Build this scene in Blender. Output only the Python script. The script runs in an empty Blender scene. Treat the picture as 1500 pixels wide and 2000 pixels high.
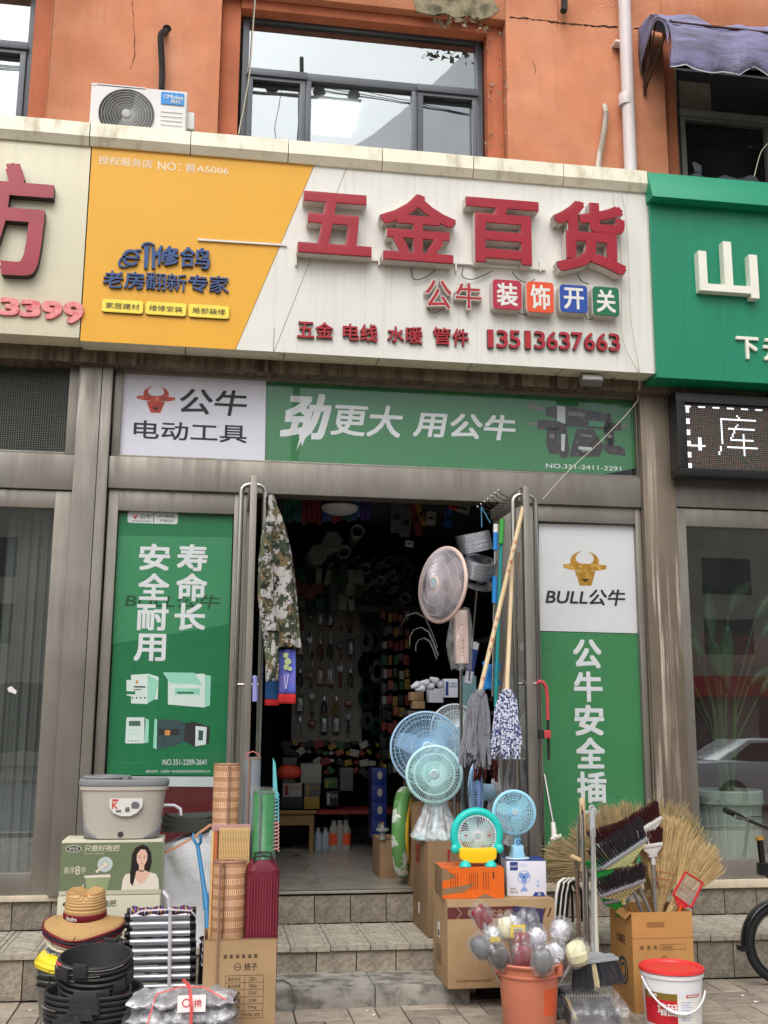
import bpy, bmesh, math, random
from mathutils import Vector, Matrix, noise
random.seed(7)
PI = math.pi
SC = bpy.context.scene
COL = SC.collection

# ------------------------------------------------------------------ camera, sky, sun, exposure
cam_d = bpy.data.cameras.new('camera'); cam = bpy.data.objects.new('camera', cam_d); COL.objects.link(cam)
FOC, TH, PS, RO = 2100., math.radians(10.9), math.radians(8.9), math.radians(.32)
CAMPOS = Vector((0, 0, 1.65))
RM = Matrix.Rotation(-PS, 3, 'Z') @ Matrix.Rotation(PI/2+TH, 3, 'X') @ Matrix.Rotation(RO, 3, 'Z')
cam.matrix_world = Matrix.Translation(CAMPOS) @ RM.to_4x4()
cam_d.sensor_fit = 'VERTICAL'; cam_d.sensor_height = 36; cam_d.lens = FOC/2000*36
cam_d.clip_start = .05; cam_d.clip_end = 500
SC.camera = cam
world = bpy.data.worlds.new('World'); SC.world = world; world.use_nodes = True
_n = world.node_tree.nodes; _l = world.node_tree.links
_sky = _n.new('ShaderNodeTexSky'); _sky.sky_type = 'NISHITA'; _sky.sun_disc = False
SUN_EL, SUN_AZ = math.radians(52), math.radians(200)
_sky.sun_elevation = SUN_EL; _sky.sun_rotation = SUN_AZ; _sky.air_density = 1.0; _sky.dust_density = 4.0; _sky.ozone_density = 1.0
_hs = _n.new('ShaderNodeHueSaturation'); _hs.inputs['Saturation'].default_value = .22
_l.new(_sky.outputs[0], _hs.inputs['Color']); _l.new(_hs.outputs[0], _n['Background'].inputs['Color'])
_n['Background'].inputs['Strength'].default_value = .15
sun_d = bpy.data.lights.new('sun', 'SUN'); sun = bpy.data.objects.new('sun', sun_d); COL.objects.link(sun)
sun_d.energy = 1.15; sun_d.angle = math.radians(60); sun_d.color = (1, .96, .9)
_az = SUN_AZ
sun.rotation_euler = (PI/2-SUN_EL, 0, PI-_az)   # points from the sun's side of the street down onto the shop front
SC.view_settings.view_transform = 'Standard'; SC.view_settings.look = 'None'
SC.view_settings.gamma = 1; SC.view_settings.use_curve_mapping = False
SC.view_settings.exposure = .22

# ------------------------------------------------------------------ helpers
def ray(x, y): return RM @ Vector(((x-750)/FOC, (1000-y)/FOC, -1))
def P(x, y, Y):
    d = ray(x, y); return CAMPOS + d*(Y/d.y)
def G(x, y, z=0.):
    d = ray(x, y); return CAMPOS + d*((z-CAMPOS.z)/d.z)
def lin(c):
    c /= 255.; return c/12.92 if c <= .04045 else ((c+.055)/1.055)**2.4
def C(r, g, b, k=1.): return (lin(r)*k, lin(g)*k, lin(b)*k, 1)

_mats = {}
def mat(name, col=(.5,.5,.5,1), rough=.5, metal=0., var=.1, vs=6., bump=0., bs=80., streak=0., scol=(.1,.08,.06,1), sx=22., sz=1.0,
        spec=.5, alpha=1., trans=0., coat=0., emis=0., col2=None, c2t=(.5,.6), c2s=8., stretch=(1,1,1), ior=1.45, streak_rough=None, sub=0., slo=.5, shi=.75):
    if name in _mats: return _mats[name]
    m = bpy.data.materials.new(name); _mats[name] = m; m.use_nodes = True
    nt = m.node_tree; N = nt.nodes; L = nt.links; b = N['Principled BSDF']
    b.inputs['Roughness'].default_value = rough; b.inputs['Metallic'].default_value = metal
    b.inputs['Specular IOR Level'].default_value = spec; b.inputs['Alpha'].default_value = alpha
    b.inputs['Transmission Weight'].default_value = trans; b.inputs['Coat Weight'].default_value = coat; b.inputs['IOR'].default_value = ior
    if sub: b.inputs['Subsurface Weight'].default_value = sub; b.inputs['Subsurface Radius'].default_value = (.02,.02,.02)
    tc = N.new('ShaderNodeTexCoord'); out = tc.outputs['Object']
    def noise(scale, detail=4, vec=out, rg=.55):
        n = N.new('ShaderNodeTexNoise'); n.inputs['Scale'].default_value = scale; n.inputs['Detail'].default_value = detail; n.inputs['Roughness'].default_value = rg
        L.new(vec, n.inputs['Vector']); return n.outputs['Fac']
    def mapr(v, a, b2, c, d):
        r = N.new('ShaderNodeMapRange'); r.inputs['From Min'].default_value = a; r.inputs['From Max'].default_value = b2
        r.inputs['To Min'].default_value = c; r.inputs['To Max'].default_value = d; L.new(v, r.inputs['Value']); return r.outputs['Result']
    def mix(f, a, b2):
        x = N.new('ShaderNodeMix'); x.data_type = 'RGBA'
        for s, v in ((0, f), (6, a), (7, b2)):
            if hasattr(v, 'default_value') or isinstance(v, bpy.types.NodeSocket): L.new(v, x.inputs[s])
            else: x.inputs[s].default_value = v
        return x.outputs[2]
    sv = out
    if stretch != (1,1,1):
        mp = N.new('ShaderNodeMapping'); mp.inputs['Scale'].default_value = stretch; L.new(out, mp.inputs['Vector']); sv = mp.outputs[0]
    c = col
    if col2 is not None: c = mix(mapr(noise(c2s, 5, sv), c2t[0], c2t[1], 0, 1), c, col2)
    if var:
        f = mapr(noise(vs, 5, sv), .25, .75, 1-var, 1+var)
        g = N.new('ShaderNodeMix'); g.data_type = 'RGBA'; g.blend_type = 'MULTIPLY'; g.inputs[0].default_value = 1
        if isinstance(c, bpy.types.NodeSocket): L.new(c, g.inputs[6])
        else: g.inputs[6].default_value = c
        L.new(f, g.inputs[7]); c = g.outputs[2]
    if streak:
        mp = N.new('ShaderNodeMapping'); mp.inputs['Scale'].default_value = (sx, sx, sz); L.new(out, mp.inputs['Vector'])
        f1 = mapr(noise(1, 6, mp.outputs[0], .62), slo, shi, 0, 1); f2 = mapr(noise(1.7, 2), .35, .62, .25, 1)
        mm = N.new('ShaderNodeMath'); mm.operation = 'MULTIPLY'; L.new(f1, mm.inputs[0]); L.new(f2, mm.inputs[1])
        m2 = N.new('ShaderNodeMath'); m2.operation = 'MULTIPLY'; L.new(mm.outputs[0], m2.inputs[0]); m2.inputs[1].default_value = streak
        c = mix(m2.outputs[0], c, scol)
        if metal: L.new(mapr(m2.outputs[0], 0, 1, metal, 0), b.inputs['Metallic'])
        L.new(mapr(m2.outputs[0], 0, 1, rough, streak_rough or min(1, rough+.3)), b.inputs['Roughness'])
    if isinstance(c, bpy.types.NodeSocket): L.new(c, b.inputs['Base Color'])
    else: b.inputs['Base Color'].default_value = c
    if emis: b.inputs['Emission Color'].default_value = col; b.inputs['Emission Strength'].default_value = emis
    if bump:
        bn = N.new('ShaderNodeBump'); bn.inputs['Strength'].default_value = bump; bn.inputs['Distance'].default_value = .01
        L.new(noise(bs, 5, sv), bn.inputs['Height']); L.new(bn.outputs[0], b.inputs['Normal'])
    return m

def glass(name, tint=(.9,.95,.93,1), refl=.0, dirt=.05, dcol=(.5,.5,.48,1), rough=.01):
    """pane of glass: see-through body, Fresnel reflection (plus an optional reflective coating), a film of dust"""
    m = bpy.data.materials.new(name); m.use_nodes = True; nt = m.node_tree; N = nt.nodes; L = nt.links
    N.remove(N['Principled BSDF']); o = N['Material Output']
    t = N.new('ShaderNodeBsdfTransparent'); t.inputs[0].default_value = tint
    g = N.new('ShaderNodeBsdfGlossy'); g.inputs['Roughness'].default_value = rough; g.inputs[0].default_value = (.85,.93,.97,1)
    d = N.new('ShaderNodeBsdfDiffuse'); d.inputs[0].default_value = dcol
    tc = N.new('ShaderNodeTexCoord'); nz = N.new('ShaderNodeTexNoise'); nz.inputs['Scale'].default_value = 3; nz.inputs['Detail'].default_value = 6; L.new(tc.outputs['Object'], nz.inputs['Vector'])
    mr = N.new('ShaderNodeMapRange'); mr.inputs['From Min'].default_value = .3; mr.inputs['From Max'].default_value = .75; mr.inputs['To Min'].default_value = dirt*.4; mr.inputs['To Max'].default_value = dirt*1.8; L.new(nz.outputs['Fac'], mr.inputs['Value'])
    fr = N.new('ShaderNodeFresnel'); ge = N.new('ShaderNodeNewGeometry'); io = N.new('ShaderNodeMapRange'); io.inputs['To Min'].default_value = 1.5; io.inputs['To Max'].default_value = 1/1.5   # a thin pane reflects alike from both sides
    L.new(ge.outputs['Backfacing'], io.inputs['Value']); L.new(io.outputs['Result'], fr.inputs[0])
    ad = N.new('ShaderNodeMath'); ad.operation = 'ADD'; ad.use_clamp = True; ad.inputs[1].default_value = refl; L.new(fr.outputs[0], ad.inputs[0])
    bn = N.new('ShaderNodeBump'); bn.inputs['Strength'].default_value = .02; bn.inputs['Distance'].default_value = .02; n2 = N.new('ShaderNodeTexNoise'); n2.inputs['Scale'].default_value = 2.0
    L.new(tc.outputs['Object'], n2.inputs['Vector']); L.new(n2.outputs['Fac'], bn.inputs['Height']); L.new(bn.outputs[0], g.inputs['Normal'])
    m1 = N.new('ShaderNodeMixShader'); L.new(mr.outputs[0], m1.inputs[0]); L.new(t.outputs[0], m1.inputs[1]); L.new(d.outputs[0], m1.inputs[2])
    m2 = N.new('ShaderNodeMixShader'); L.new(ad.outputs[0], m2.inputs[0]); L.new(m1.outputs[0], m2.inputs[1]); L.new(g.outputs[0], m2.inputs[2])
    L.new(m2.outputs[0], o.inputs['Surface']); return m

def film(name, a=.25, col=(.9,.92,.94,1), rough=.12, bump=.5, bs=18.):
    """thin clear plastic bag: mostly see-through, wrinkled gloss, faint milky body"""
    m = bpy.data.materials.new(name); m.use_nodes = True; nt = m.node_tree; N = nt.nodes; L = nt.links
    N.remove(N['Principled BSDF']); o = N['Material Output']
    t = N.new('ShaderNodeBsdfTransparent'); g = N.new('ShaderNodeBsdfGlossy'); g.inputs['Roughness'].default_value = rough
    d = N.new('ShaderNodeBsdfTranslucent'); d.inputs[0].default_value = col; dd = N.new('ShaderNodeBsdfDiffuse'); dd.inputs[0].default_value = col
    tc = N.new('ShaderNodeTexCoord'); nz = N.new('ShaderNodeTexNoise'); nz.inputs['Scale'].default_value = bs; nz.inputs['Detail'].default_value = 5; L.new(tc.outputs['Object'], nz.inputs['Vector'])
    bn = N.new('ShaderNodeBump'); bn.inputs['Strength'].default_value = bump; bn.inputs['Distance'].default_value = .03; L.new(nz.outputs['Fac'], bn.inputs['Height']); L.new(bn.outputs[0], g.inputs['Normal'])
    mr = N.new('ShaderNodeMapRange'); mr.inputs['From Min'].default_value = .35; mr.inputs['From Max'].default_value = .65; mr.inputs['To Min'].default_value = a*.4; mr.inputs['To Max'].default_value = a*1.6; L.new(nz.outputs['Fac'], mr.inputs['Value'])
    m0 = N.new('ShaderNodeMixShader'); L.new(d.outputs[0], m0.inputs[1]); L.new(dd.outputs[0], m0.inputs[2])
    m1 = N.new('ShaderNodeMixShader'); L.new(mr.outputs[0], m1.inputs[0]); L.new(t.outputs[0], m1.inputs[1]); L.new(m0.outputs[0], m1.inputs[2])
    m2 = N.new('ShaderNodeMixShader'); m2.inputs[0].default_value = .09; L.new(m1.outputs[0], m2.inputs[1]); L.new(g.outputs[0], m2.inputs[2])
    L.new(m2.outputs[0], o.inputs['Surface']); return m

class MB:
    """collects shapes, then becomes ONE mesh"""
    def __init__(s): s.v = []; s.f = []; s.m = []; s.cuts = []
    def cut(s): s.cuts.append(len(s.f))
    def pieces(s):
        c = sorted(set([0]+s.cuts+[len(s.f)])); out = []
        for a, b in zip(c, c[1:]):
            if b <= a: continue
            m = MB(); idx = {}
            for f, k in zip(s.f[a:b], s.m[a:b]):
                m.f.append(tuple(idx.setdefault(i, len(idx)) for i in f)); m.m.append(k)
            m.v = [s.v[i] for i in idx]; out.append(m)
        return out
    def add(s, vs, fs, mi=0, M=None):
        b = len(s.v); s.v += [tuple(M @ Vector(p)) if M else tuple(p) for p in vs]
        s.f += [tuple(i+b for i in f) for f in fs]; s.m += [mi]*len(fs); return s
    def box(s, x0, x1, y0, y1, z0, z1, mi=0, M=None, taper=0):
        t = taper
        vs = [(x0,y0,z0),(x1,y0,z0),(x1,y1,z0),(x0,y1,z0),(x0-t,y0-t,z1),(x1+t,y0-t,z1),(x1+t,y1+t,z1),(x0-t,y1+t,z1)]
        return s.add(vs, [(0,3,2,1),(4,5,6,7),(0,1,5,4),(1,2,6,5),(2,3,7,6),(3,0,4,7)], mi, M)
    def tube(s, pts, r, n=8, closed=False, cap=True, mi=0, M=None, sx=1., flat=None):
        pts = [Vector(p) for p in pts]; k = len(pts); vs = []; fs = []
        rs = r if isinstance(r, (list, tuple)) else [r]*k
        ref = None
        for i, p in enumerate(pts):
            a = pts[(i-1) % k] if (closed or i > 0) else p; b = pts[(i+1) % k] if (closed or i < k-1) else p
            t = (b-a); t = t.normalized() if t.length > 1e-9 else Vector((0,0,1))
            if ref is None:
                ref = Vector((0,0,1)) if abs(t.z) < .9 else Vector((1,0,0))
                if flat: ref = Vector(flat)
            u = t.cross(ref); u = u.normalized() if u.length > 1e-6 else t.orthogonal().normalized()
            w = u.cross(t).normalized(); ref = w
            for j in range(n):
                q = 2*PI*(j+.5)/n; vs.append(p + u*(math.cos(q)*rs[i]*sx) + w*(math.sin(q)*rs[i]))
        m = k if closed else k-1
        for i in range(m):
            for j in range(n):
                a = i*n+j; b = i*n+(j+1) % n; c = ((i+1) % k)*n+(j+1) % n; d = ((i+1) % k)*n+j
                fs.append((a,b,c,d))
        if cap and not closed: fs += [tuple(range(n))[::-1], tuple(range((k-1)*n, k*n))]
        return s.add(vs, fs, mi, M)
    def cyl(s, p, q, r, r2=None, n=12, mi=0, M=None, cap=True): return s.tube([p, q], [r, r if r2 is None else r2], n, mi=mi, M=M, cap=cap)
    def lathe(s, prof, n=24, c=(0,0,0), mi=0, M=None, sy=1., sx=1., wob=None, a0=0, a1=2*PI):
        vs = []; fs = []; k = len(prof); full = abs(a1-a0-2*PI) < 1e-6; nn = n if full else n+1
        for i, (r, z) in enumerate(prof):
            for j in range(nn):
                q = a0+(a1-a0)*j/n; w = wob(q, i, r, z) if wob else (0, 0)
                vs.append((c[0]+(r+w[0])*math.cos(q)*sx, c[1]+(r+w[0])*math.sin(q)*sy, c[2]+z+w[1]))
        for i in range(k-1):
            for j in range(n):
                j2 = (j+1) % nn; fs.append((i*nn+j, i*nn+j2, (i+1)*nn+j2, (i+1)*nn+j))
        return s.add(vs, fs, mi, M)
    def disc(s, c, r, n=24, mi=0, M=None, nrm='z'):
        vs = [(c[0]+r*math.cos(2*PI*j/n), c[1]+r*math.sin(2*PI*j/n), c[2]) for j in range(n)]
        if nrm == 'y': vs = [(c[0]+r*math.cos(2*PI*j/n), c[1], c[2]+r*math.sin(2*PI*j/n)) for j in range(n)]
        return s.add(vs, [tuple(range(n))], mi, M)
    def prism(s, pts, y0, y1, mi=0, M=None, side=None):
        """outline in the x-z plane (counter-clockwise seen from -y), from y0 (front) to y1"""
        n = len(pts); vs = [(x, y0, z) for x, z in pts]+[(x, y1, z) for x, z in pts]
        s.add(vs, [tuple(range(n))], mi, M); s.f.append(tuple(i+len(s.v)-2*n for i in range(2*n-1, n-1, -1))); s.m.append(mi)
        b = len(s.v)-2*n
        for i in range(n): s.f.append((b+i, b+n+i, b+n+(i+1) % n, b+(i+1) % n)); s.m.append(mi if side is None else side)
        return s
    def grid(s, nx, ny, fn, mi=0, M=None):
        vs = [fn(i/nx, j/ny) for j in range(ny+1) for i in range(nx+1)]; w = nx+1
        return s.add(vs, [(j*w+i, j*w+i+1, (j+1)*w+i+1, (j+1)*w+i) for j in range(ny) for i in range(nx)], mi, M)
    def ring(s, c, R, r, n=48, k=6, mi=0, M=None, axis='y'):
        pts = []
        for j in range(n):
            q = 2*PI*j/n
            pts.append((c[0]+R*math.cos(q), c[1], c[2]+R*math.sin(q)) if axis == 'y' else (c[0]+R*math.cos(q), c[1]+R*math.sin(q), c[2]))
        return s.tube(pts, r, k, closed=True, mi=mi, M=M, flat=(0,1,0) if axis == 'y' else (0,0,1))

WM = {}      # world matrix of every thing, so that parts can be given in world coordinates
def tag(o, label=None, cat=None, group=None, kind=None):
    if label: o['label'] = label
    if cat: o['category'] = cat
    if group: o['group'] = group
    if kind: o['kind'] = kind
    return o
def thing(name, label, cat, loc=(0,0,0), rz=0., group=None, M=None):
    o = bpy.data.objects.new(name, None); COL.objects.link(o); o.empty_display_size = .1
    m = M if M is not None else Matrix.Translation(Vector(loc)) @ Matrix.Rotation(rz, 4, 'Z')
    o.matrix_world = m; WM[o.name] = m.copy(); return tag(o, label, cat, group)
def build(name, mb, mats, parent=None, world=False, smooth=35, bevel=0, label=None, cat=None, group=None, kind=None, loc=None, solid=0):
    me = bpy.data.meshes.new(name)
    vs = mb.v
    if parent is not None:
        pm = WM[parent.name]
        if world: inv = pm.inverted(); vs = [tuple(inv @ Vector(v)) for v in vs]
    elif loc is not None:
        L0 = Vector(loc)
        if world: vs = [tuple(Vector(v)-L0) for v in vs]
    me.from_pydata(vs, [], mb.f)
    if not isinstance(mats, (list, tuple)): mats = [mats]
    for m in mats: me.materials.append(m)
    for p, i in zip(me.polygons, mb.m): p.material_index = min(i, len(mats)-1)
    if bevel:
        bm = bmesh.new(); bm.from_mesh(me); bmesh.ops.remove_doubles(bm, verts=bm.verts, dist=1e-5)
        es = [e for e in bm.edges if len(e.link_faces) == 2 and e.calc_face_angle(0) > .6]
        bmesh.ops.bevel(bm, geom=es, offset=bevel, segments=2, profile=.6, affect='EDGES', clamp_overlap=True)
        bm.to_mesh(me); bm.free()
    if smooth:
        me.polygons.foreach_set('use_smooth', [True]*len(me.polygons)); me.set_sharp_from_angle(angle=math.radians(smooth))
    o = bpy.data.objects.new(name, me); COL.objects.link(o)
    if solid:
        sm = o.modifiers.new('thickness', 'SOLIDIFY'); sm.thickness = solid; sm.offset = 0
    if parent is not None:
        o.parent = parent; WM[o.name] = pm
    else:
        if loc is not None: o.location = loc
        WM[o.name] = Matrix.Translation(Vector(loc or (0,0,0)))
    return tag(o, label, cat, group, kind)
def dup_tree(o, parent=None):
    c = o.copy(); COL.objects.link(c); c.parent = parent; WM[c.name] = WM[o.name]
    for ch in list(o.children): dup_tree(ch, c)
    return c

# ---- surfaces to print or mount on
_gl = {}
def glyphs(s, bold=0., ext=False, bev=0., res=3):
    k = (s, bold, ext, bev)
    if k in _gl: return _gl[k]
    c = bpy.data.curves.new('lettering', 'FONT'); c.body = s; c.offset = bold; c.resolution_u = res
    if ext: c.extrude = .1
    if bev: c.bevel_depth = bev; c.bevel_resolution = 0
    o = bpy.data.objects.new('lettering', c); m = bpy.data.meshes.new_from_object(o)
    vs = [v.co.copy() for v in m.vertices]; fs = [tuple(p.vertices) for p in m.polygons]; ns = [p.normal.z for p in m.polygons]
    x0, x1 = min(v.x for v in vs), max(v.x for v in vs); y0, y1 = min(v.y for v in vs), max(v.y for v in vs); z0, z1 = min(v.z for v in vs), max(v.z for v in vs)
    vs = [((v.x-x0)/(x1-x0), (v.y-y0)/max(1e-6, y1-y0), (v.z-z0)/max(1e-6, z1-z0) if ext else 0) for v in vs]
    bpy.data.objects.remove(o); bpy.data.curves.remove(c); bpy.data.meshes.remove(m)
    _gl[k] = (vs, fs, ns, (x1-x0)/max(1e-6, y1-y0)); return _gl[k]
class Surf:
    """flat frame: origin, right, up; h is the distance out of the face"""
    def __init__(s, O, U, V): s.O = Vector(O); s.U = Vector(U).normalized(); s.V = Vector(V).normalized(); s.N = s.U.cross(s.V)
    def pt(s, u, v, h=0.): return s.O + s.U*u + s.V*v + s.N*h
    def poly(s, mb, pts, h=.0015, mi=0): mb.add([s.pt(u, v, h) for u, v in pts], [tuple(range(len(pts)))], mi)
    def rect(s, mb, u0, v0, u1, v1, h=.0015, mi=0): s.poly(mb, [(u0,v0),(u1,v0),(u1,v1),(u0,v1)], h, mi)
    def slab(s, mb, pts, h0, h1, mi=0, side=None):
        n = len(pts); b = len(mb.v); mb.v += [tuple(s.pt(u,v,h1)) for u, v in pts]+[tuple(s.pt(u,v,h0)) for u, v in pts]
        mb.f.append(tuple(b+i for i in range(n))); mb.m.append(mi)
        for i in range(n): j = (i+1) % n; mb.f.append((b+i, b+n+i, b+n+j, b+j)); mb.m.append(mi if side is None else side)
    def line(s, mb, a, b, w, h=.0015, mi=0):
        a = Vector(a); b = Vector(b); d = (b-a).normalized()*w/2; n = Vector((-d.y, d.x)); s.poly(mb, [a-n, b-n, b+n, a+n], h, mi)
    def circ(s, mb, u, v, r, h=.0015, mi=0, n=24, ry=None, a0=0, a1=2*PI):
        s.poly(mb, [(u+r*math.cos(a0+(a1-a0)*j/n), v+(ry or r)*math.sin(a0+(a1-a0)*j/n)) for j in range(n)], h, mi)
    def hoop(s, mb, u, v, r0, r1, h=.0015, mi=0, n=32, a0=0, a1=2*PI):
        for j in range(n):
            p, q = a0+(a1-a0)*j/n, a0+(a1-a0)*(j+1)/n
            s.poly(mb, [(u+r*math.cos(t), v+r*math.sin(t)) for r, t in ((r0,p),(r1,p),(r1,q),(r0,q))], h, mi)
    def text(s, mb, t, u0, v0, u1, v1, h=.0015, bold=0., mi=0, d=None, side=None, bev=0., shear=0., keep=False):
        """lettering that fills the box; flat print, or solid of depth d"""
        b0 = 0; ex = bold
        vs, fs, ns, asp = glyphs(t, b0, d is not None, bev)
        if keep: w = asp*(v1-v0); u1 = u0+w
        # heavier strokes: the same outline set again slightly to each side
        em = min(v1-v0, .9*(u1-u0)/max(1, len(t.strip())*.8))*.86; dx = ex*em; sh = [(0, 0)]
        if ex: sh = [(sx*q, sy*q) for q in ((dx, dx/2) if ex > .03 else (dx,)) for sx in (-1, 1) for sy in (-1, 1)]+[(0, 0)]
        for k, (ox, oy) in enumerate(sh):
            ox *= 1-.045*k; oy *= 1-.037*k
            b = len(mb.v); hh = h+k*.00012
            for x, y, z in vs: mb.v.append(tuple(s.pt(u0+dx+(u1-u0-2*dx)*x+shear*(y-.5)*(v1-v0)+ox, v0+dx+(v1-v0-2*dx)*y+oy, hh+(d or 0)*z)))
            for f, n in zip(fs, ns): mb.f.append(tuple(b+i for i in f)); mb.m.append(mi if (side is None or n > .3) else side)
def face(Y):                                        # street-facing vertical plane
    s = Surf((0, Y, 0), (1,0,0), (0,0,1)); s.Y = Y; return s
def uv(x, y, Y): p = P(x, y, Y); return (p.x, p.z)
def rct(x0, y0, x1, y1, Y):                         # u0, v0, u1, v1 of a box read off corner to corner
    a = P(x0, y0, Y); b = P(x1, y1, Y); return (a.x, b.z, b.x, a.z)
def rounded(u0, v0, u1, v1, r, n=5):
    o = []
    for cx, cy, a in ((u1-r, v0+r, -PI/2), (u1-r, v1-r, 0), (u0+r, v1-r, PI/2), (u0+r, v0+r, PI)):
        for k in range(n+1): q = a+PI/2*k/n; o.append((cx+r*math.cos(q), cy+r*math.sin(q)))
    return o
# ------------------------------------------------------------------ materials of the place
STEEL = mat('brushed_steel', C(142,137,129), .42, .6, .2, 2.2, streak=.6, scol=C(104,94,82), sx=17, sz=1.1, bump=.05, bs=200, slo=.42, shi=.7)
STEELR = mat('streaked_steel', C(126,114,100), .5, .5, .2, 3, streak=1., scol=C(196,188,172), sx=30, sz=.7, bump=.06, bs=150, slo=.52, shi=.66)
STEELD = mat('rusty_steel', C(120,106,90), .6, .35, .3, 6, streak=1., scol=C(60,40,26), sx=20, sz=1.6, bump=.15, bs=60, slo=.42, shi=.62)
CHROME = mat('chrome_tube', C(190,186,180), .2, 1, .05, 4)
ORANGE = mat('orange_render', C(188,120,86), .88, 0, .11, 3.5, bump=.8, bs=55, streak=.4, scol=C(160,96,68), sx=9, sz=.7, col2=C(198,136,103), c2t=(.42,.7), c2s=2.3)
ORANGED = mat('orange_reveal_shaded', C(182,106,74), .85, 0, .16, 4, bump=.4, bs=20, streak=.5, scol=C(150,74,48), sx=14, sz=1.)  # darker copy of the wall orange; shade of the recesses put into the colour
CONC = mat('bare_concrete', C(150,138,112), .9, 0, .35, 14, bump=.6, bs=30, col2=C(96,92,70), c2t=(.45,.6))
WFRAME = mat('grey_window_frame', C(84,88,94), .4, .2, .08, 8)
WFRAME2 = mat('old_grey_frame', C(120,116,110), .6, .1, .15, 8, streak=.5, scol=C(80,74,66))
GL_UP = glass('coated_window_glass', (.45,.5,.5,1), .24, .06, (.6,.62,.6,1))
GL_NB = glass('neighbour_glass', (.85,.9,.88,1), .27, .03, (.5,.5,.48,1))
GL_TR = glass('shopfront_glass', (1,1,1,1), .0, .012, (.55,.55,.52,1))
GL_DK = glass('dark_window_glass', (.5,.52,.52,1), .03, .03, (.4,.4,.38,1))
STONE = mat('rough_granite', C(136,126,110), .9, 0, .3, 9, bump=.9, bs=45, col2=C(104,97,86), c2t=(.46,.62), c2s=28, streak=.35, scol=C(70,62,52), sx=4, sz=1.5)
STONE2 = mat('worn_granite_tread', C(174,166,152), .85, 0, .22, 6, bump=.5, bs=60, col2=C(144,136,122), c2t=(.48,.62), c2s=20)
STONE3 = mat('grey_granite_slab', C(158,154,146), .8, 0, .25, 5, bump=.3, bs=50, col2=C(112,108,100), c2t=(.45,.6), c2s=9)
PAVE = mat('concrete_paver', C(132,122,110), .9, 0, .28, 4, bump=.5, bs=90, col2=C(108,100,92), c2t=(.45,.65), c2s=12)
JOINT = mat('dirty_joint_sand', C(70,62,52), .95, 0, .3, 20, bump=.6, bs=120)
MARBLE = mat('cream_stone_ledge', C(205,192,170), .6, 0, .14, 8, bump=.15, bs=40, streak=.4, scol=C(130,115,95))
ASPH = mat('asphalt', (.09,.09,.086,1), .9, 0, .2, 30, bump=.6, bs=160)
FLOORM = mat('grey_floor_tile_gloss', C(152,148,140), .22, 0, .12, 3, bump=.02, bs=8, col2=C(128,124,117), c2t=(.45,.7), c2s=4)
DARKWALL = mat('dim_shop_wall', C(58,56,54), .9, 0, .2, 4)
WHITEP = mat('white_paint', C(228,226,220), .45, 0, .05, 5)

# ------------------------------------------------------------------ ground, road
mb = MB(); mb.box(-14, 14, -1.2, 7.9, -.3, -.016); build('pavement', mb, JOINT, kind='structure')
paving = bpy.data.objects['pavement']
mb = MB(); mb.add([(-160,-160,-.16),(160,-160,-.16),(160,160,-.16),(-160,160,-.16)], [(0,1,2,3)]); build('ground', mb, mat('bare_ground', C(118,108,96), .95, 0, .2, .8), kind='structure')
mb = MB(); mb.add([(-60,-16,-.155),(60,-16,-.155),(60,-1.4,-.155),(-60,-1.4,-.155)], [(0,1,2,3)]); build('road', mb, ASPH, kind='structure')
mb = MB(); mb.box(-30, 30, -1.4, -1.21, -.2, .0); mb.box(-30, 30, -16.2, -16.0, -.2, 0); build('kerb', mb, STONE3, kind='structure', bevel=.015)
# pavers: pairs laid in basket weave
def slabmesh(name, sx, sy, th, m, bev=.004, rough=0.):
    mb = MB(); mb.box(-sx/2, sx/2, -sy/2, sy/2, -th, 0)
    me = bpy.data.meshes.new(name); me.from_pydata(mb.v, [], mb.f)
    bm = bmesh.new(); bm.from_mesh(me); bmesh.ops.bevel(bm, geom=[e for e in bm.edges if all(v.co.z > -th/2 for v in e.verts)], offset=bev, segments=1, affect='EDGES'); bm.to_mesh(me); bm.free()
    me.materials.append(m); return me
bw = .315; PM = [mat('concrete_paver_%s' % n, C(r, r*.93, r*.845), .9, 0, .25, 5, bump=.5, bs=90, col2=C(r*.84, r*.77, r*.7), c2t=(.45,.65), c2s=11) for n, r in (('pale', 176), ('mid', 164), ('dark', 150))]
pm = [slabmesh('paver', bw-.008, bw/2-.008, .012, m) for m in PM]; k = 0
for i in range(-6, 16):
    for j in range(6):
        cx, cy = i*bw+.05, 7.02-bw/2-j*bw
        for h in (-1, 1):
            if k >= 290: break
            o = bpy.data.objects.new('paver', random.choice(pm)); COL.objects.link(o); o.parent = paving; k += 1
            if (i+j) % 2: o.location = (cx, cy+h*bw/4, random.uniform(-.003, .001))
            else: o.location = (cx+h*bw/4, cy, random.uniform(-.003, .001)); o.rotation_euler.z = PI/2
            o.rotation_euler.x = random.uniform(-.008, .008); o.rotation_euler.y = random.uniform(-.006, .006)
mb = MB()
for i in range(-46, 46):
    for j in range(24):
        cx, cy = i*bw+.05, 7.02-bw/2-j*bw
        if -6 <= i < 16 and j < 6: continue
        for h in (-1, 1):
            a, b = (bw/2-.004, bw/4-.004) if (i+j) % 2 else (bw/4-.004, bw/2-.004)
            x, y = (cx, cy+h*bw/4) if (i+j) % 2 else (cx+h*bw/4, cy)
            mb.add([(x-a,y-b,-.001),(x+a,y-b,-.001),(x+a,y+b,-.001),(x-a,y+b,-.001),(x-a,y-b,-.012),(x+a,y-b,-.012),(x+a,y+b,-.012),(x-a,y+b,-.012)], [(0,1,2,3),(4,5,1,0),(5,6,2,1),(6,7,3,2),(7,4,0,3)])
build('far_pavers', mb, PM[1], parent=paving, kind='stuff', smooth=0)

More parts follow.
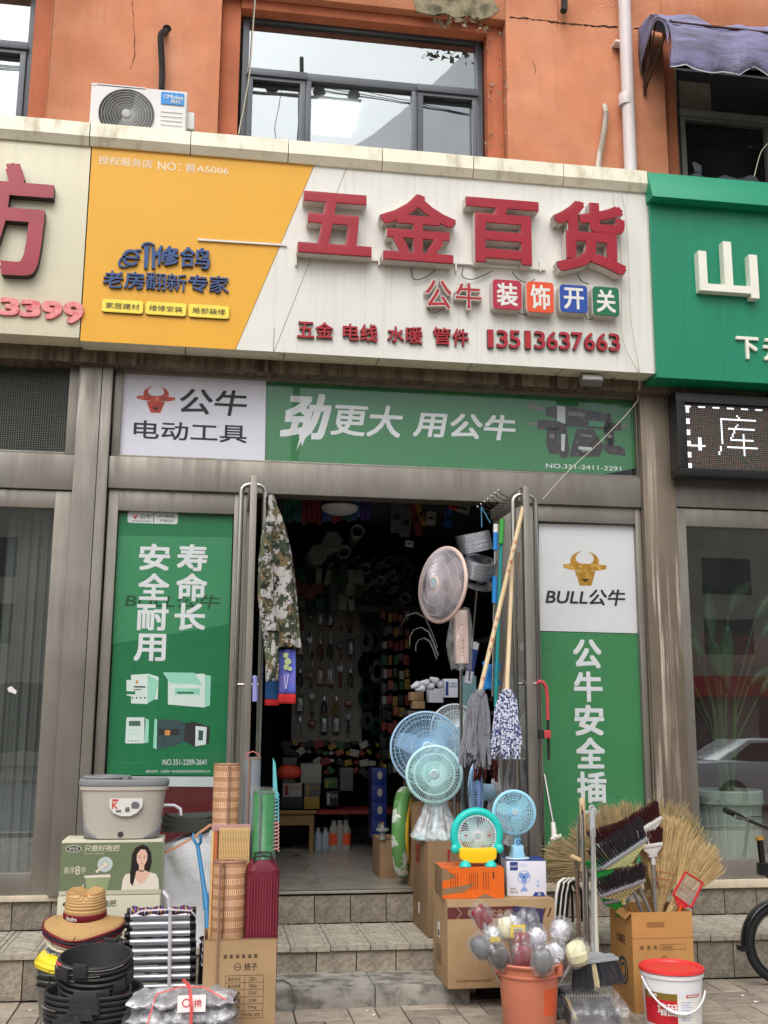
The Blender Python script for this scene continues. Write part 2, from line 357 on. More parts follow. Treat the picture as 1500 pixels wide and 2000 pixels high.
# ------------------------------------------------------------------ steps and plinth
ZF, ZT, ZB = .478, .27, .112           # shop floor, main tread, extra block
YF, YT, YB = 7.75, 7.04, 6.63          # riser fronts
mb = MB(); mb.box(-14, 14, YT+.016, YF, -.1, ZT-.035); mb.box(-14, 14, YF+.016, 8.3, -.1, ZF-.022)
steps = build('stone_steps', mb, JOINT, kind='structure', smooth=0)
def piece(me, parent, loc, rx=0, rz=0, name='tile', ry=0):
    o = bpy.data.objects.new(name, me); COL.objects.link(o); o.parent = parent; o.location = loc; o.rotation_euler = (rx, ry, rz); return o
def rtile(w, h, seed):                   # rough riser tile standing up, front face bulged
    r = random.Random(seed); mb = MB(); nx, ny = 6, 5
    def fn(a, b):
        e = min(a, 1-a, b, 1-b); return ((a-.5)*w, -.016+(.0015 if e < .01 else r.uniform(-.001, .001)), b*h)
    mb.grid(nx, ny, fn); b = len(mb.v)
    mb.add([(-w/2,.002,0),(w/2,.002,0),(w/2,.002,h),(-w/2,.002,h),(-w/2,-.01,0),(w/2,-.01,0),(w/2,-.01,h),(-w/2,-.01,h)], [(4,0,3,7),(1,5,6,2),(3,2,6,7)])
    me = bpy.data.meshes.new('tile'); me.from_pydata(mb.v, [], mb.f); me.materials.append(STONEV[seed % 3]); return me
STONEV = [mat('rough_granite_%s' % n, C(r, r*.94, r*.85), .92, 0, .3, 7, bump=.9, bs=70, col2=C(r*.8, r*.74, r*.66), c2t=(.42,.7), c2s=40, streak=.5, scol=C(84,76,66), sx=5, sz=2) for n, r in (('warm', 164), ('mid', 150), ('cool', 140))]
lo = [rtile(.243, ZT-.04, s) for s in range(5)]; up = [rtile(.243, ZF-ZT-.03, s+7) for s in range(5)]
for i in range(-8, 18):
    piece(random.choice(lo), steps, (i*.25+.07, YT+.016, .002))
    piece(random.choice(up), steps, (i*.25+.12, YF+.016, ZT+.003))
def ttile():
    mb = MB(); w, d, t = .245, YF-YT+.02, .035; y = -d/2
    mb.box(-w/2, w/2, -d/2, d/2, -t, -.006)
    mb.box(-w/2, w/2, -d/2, -d/2+.035, -.0061, 0); yy = -d/2+.05
    while yy < d/2-.04: mb.box(-w/2+.035, w/2-.035, yy, yy+.05, -.0061, 0); yy += .068
    mb.box(-w/2, -w/2+.03, -d/2+.0352, d/2, -.0061, -.0005); mb.box(w/2-.03, w/2, -d/2+.0352, d/2, -.0061, -.0005)
    me = bpy.data.meshes.new('tread_tile'); me.from_pydata(mb.v, [], mb.f)
    bm = bmesh.new(); bm.from_mesh(me); bmesh.ops.bevel(bm, geom=[e for e in bm.edges], offset=.0022, segments=1, affect='EDGES'); bm.to_mesh(me); bm.free()
    me.materials.append(STONE2); return me
tt = ttile()
for i in range(-8, 18): piece(tt, steps, (i*.25+.155, (YT+YF)/2-.012, ZT+random.uniform(-.003, .001)), name='tread_tile', rx=random.uniform(-.004,.004))
mb = MB(); mb.box(.15, 1.0, YB, YT, -.05, ZB); b1 = build('step_block', mb, STONE3, parent=steps, world=True, bevel=.006)
mb = MB(); mb.box(1.006, 1.57, YB+.004, YT, -.05, ZB-.002); build('step_block', mb, STONE3, parent=steps, world=True, bevel=.006)
mb = MB()
for x0, x1 in ((-2.6,-.86),(-.857,.14),(.14,.147)): pass
mb.box(-2.6, -.9, YF-.03, 7.95, ZF-.024, ZF+.012); mb.box(-.897, .2, YF-.03, 7.95, ZF-.024, ZF+.012); mb.box(2.09, 3.1, YF-.03, 7.95, ZF-.024, ZF+.03); mb.box(3.104, 5.2, YF-.03, 7.95, ZF-.024, ZF+.032)
build('stone_ledge', mb, MARBLE, parent=steps, world=True, bevel=.004)
mb = MB(); mb.box(.21, 2.085, YF-.012, YF+.05, ZF-.012, ZF+.006); build('threshold_strip', mb, mat('aluminium_strip', C(200,196,186), .35, .9, .1, 10), parent=steps, world=True, bevel=.003)

# ------------------------------------------------------------------ rooms behind the glass
XL, XR = -.78, 3.18                      # party walls of the middle shop
mb = MB(); mb.box(XL, XR, YF+.02, 12.6, ZF-.02, ZF-.002); build('shop_floor_base', mb, JOINT, kind='structure', smooth=0)
shopfloor = bpy.data.objects['shop_floor_base']; shopfloor.name = 'shop_floor'
me = slabmesh('floor_tile', .797, .797, .003, FLOORM, .001)
for i in range(5):
    for j in range(6): piece(me, shopfloor, (XL+.4+i*.8, 8.22+j*.8, ZF+.001), name='floor_tile')
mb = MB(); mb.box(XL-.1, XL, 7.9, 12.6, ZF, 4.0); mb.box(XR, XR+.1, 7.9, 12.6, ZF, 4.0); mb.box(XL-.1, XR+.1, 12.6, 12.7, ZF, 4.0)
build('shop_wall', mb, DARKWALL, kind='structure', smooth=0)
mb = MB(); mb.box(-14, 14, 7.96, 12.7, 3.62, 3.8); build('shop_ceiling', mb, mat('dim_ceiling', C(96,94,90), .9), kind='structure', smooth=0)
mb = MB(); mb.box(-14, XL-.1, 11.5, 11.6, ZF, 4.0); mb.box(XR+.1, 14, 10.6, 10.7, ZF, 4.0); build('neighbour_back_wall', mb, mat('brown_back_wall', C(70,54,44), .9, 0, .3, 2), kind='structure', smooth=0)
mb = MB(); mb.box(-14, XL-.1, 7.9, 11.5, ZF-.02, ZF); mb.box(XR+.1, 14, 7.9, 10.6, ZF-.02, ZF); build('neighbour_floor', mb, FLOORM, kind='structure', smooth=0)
# upstairs room
mb = MB(); mb.box(-14, 14, 8.6, 14.5, 8.35, 8.5); mb.box(-14, 14, 14.4, 14.5, 5.4, 8.35); mb.box(-14, 14, 8.3, 14.4, 5.4, 5.5); build('upstairs_room', mb, mat('pale_room_paint', C(120,120,118), .9), kind='structure', smooth=0)

# ------------------------------------------------------------------ upper building
bld = thing('building', 'orange rendered upper storey with grey framed windows and peeling paint above the signs', 'building', (1, 7.95, 0))
YW, YR, YWIN = 7.95, 8.05, 8.14
xs = [P(x, 200, YW).x for x in (90, 427, 990, 1300)]
ztop = 8.6; zlin = P(700, 8, YW).z
def wallgrid(mb, x0, x1, z0, z1, y0=YW, d=.25):
    mb.box(x0, x1, y0, y0+d, z0, z1)
mb = MB()
wallgrid(mb, xs[0], xs[1], 5.3, ztop); wallgrid(mb, xs[2], xs[3], 5.3, ztop); wallgrid(mb, xs[1], xs[2], zlin, ztop); wallgrid(mb, -6, xs[0], zlin-.02, ztop); wallgrid(mb, xs[3], 8, zlin+.1, ztop)
build('wall', mb, ORANGE, parent=bld, world=True, bevel=.008)
# mid reveals beside the windows
xw = [P(x, 230, YWIN).x for x in (52, 469, 943, 1318)]
for b in ((xw[0]+.02, xs[0], YR, YR+.25, 5.3, zlin-.02), (xs[1], xw[1]-.02, YR, YR+.25, 5.3, zlin), (xw[2]+.02, xs[2], YR, YR+.25, 5.3, zlin), (xs[3], xw[3]-.02, YR, YR+.25, 5.3, zlin+.1), (xw[1]-.02, xw[2]+.02, YR-.02, YR+.25, P(700, 42, YR).z, zlin)):
    build('reveal', MB().box(*b), ORANGED, parent=bld, world=True, bevel=.012)
def window(x0, x1, z0, z1, mull, bar, sashes, gl, fm, Y=YWIN, label=None, w=.055):
    mb = MB(); d = .07
    mb.box(x0, x1, Y, Y+d, z1-w, z1); mb.box(x0, x0+w, Y, Y+d, z0, z1-w); mb.box(x1-w, x1, Y, Y+d, z0, z1-w)
    if bar: mb.box(x0+w, x1-w, Y-.004, Y+d, bar-.035, bar+.035)
    for m in mull: mb.box(m-.03, m+.03, Y-.002, Y+d, z0, (bar-.035) if bar else z1-w)
    fr = build('window', mb, fm, parent=bld, world=True, bevel=.004, label=label)
    for a, b in sashes:
        m2 = MB(); t = bar-.035; s = .045
        m2.box(a, b, Y-.022, Y+.03, t-s, t-.004); m2.box(a, a+s, Y-.022, Y+.03, z0, t-s); m2.box(b-s, b, Y-.022, Y+.03, z0, t-s); m2.box(a-.01, b+.01, Y-.04, Y-.023, t-.012, t+.05)
        build('sash', m2, fm, parent=fr, world=True, bevel=.003)
    m3 = MB(); m3.add([(x0+.01, Y+.04, z0), (x1-.01, Y+.04, z0), (x1-.01, Y+.04, z1-.01), (x0+.01, Y+.04, z1-.01)], [(0,1,2,3)])
    build('pane', m3, gl, parent=fr, world=True, smooth=0); return fr
zb = P(700, 160, YWIN).z; zt = P(700, 48, YWIN).z
mx = [P(x, 230, YWIN).x for x in (600, 811)]
window(xw[1], xw[2], 5.4, zt, mx, zb, [(xw[1]+.05, mx[0]-.02), (mx[1]+.02, xw[2]-.05)], GL_UP, WFRAME, label='wide grey window with an opening sash at each side')
zb1 = P(20, 88, YWIN).z
window(xw[0]-1.5, xw[0]+.02, 5.4, 8.2, [xw[0]-.75], zb1, [(xw[0]-.72, xw[0]-.035)], GL_UP, WFRAME, label='left window cut by the picture edge')
zb2 = P(1400, 226, YWIN).z
window(xw[3]-.02, xw[3]+2.2, 5.4, P(1400, 118, YWIN).z, [P(1381, 190, YWIN).x+.9], zb2, [(xw[3]+.04, xw[3]+.88)], GL_DK, WFRAME2, label='dark old window under the awning')
mb = MB(); mb.box(xw[3]+.05, xw[3]+.35, YWIN+.0, YWIN+.03, zb2+.03, P(1400,165,YWIN).z); build('wood_panel', mb, mat('weathered_board', C(100,88,76), .8, 0, .3, 8), parent=bld, world=True)
mb = MB(); mb.box(xw[3]-.02, 8, YR+.02, YR+.2, P(1400, 118, YWIN).z+.004, zlin+.1); build('wall', mb, ORANGED, parent=bld, world=True)
# this curtain is an added black sheet for the dark room behind the old window
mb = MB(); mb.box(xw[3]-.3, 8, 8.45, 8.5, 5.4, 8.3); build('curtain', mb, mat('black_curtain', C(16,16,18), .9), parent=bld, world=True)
# spalled concrete at the lintel, peeled paint flakes, crack
def blob(cx, cy, rx, ry, n, seed, jag=.25):
    r = random.Random(seed); return [(cx+rx*math.cos(2*PI*k/n)*(1+r.uniform(-jag, jag)), cy+ry*math.sin(2*PI*k/n)*(1+r.uniform(-jag, jag))) for k in range(n)]
S = face(YW); mb = MB()
pts = [(800,-30),(812,22),(845,30),(868,26),(890,36),(915,30),(930,40),(958,34),(975,20),(960,-5),(945,-30)]
uvs = [uv(x, y, YW) for x, y in pts][::-1]; S.slab(mb, uvs, -.02, .006)
build('spalled_patch', mb, CONC, parent=bld, world=True, smooth=0)
mb = MB(); r = random.Random(3)
PEEL = mat('peeling_paint', C(176,160,140), .9, 0, .5, 20, bump=.8, bs=40, col2=C(84,70,56), c2t=(.45,.6), c2s=20)
for k in range(34):
    x = r.uniform(845, 968); y = 36+r.uniform(-6, 18)+(x-845)*.05; a = P(x, y, YW-.01); s = r.uniform(.012, .045)
    p = [(a.x+s*r.uniform(-1,1)*1.3, YW+r.uniform(-.05,.03), a.z+s*r.uniform(-1,1)) for q in range(4)]; mb.add(p, [(0,1,2,3)])
for k in range(46):
    x = r.choice([952, 958, 978, 982, 986]); y = r.uniform(60, 330); a = P(x+r.uniform(-4,4), y, YR-.004 if x < 970 else YW-.004); s = r.uniform(.008, .03)
    p = [(a.x+s*r.uniform(-.7,.7), a.y+r.uniform(-.012,.0), a.z+s*r.uniform(-1.6,1.6)) for q in range(4)]; mb.add(p, [(0,1,2,3)])
build('paint_flakes', mb, PEEL, parent=bld, world=True, smooth=0, kind='stuff')
CRK = mat('crack_dark', C(66,34,22), .95, 0, .3, 20)
def crack(pts, w, Y=YW, seed=0, nm='crack'):
    r = random.Random(seed); mb = MB(); top = []; bot = []
    for (x0, y0), (x1, y1) in zip(pts, pts[1:]):
        n = max(2, int(math.hypot(x1-x0, y1-y0)/6))
        for k in range(n):
            t = k/n; x = x0+(x1-x0)*t+r.uniform(-1,1); y = y0+(y1-y0)*t+r.uniform(-1.2,1.2); ww = w*r.uniform(.3, 1.5); a = P(x, y-ww, Y-.0015); b = P(x, y+ww, Y-.0015)
            if abs(x1-x0) < abs(y1-y0): a = P(x-ww, y, Y-.0015); b = P(x+ww, y, Y-.0015)
            top.append(tuple(a)); bot.append(tuple(b))
    m = len(top); mb.add(top+bot, [(i, m+i, m+i+1, i+1) for i in range(m-1)]); build(nm, mb, CRK, parent=bld, world=True, smooth=0)
crack([(996,33),(1060,40),(1120,47),(1212,54)], 1.6, seed=1); crack([(1237,56),(1262,58)], 1.5, seed=9); crack([(258,0),(262,60),(263,110),(252,140)], .6, seed=2); crack([(1088,0),(1090,30),(1086,60)], .4, seed=4)
crack([(1040,120),(1046,132),(1043,150)], .5, seed=6)

# ceiling lights upstairs (seen through the glass)
cl = G(655, 232, 8.3); clf, clb = G(655, 202, 8.3).y, G(655, 266, 8.3).y
mb = MB(); mb.box(cl.x-.22, cl.x+.22, clf, clb, 8.30, 8.33); tag(build('ceiling_light', mb, mat('lit_panel', (1,1,1,1), .5, emis=9., var=0), loc=(cl.x, cl.y, 8.3), world=True), 'square white lit ceiling panel seen through the wide upper window', 'ceiling light')
# ------------------------------------------------------------------ shopfront of steel and glass
sf = thing('shopfront', 'brushed steel shopfront with glass panes and two open glass doors above the steps', 'shopfront', (1.1, YF, ZF))
def X(x, y=1000, Y=7.75): return P(x, y, Y).x
def Z(x, y, Y=7.75): return P(x, y, Y).z
YP, YFr, YG, YPo = 7.69, 7.75, 7.79, 7.80
zDH = 3.262                      # underside of main beam
zBT = Z(210, 892); zTT = 4.20    # top of main beam, top of transom
# pillars
xa, xb = X(138,1000,YP), X(209,1000,YP); xc, xd = X(1258,1000,YP), X(1322,1000,YP)
mb = MB(); mb.box(xa, xa+.16, YP, 7.95, ZF+.012, 4.32); mb.box(xa+.163, xb-.012, YP+.003, 7.95, ZF+.012, 4.32); build('pillar', mb, STEEL, parent=sf, world=True, bevel=.006, label='steel pillar left of the green hardware poster')
mb = MB(); mb.box(xc, xd, YP, 7.95, ZF+.03, 4.32); build('pillar', mb, STEELR, parent=sf, world=True, bevel=.006, label='steel pillar with pale drip marks right of the doorway')
# beams
mb = MB(); mb.box(xb-.008, xc-.004, YFr-.03, 7.9, zDH, zBT); build('beam', mb, STEEL, parent=sf, world=True, bevel=.004)
mb = MB(); mb.box(-3.2, xa-.004, YFr-.02, 7.9, Z(60,955), Z(60,886)); build('beam', mb, STEEL, parent=sf, world=True, bevel=.004)
mb = MB(); mb.box(xd+.004, 5.6, YFr-.02, 7.9, Z(1400,993), Z(1400,930)); build('beam', mb, STEEL, parent=sf, world=True, bevel=.004)
mb = MB(); mb.box(-3.2, 5.6, 7.62, 7.96, P(740,738,7.62).z, P(740,716,7.62).z+.06)
for i in range(16): mb.box(-1.2+i*.31, -1.196+i*.31, 7.612, 7.62, P(740,737,7.62).z, P(740,716,7.62).z)
build('beam', mb, STEELD, parent=sf, world=True, label='rust streaked steel strip under the signs')
# frame members
def frame(boxes, m=STEEL, nm='frame'):
    mb = MB()
    for x0, x1, z0, z1, y in boxes: mb.box(x0, x1, y, y+.06, z0, z1)
    return build(nm, mb, m, parent=sf, world=True, bevel=.003)
zs = ZF+.012
pl0, pl1 = X(232), X(456)        # left poster glass
frame([(xb, pl0-.006, zs, zDH, YFr), (pl1+.006, X(482), zs, zDH, YFr), (pl0-.006, pl1+.006, Z(340,1000), zDH, YFr+.004), (pl0-.006, pl1+.006, zs, zs+.14, YFr+.004)])
pr0, pr1 = X(1052), X(1239)
frame([(X(975), pr0-.006, zs, zDH, YFr), (pr1+.006, xc-.004, zs+.02, zDH, YFr), (pr0-.006, pr1+.006, Z(1140,1020), zDH, YFr+.004), (pr0-.006, pr1+.006, zs+.02, zs+.14, YFr+.004)])
# transom frame
tz0, tz1 = zBT+.004, P(740,738,7.62).z
frame([(xb, pl0-.02, tz0, tz1+.1, YFr), (X(1243,850), xc-.004, tz0, tz1+.1, YFr), (pl0-.02, X(1243,850), tz1-.02, tz1+.1, YFr+.002), (pl0-.02, X(1243,850), tz0, tz0+.02, YFr+.002)])
# left neighbour
lx = X(106)
frame([(lx, xa-.004, zs, Z(60,957), YFr), (-3.2, lx, Z(40,990), Z(60,957), YFr+.003), (-3.2, lx, zs, Z(40,1706), YFr+.003)])
frame([(X(132,800), xa-.004, Z(60,884), 4.3, YFr), (-3.2, X(132,800), Z(60,705), 4.3, YFr+.003), (-3.2, X(132,800), Z(60,885), Z(60,880), YFr+.003)])
# right neighbour
rx = X(1341,1050)
frame([(xd+.004, rx, zs+.02, Z(1400,995), YFr), (rx, 5.6, Z(1400,1029), Z(1400,995), YFr+.003), (rx, 5.6, zs+.02, Z(1430,1678), YFr+.003)])
for x0, x1, z0, z1 in ((pl0-.01, pl1+.01, zs, zDH-.1), (pr0-.01, pr1+.01, zs, zDH-.1), (pl0-.03, X(1245,850), tz0, tz1+.05), (-3.2, lx+.01, zs+.05, Z(60,960)), (rx-.01, 5.6, zs+.05, Z(1400,998))):
    m2 = MB(); m2.add([(x0,YG,z0),(x1,YG,z0),(x1,YG,z1),(x0,YG,z1)], [(0,1,2,3)]); build('pane', m2, GL_TR if x0 > -3 and x1 < 5 else GL_NB, parent=sf, world=True, smooth=0)
# mesh screen at upper left, grey curtain behind left glass
mb = MB(); x0, x1, z0, z1 = -2.2, X(131,800), Z(60,880), Z(60,706); g = .0165
x = x0
while x < x1: mb.box(x, x+.004, YFr+.05, YFr+.054, z0, z1); x += g
z = z0
while z < z1: mb.box(x0, x1, YFr+.0545, YFr+.058, z, z+.004); z += g
build('mesh_screen', mb, mat('screen_wire', C(96,100,92), .6), parent=sf, world=True, smooth=0, kind='stuff')
mb = MB(); mb.box(x0, x1, YFr+.075, YFr+.08, z0, z1); mb.box(X(104,800), x1-.001, YFr+.06, YFr+.0745, z0, z1); build('backing', mb, mat('black_backing', C(26,28,26), .4), parent=sf, world=True)
# doors: leaves swung out at right angles to the street
def door(xh, side, lab):
    Y0, Y1, z0, z1 = 6.93, 7.745, ZF+.03, 3.215
    mb = MB(); t = .022; w = .055
    mb.box(xh-t, xh+t, Y0, Y0+w, z0, z1); mb.box(xh-t, xh+t, Y1-w, Y1, z0, z1); mb.box(xh-t, xh+t, Y0+w, Y1-w, z1-.09, z1); mb.box(xh-t, xh+t, Y0+w, Y1-w, z0, z0+.16)
    d = build('door', mb, STEEL, parent=sf, world=True, bevel=.004, label=lab)
    m2 = MB(); m2.add([(xh,Y0+w,z0+.16),(xh,Y1-w,z0+.16),(xh,Y1-w,z1-.09),(xh,Y0+w,z1-.09)], [(0,1,2,3)]); build('pane', m2, GL_TR, parent=d, world=True, smooth=0)
    for s in (-1, 1):
        m3 = MB(); hx = xh+s*.078; yy = Y0+.06; zt, zb = z1-.03, z0+.22
        pts = [(xh+s*.02, yy, zt-.02)]+[(xh+s*(.02+.058*math.sin(a)), yy, zt-.07+.05*math.cos(a)) for a in [PI/2*k/6 for k in range(7)]]+[(hx, yy, zb+.06), (hx-s*.02, yy, zb+.01), (xh+s*.02, yy, zb)]
        m3.tube(pts, .017, 12); zz = P(470 if xh < 1 else 1045, 1337 if xh < 1 else 1335, 6.95).z; m3.cyl((xh+s*.02, yy, zz), (hx, yy, zz), .011, n=10)
        build('handle', m3, CHROME, parent=d, world=True, smooth=50)
    return d
DXL, DXR = .222, 2.066
door(DXL, -1, 'left glass door leaf with long tube handles'); door(DXR, 1, 'right glass door leaf with long tube handles')

# ------------------------------------------------------------------ prints: helpers
def bull(S, mb, u0, v0, u1, v1, h, mi=0, dk=1):
    """horned head emblem: horns almost closing, wide brim, tapered face"""
    w, H = u1-u0, v1-v0; cx = (u0+u1)/2; f = lambda a, b: (cx+a*w, v0+b*H)
    R = .33*w; cy = v0+.70*H
    S.poly(mb, [f(-.5,.60), f(-.49,.50), f(-.30,.44), f(.30,.44), f(.49,.50), f(.5,.60)], h, mi)
    S.poly(mb, [f(-.24,.42), f(-.13,.0), f(.13,.0), f(.24,.42)], h, mi)
    S.poly(mb, [f(-.5,.60), f(.5,.60), f(.30,.63), f(-.30,.63)], h, mi)
    
    n = 22
    for k in range(n):                 # crescent
        q = [(PI*.56+(PI*1.88)*(k+e)/n) for e in (0, 1)]; p = []
        for j, a in enumerate(q): p.append((cx+.33*w*math.cos(a), cy+.30*H*math.sin(a)))
        for j, a in ((1, q[1]), (0, q[0])):
            th = .15*math.sin((a-PI*.56)/(1.88*PI)*PI)+.03
            p.append((cx+(.33*w-th*w)*math.cos(a), cy+.03*H+(.30-th)*H*math.sin(a)))
        S.poly(mb, p, h+.0003, mi)
    S.poly(mb, [f(-.10,.20), f(.10,.20), f(0,.10)][::-1], h+.0012, dk)
def printed(name, S, fn, mats, parent, label=None):
    mb = MB(); fn(S, mb)
    for p in mb.pieces(): o = build(name, p, mats, parent=parent, world=True, smooth=0, label=label)
    return o
INKW = mat('white_ink', C(222,226,228), .5, var=.03); INKK = mat('black_ink', C(40,38,42), .5, var=.03); PAPERW = mat('white_print', C(218,218,230), .45, 0, .05, 3)
GRN1 = mat('green_print', C(46,122,68), .4, 0, .08, 2); GRN2 = mat('pale_green_print', C(56,138,92), .4, 0, .06, 2); GRN0 = mat('deep_green_print', C(16,116,70), .4, 0, .06, 2); GRND = mat('dark_green_ink', C(28,92,54), .5)
MAROON = mat('maroon_print', C(88,18,24), .45, 0, .08, 3)
REDL = mat('emblem_red', C(176,54,36), .35, 0, .25, 14, col2=C(226,120,90), c2t=(.5,.7), c2s=20); GOLD = mat('emblem_gold', C(190,140,46), .3, .3, .25, 10, col2=C(238,196,104), c2t=(.5,.66), c2s=14); GOLDK = mat('emblem_brown', C(66,40,14), .5)  # last one: dark brown ink of the small triangle in the gold emblem
DK = mat('tool_print_dark', C(46,34,38), .5, 0, .3, 20, col2=C(90,74,76), c2t=(.55,.65), c2s=24); LTG = mat('print_grey', C(190,200,200), .5, var=.06); CYN = mat('print_mint', C(150,214,190), .5, var=.05); PW = mat('print_white', C(214,228,222), .5, var=.05)
def pxr(S, mb, x0, y0, x1, y1, h, mi=0): a = rct(x0, y0, x1, y1, S.Y); S.rect(mb, *a, h, mi)
def pxp(S, mb, pts, h, mi=0): S.poly(mb, [uv(x, y, S.Y) for x, y in pts], h, mi)
def pxt(S, mb, t, x0, y0, x1, y1, h, **k): mb.cut(); a = rct(x0, y0, x1, y1, S.Y); S.text(mb, t, *a, h=h, **k)

# transom poster
S = face(YPo); SS = face(YG-.004)
tp = thing('transom_poster', 'long torn poster over the doorway, white left part with red emblem and green right part', 'poster', (1.1, YPo, 3.9))
def f(S, mb):
    pxp(S, mb, [(231,718),(224,890),(228,896),(300,898),(410,904),(517,905),(520,734),(505,731),(380,722),(352,720),(340,733),(326,731),(324,719)], 0, 0)
printed('white_sheet', SS, f, PAPERW, tp)
def f(S, mb): pxp(S, mb, [(521,733),(517,906),(760,913),(1000,918),(1180,926),(1240,915),(1240,778),(1180,768),(980,757),(900,760),(700,752)], 0, 0)
printed('green_sheet', S, f, GRN1, tp)
def f(S, mb): bull(S, mb, *rct(268,752,341,808,S.Y), .001, 0, 1)
printed('emblem', SS, f, [REDL, INKK], tp)
def f(S, mb):
    pxt(S, mb, '公牛', 352, 757, 482, 814, .0016, bold=.018, shear=.14); pxt(S, mb, '电动工具', 262, 820, 482, 866, .0016, bold=.016)
printed('lettering', SS, f, INKK, tp)
def f(S, mb):
    pxt(S, mb, '劲', 556, 766, 642, 862, .0016, bold=.045, shear=.22); pxp(S, mb, [(598,800),(582,868),(579,880),(588,862),(590,872),(600,845),(612,800)], .0018)
    pxt(S, mb, '更大', 650, 787, 786, 856, .0016, bold=.024, shear=.16); pxt(S, mb, '用公牛', 810, 802, 1008, 862, .0016, bold=.03, shear=.18)
    pxt(S, mb, 'NO.351-2411-2291', 1066, 905, 1213, 920, .0016, bold=.01)
printed('lettering', S, f, INKW, tp)
def drill(S, mb, x0, y0, s, fl=1, big=False):
    q = lambda pts, m=0, h=.0016: pxp(S, mb, [(x0+fl*a*s, y0+b*s) for a, b in (pts if fl > 0 else pts[::-1])], h, m)
    if big:
        q([(0,0),(2,8),(38,18),(38,12),(8,0)], 1); q([(36,6),(36,24),(60,30),(60,6)], 0); q([(58,4),(58,34),(74,40),(74,6)], 2, .0018); q([(72,4),(72,44),(160,52),(160,20),(112,12)], 0); q([(80,16),(80,24),(112,26),(112,18)],1,.002)
        q([(120,34),(120,44),(150,46),(150,36)], 3, .0022); q([(62,38),(60,92),(66,106),(78,106),(82,92),(76,40)], 0); q([(66,60),(66,92),(72,94),(74,60)], 2, .002); q([(150,48),(158,82),(154,94),(168,94),(164,20),(158,20)], 0); q([(96,50),(88,78),(82,104),(140,104),(150,84),(128,50)], 0); q([(104,60),(104,64),(126,66),(126,62)],1,.002); q([(100,84),(100,90),(126,92),(126,86)],2,.002)
    else:
        q([(0,4),(0,8),(14,10),(14,4)], 1); q([(14,0),(14,16),(50,18),(54,4),(34,0)], 0); q([(30,14),(28,40),(34,58),(50,58),(48,38),(50,14)], 0); q([(34,24),(34,30),(42,32),(42,24)],1,.002)
def f(S, mb):
    drill(S, mb, 1034, 820, 1.15, 1); mb.cut(); drill(S, mb, 1227, 826, .95, -1); pxp(S, mb, [(1186,872),(1186,886),(1222,891),(1220,876),(1208,870)], .0018, 0)
    mb.cut(); drill(S, mb, 1030, 788, 1.0, 1, True); S.text(mb, '20V', *rct(1136, 875, 1152, 883, S.Y), h=.0026, mi=2)
printed('tool_picture', S, f, [DK, mat('print_steel', C(120,112,112), .5), LTG, GRN2], tp)

# left poster
lp = thing('tall_poster', 'tall green poster with two columns of white characters above pictures of switches', 'poster', (-.3, YPo, 2.))
def f(S, mb): pxp(S, mb, [(233,1001),(208,1514),(441,1515),(455,1003)], 0)
printed('green_sheet', S, f, GRN0, lp)
def f(S, mb): pxp(S, mb, [(230.5,1046),(219.5,1258),(446,1219),(453,1050)], .0004)  # paler green area across the upper part of the sheet
printed('pale_field', S, f, GRN2, lp)
def f(S, mb): pxp(S, mb, [(207.6,1516),(206.6,1535),(441,1537),(441,1517)], 0)
printed('border', S, f, LTG, lp)
def f(S, mb): pxp(S, mb, [(206.5,1536),(196,1740),(434,1740),(441,1538)], 0)
printed('maroon_sheet', S, f, MAROON, lp)
def f(S, mb):
    for t, b in (('寿',(347,1062,405,1116)),('命',(345,1119,404,1175)),('长',(342,1177,401,1232)),('安',(273,1061,331,1115)),('全',(271,1119,330,1173)),('耐',(268,1177,328,1232)),('用',(263,1237,323,1292))): pxt(S, mb, t, *b, .0018, bold=.035)
    pxt(S, mb, 'NO.351-2209-2641', 318, 1483, 403, 1494, .0018, bold=.01); pxt(S, mb, '服务热线：全国统一电话服务热线及版权所有公司', 285, 1504, 410, 1509, .0018)
    mb.cut(); S.poly(mb, rounded(*rct(250,999,347,1024,S.Y), .018), .0014)
printed('lettering', S, f, INKW, lp)
def f(S, mb):
    pxt(S, mb, 'BULL公牛', 247, 1158, 430, 1190, .0011, bold=.02, shear=.2); pxr(S, mb, 300, 1003, 300.6, 1021, .002); pxt(S, mb, '公牛', 273, 1004, 296, 1014, .002, bold=.02); pxt(S, mb, '安全用电专家', 258, 1016, 293, 1020, .002, bold=.01); pxt(S, mb, '10户中国家庭', 308, 1005, 341, 1012, .002, bold=.01); pxt(S, mb, '7户用公牛', 312, 1014, 338, 1021, .002, bold=.01)  # the BULL line is a ghost reflection drawn as darker green ink
    pass
printed('lettering_and_ghost', S, f, mat('print_and_ghost_dark', C(22,76,44), .5), lp)
def f(S, mb):
    bull(S, mb, *rct(259,1004,270,1014,S.Y), .002, 0, 0)
printed('emblem', S, f, REDL, lp)
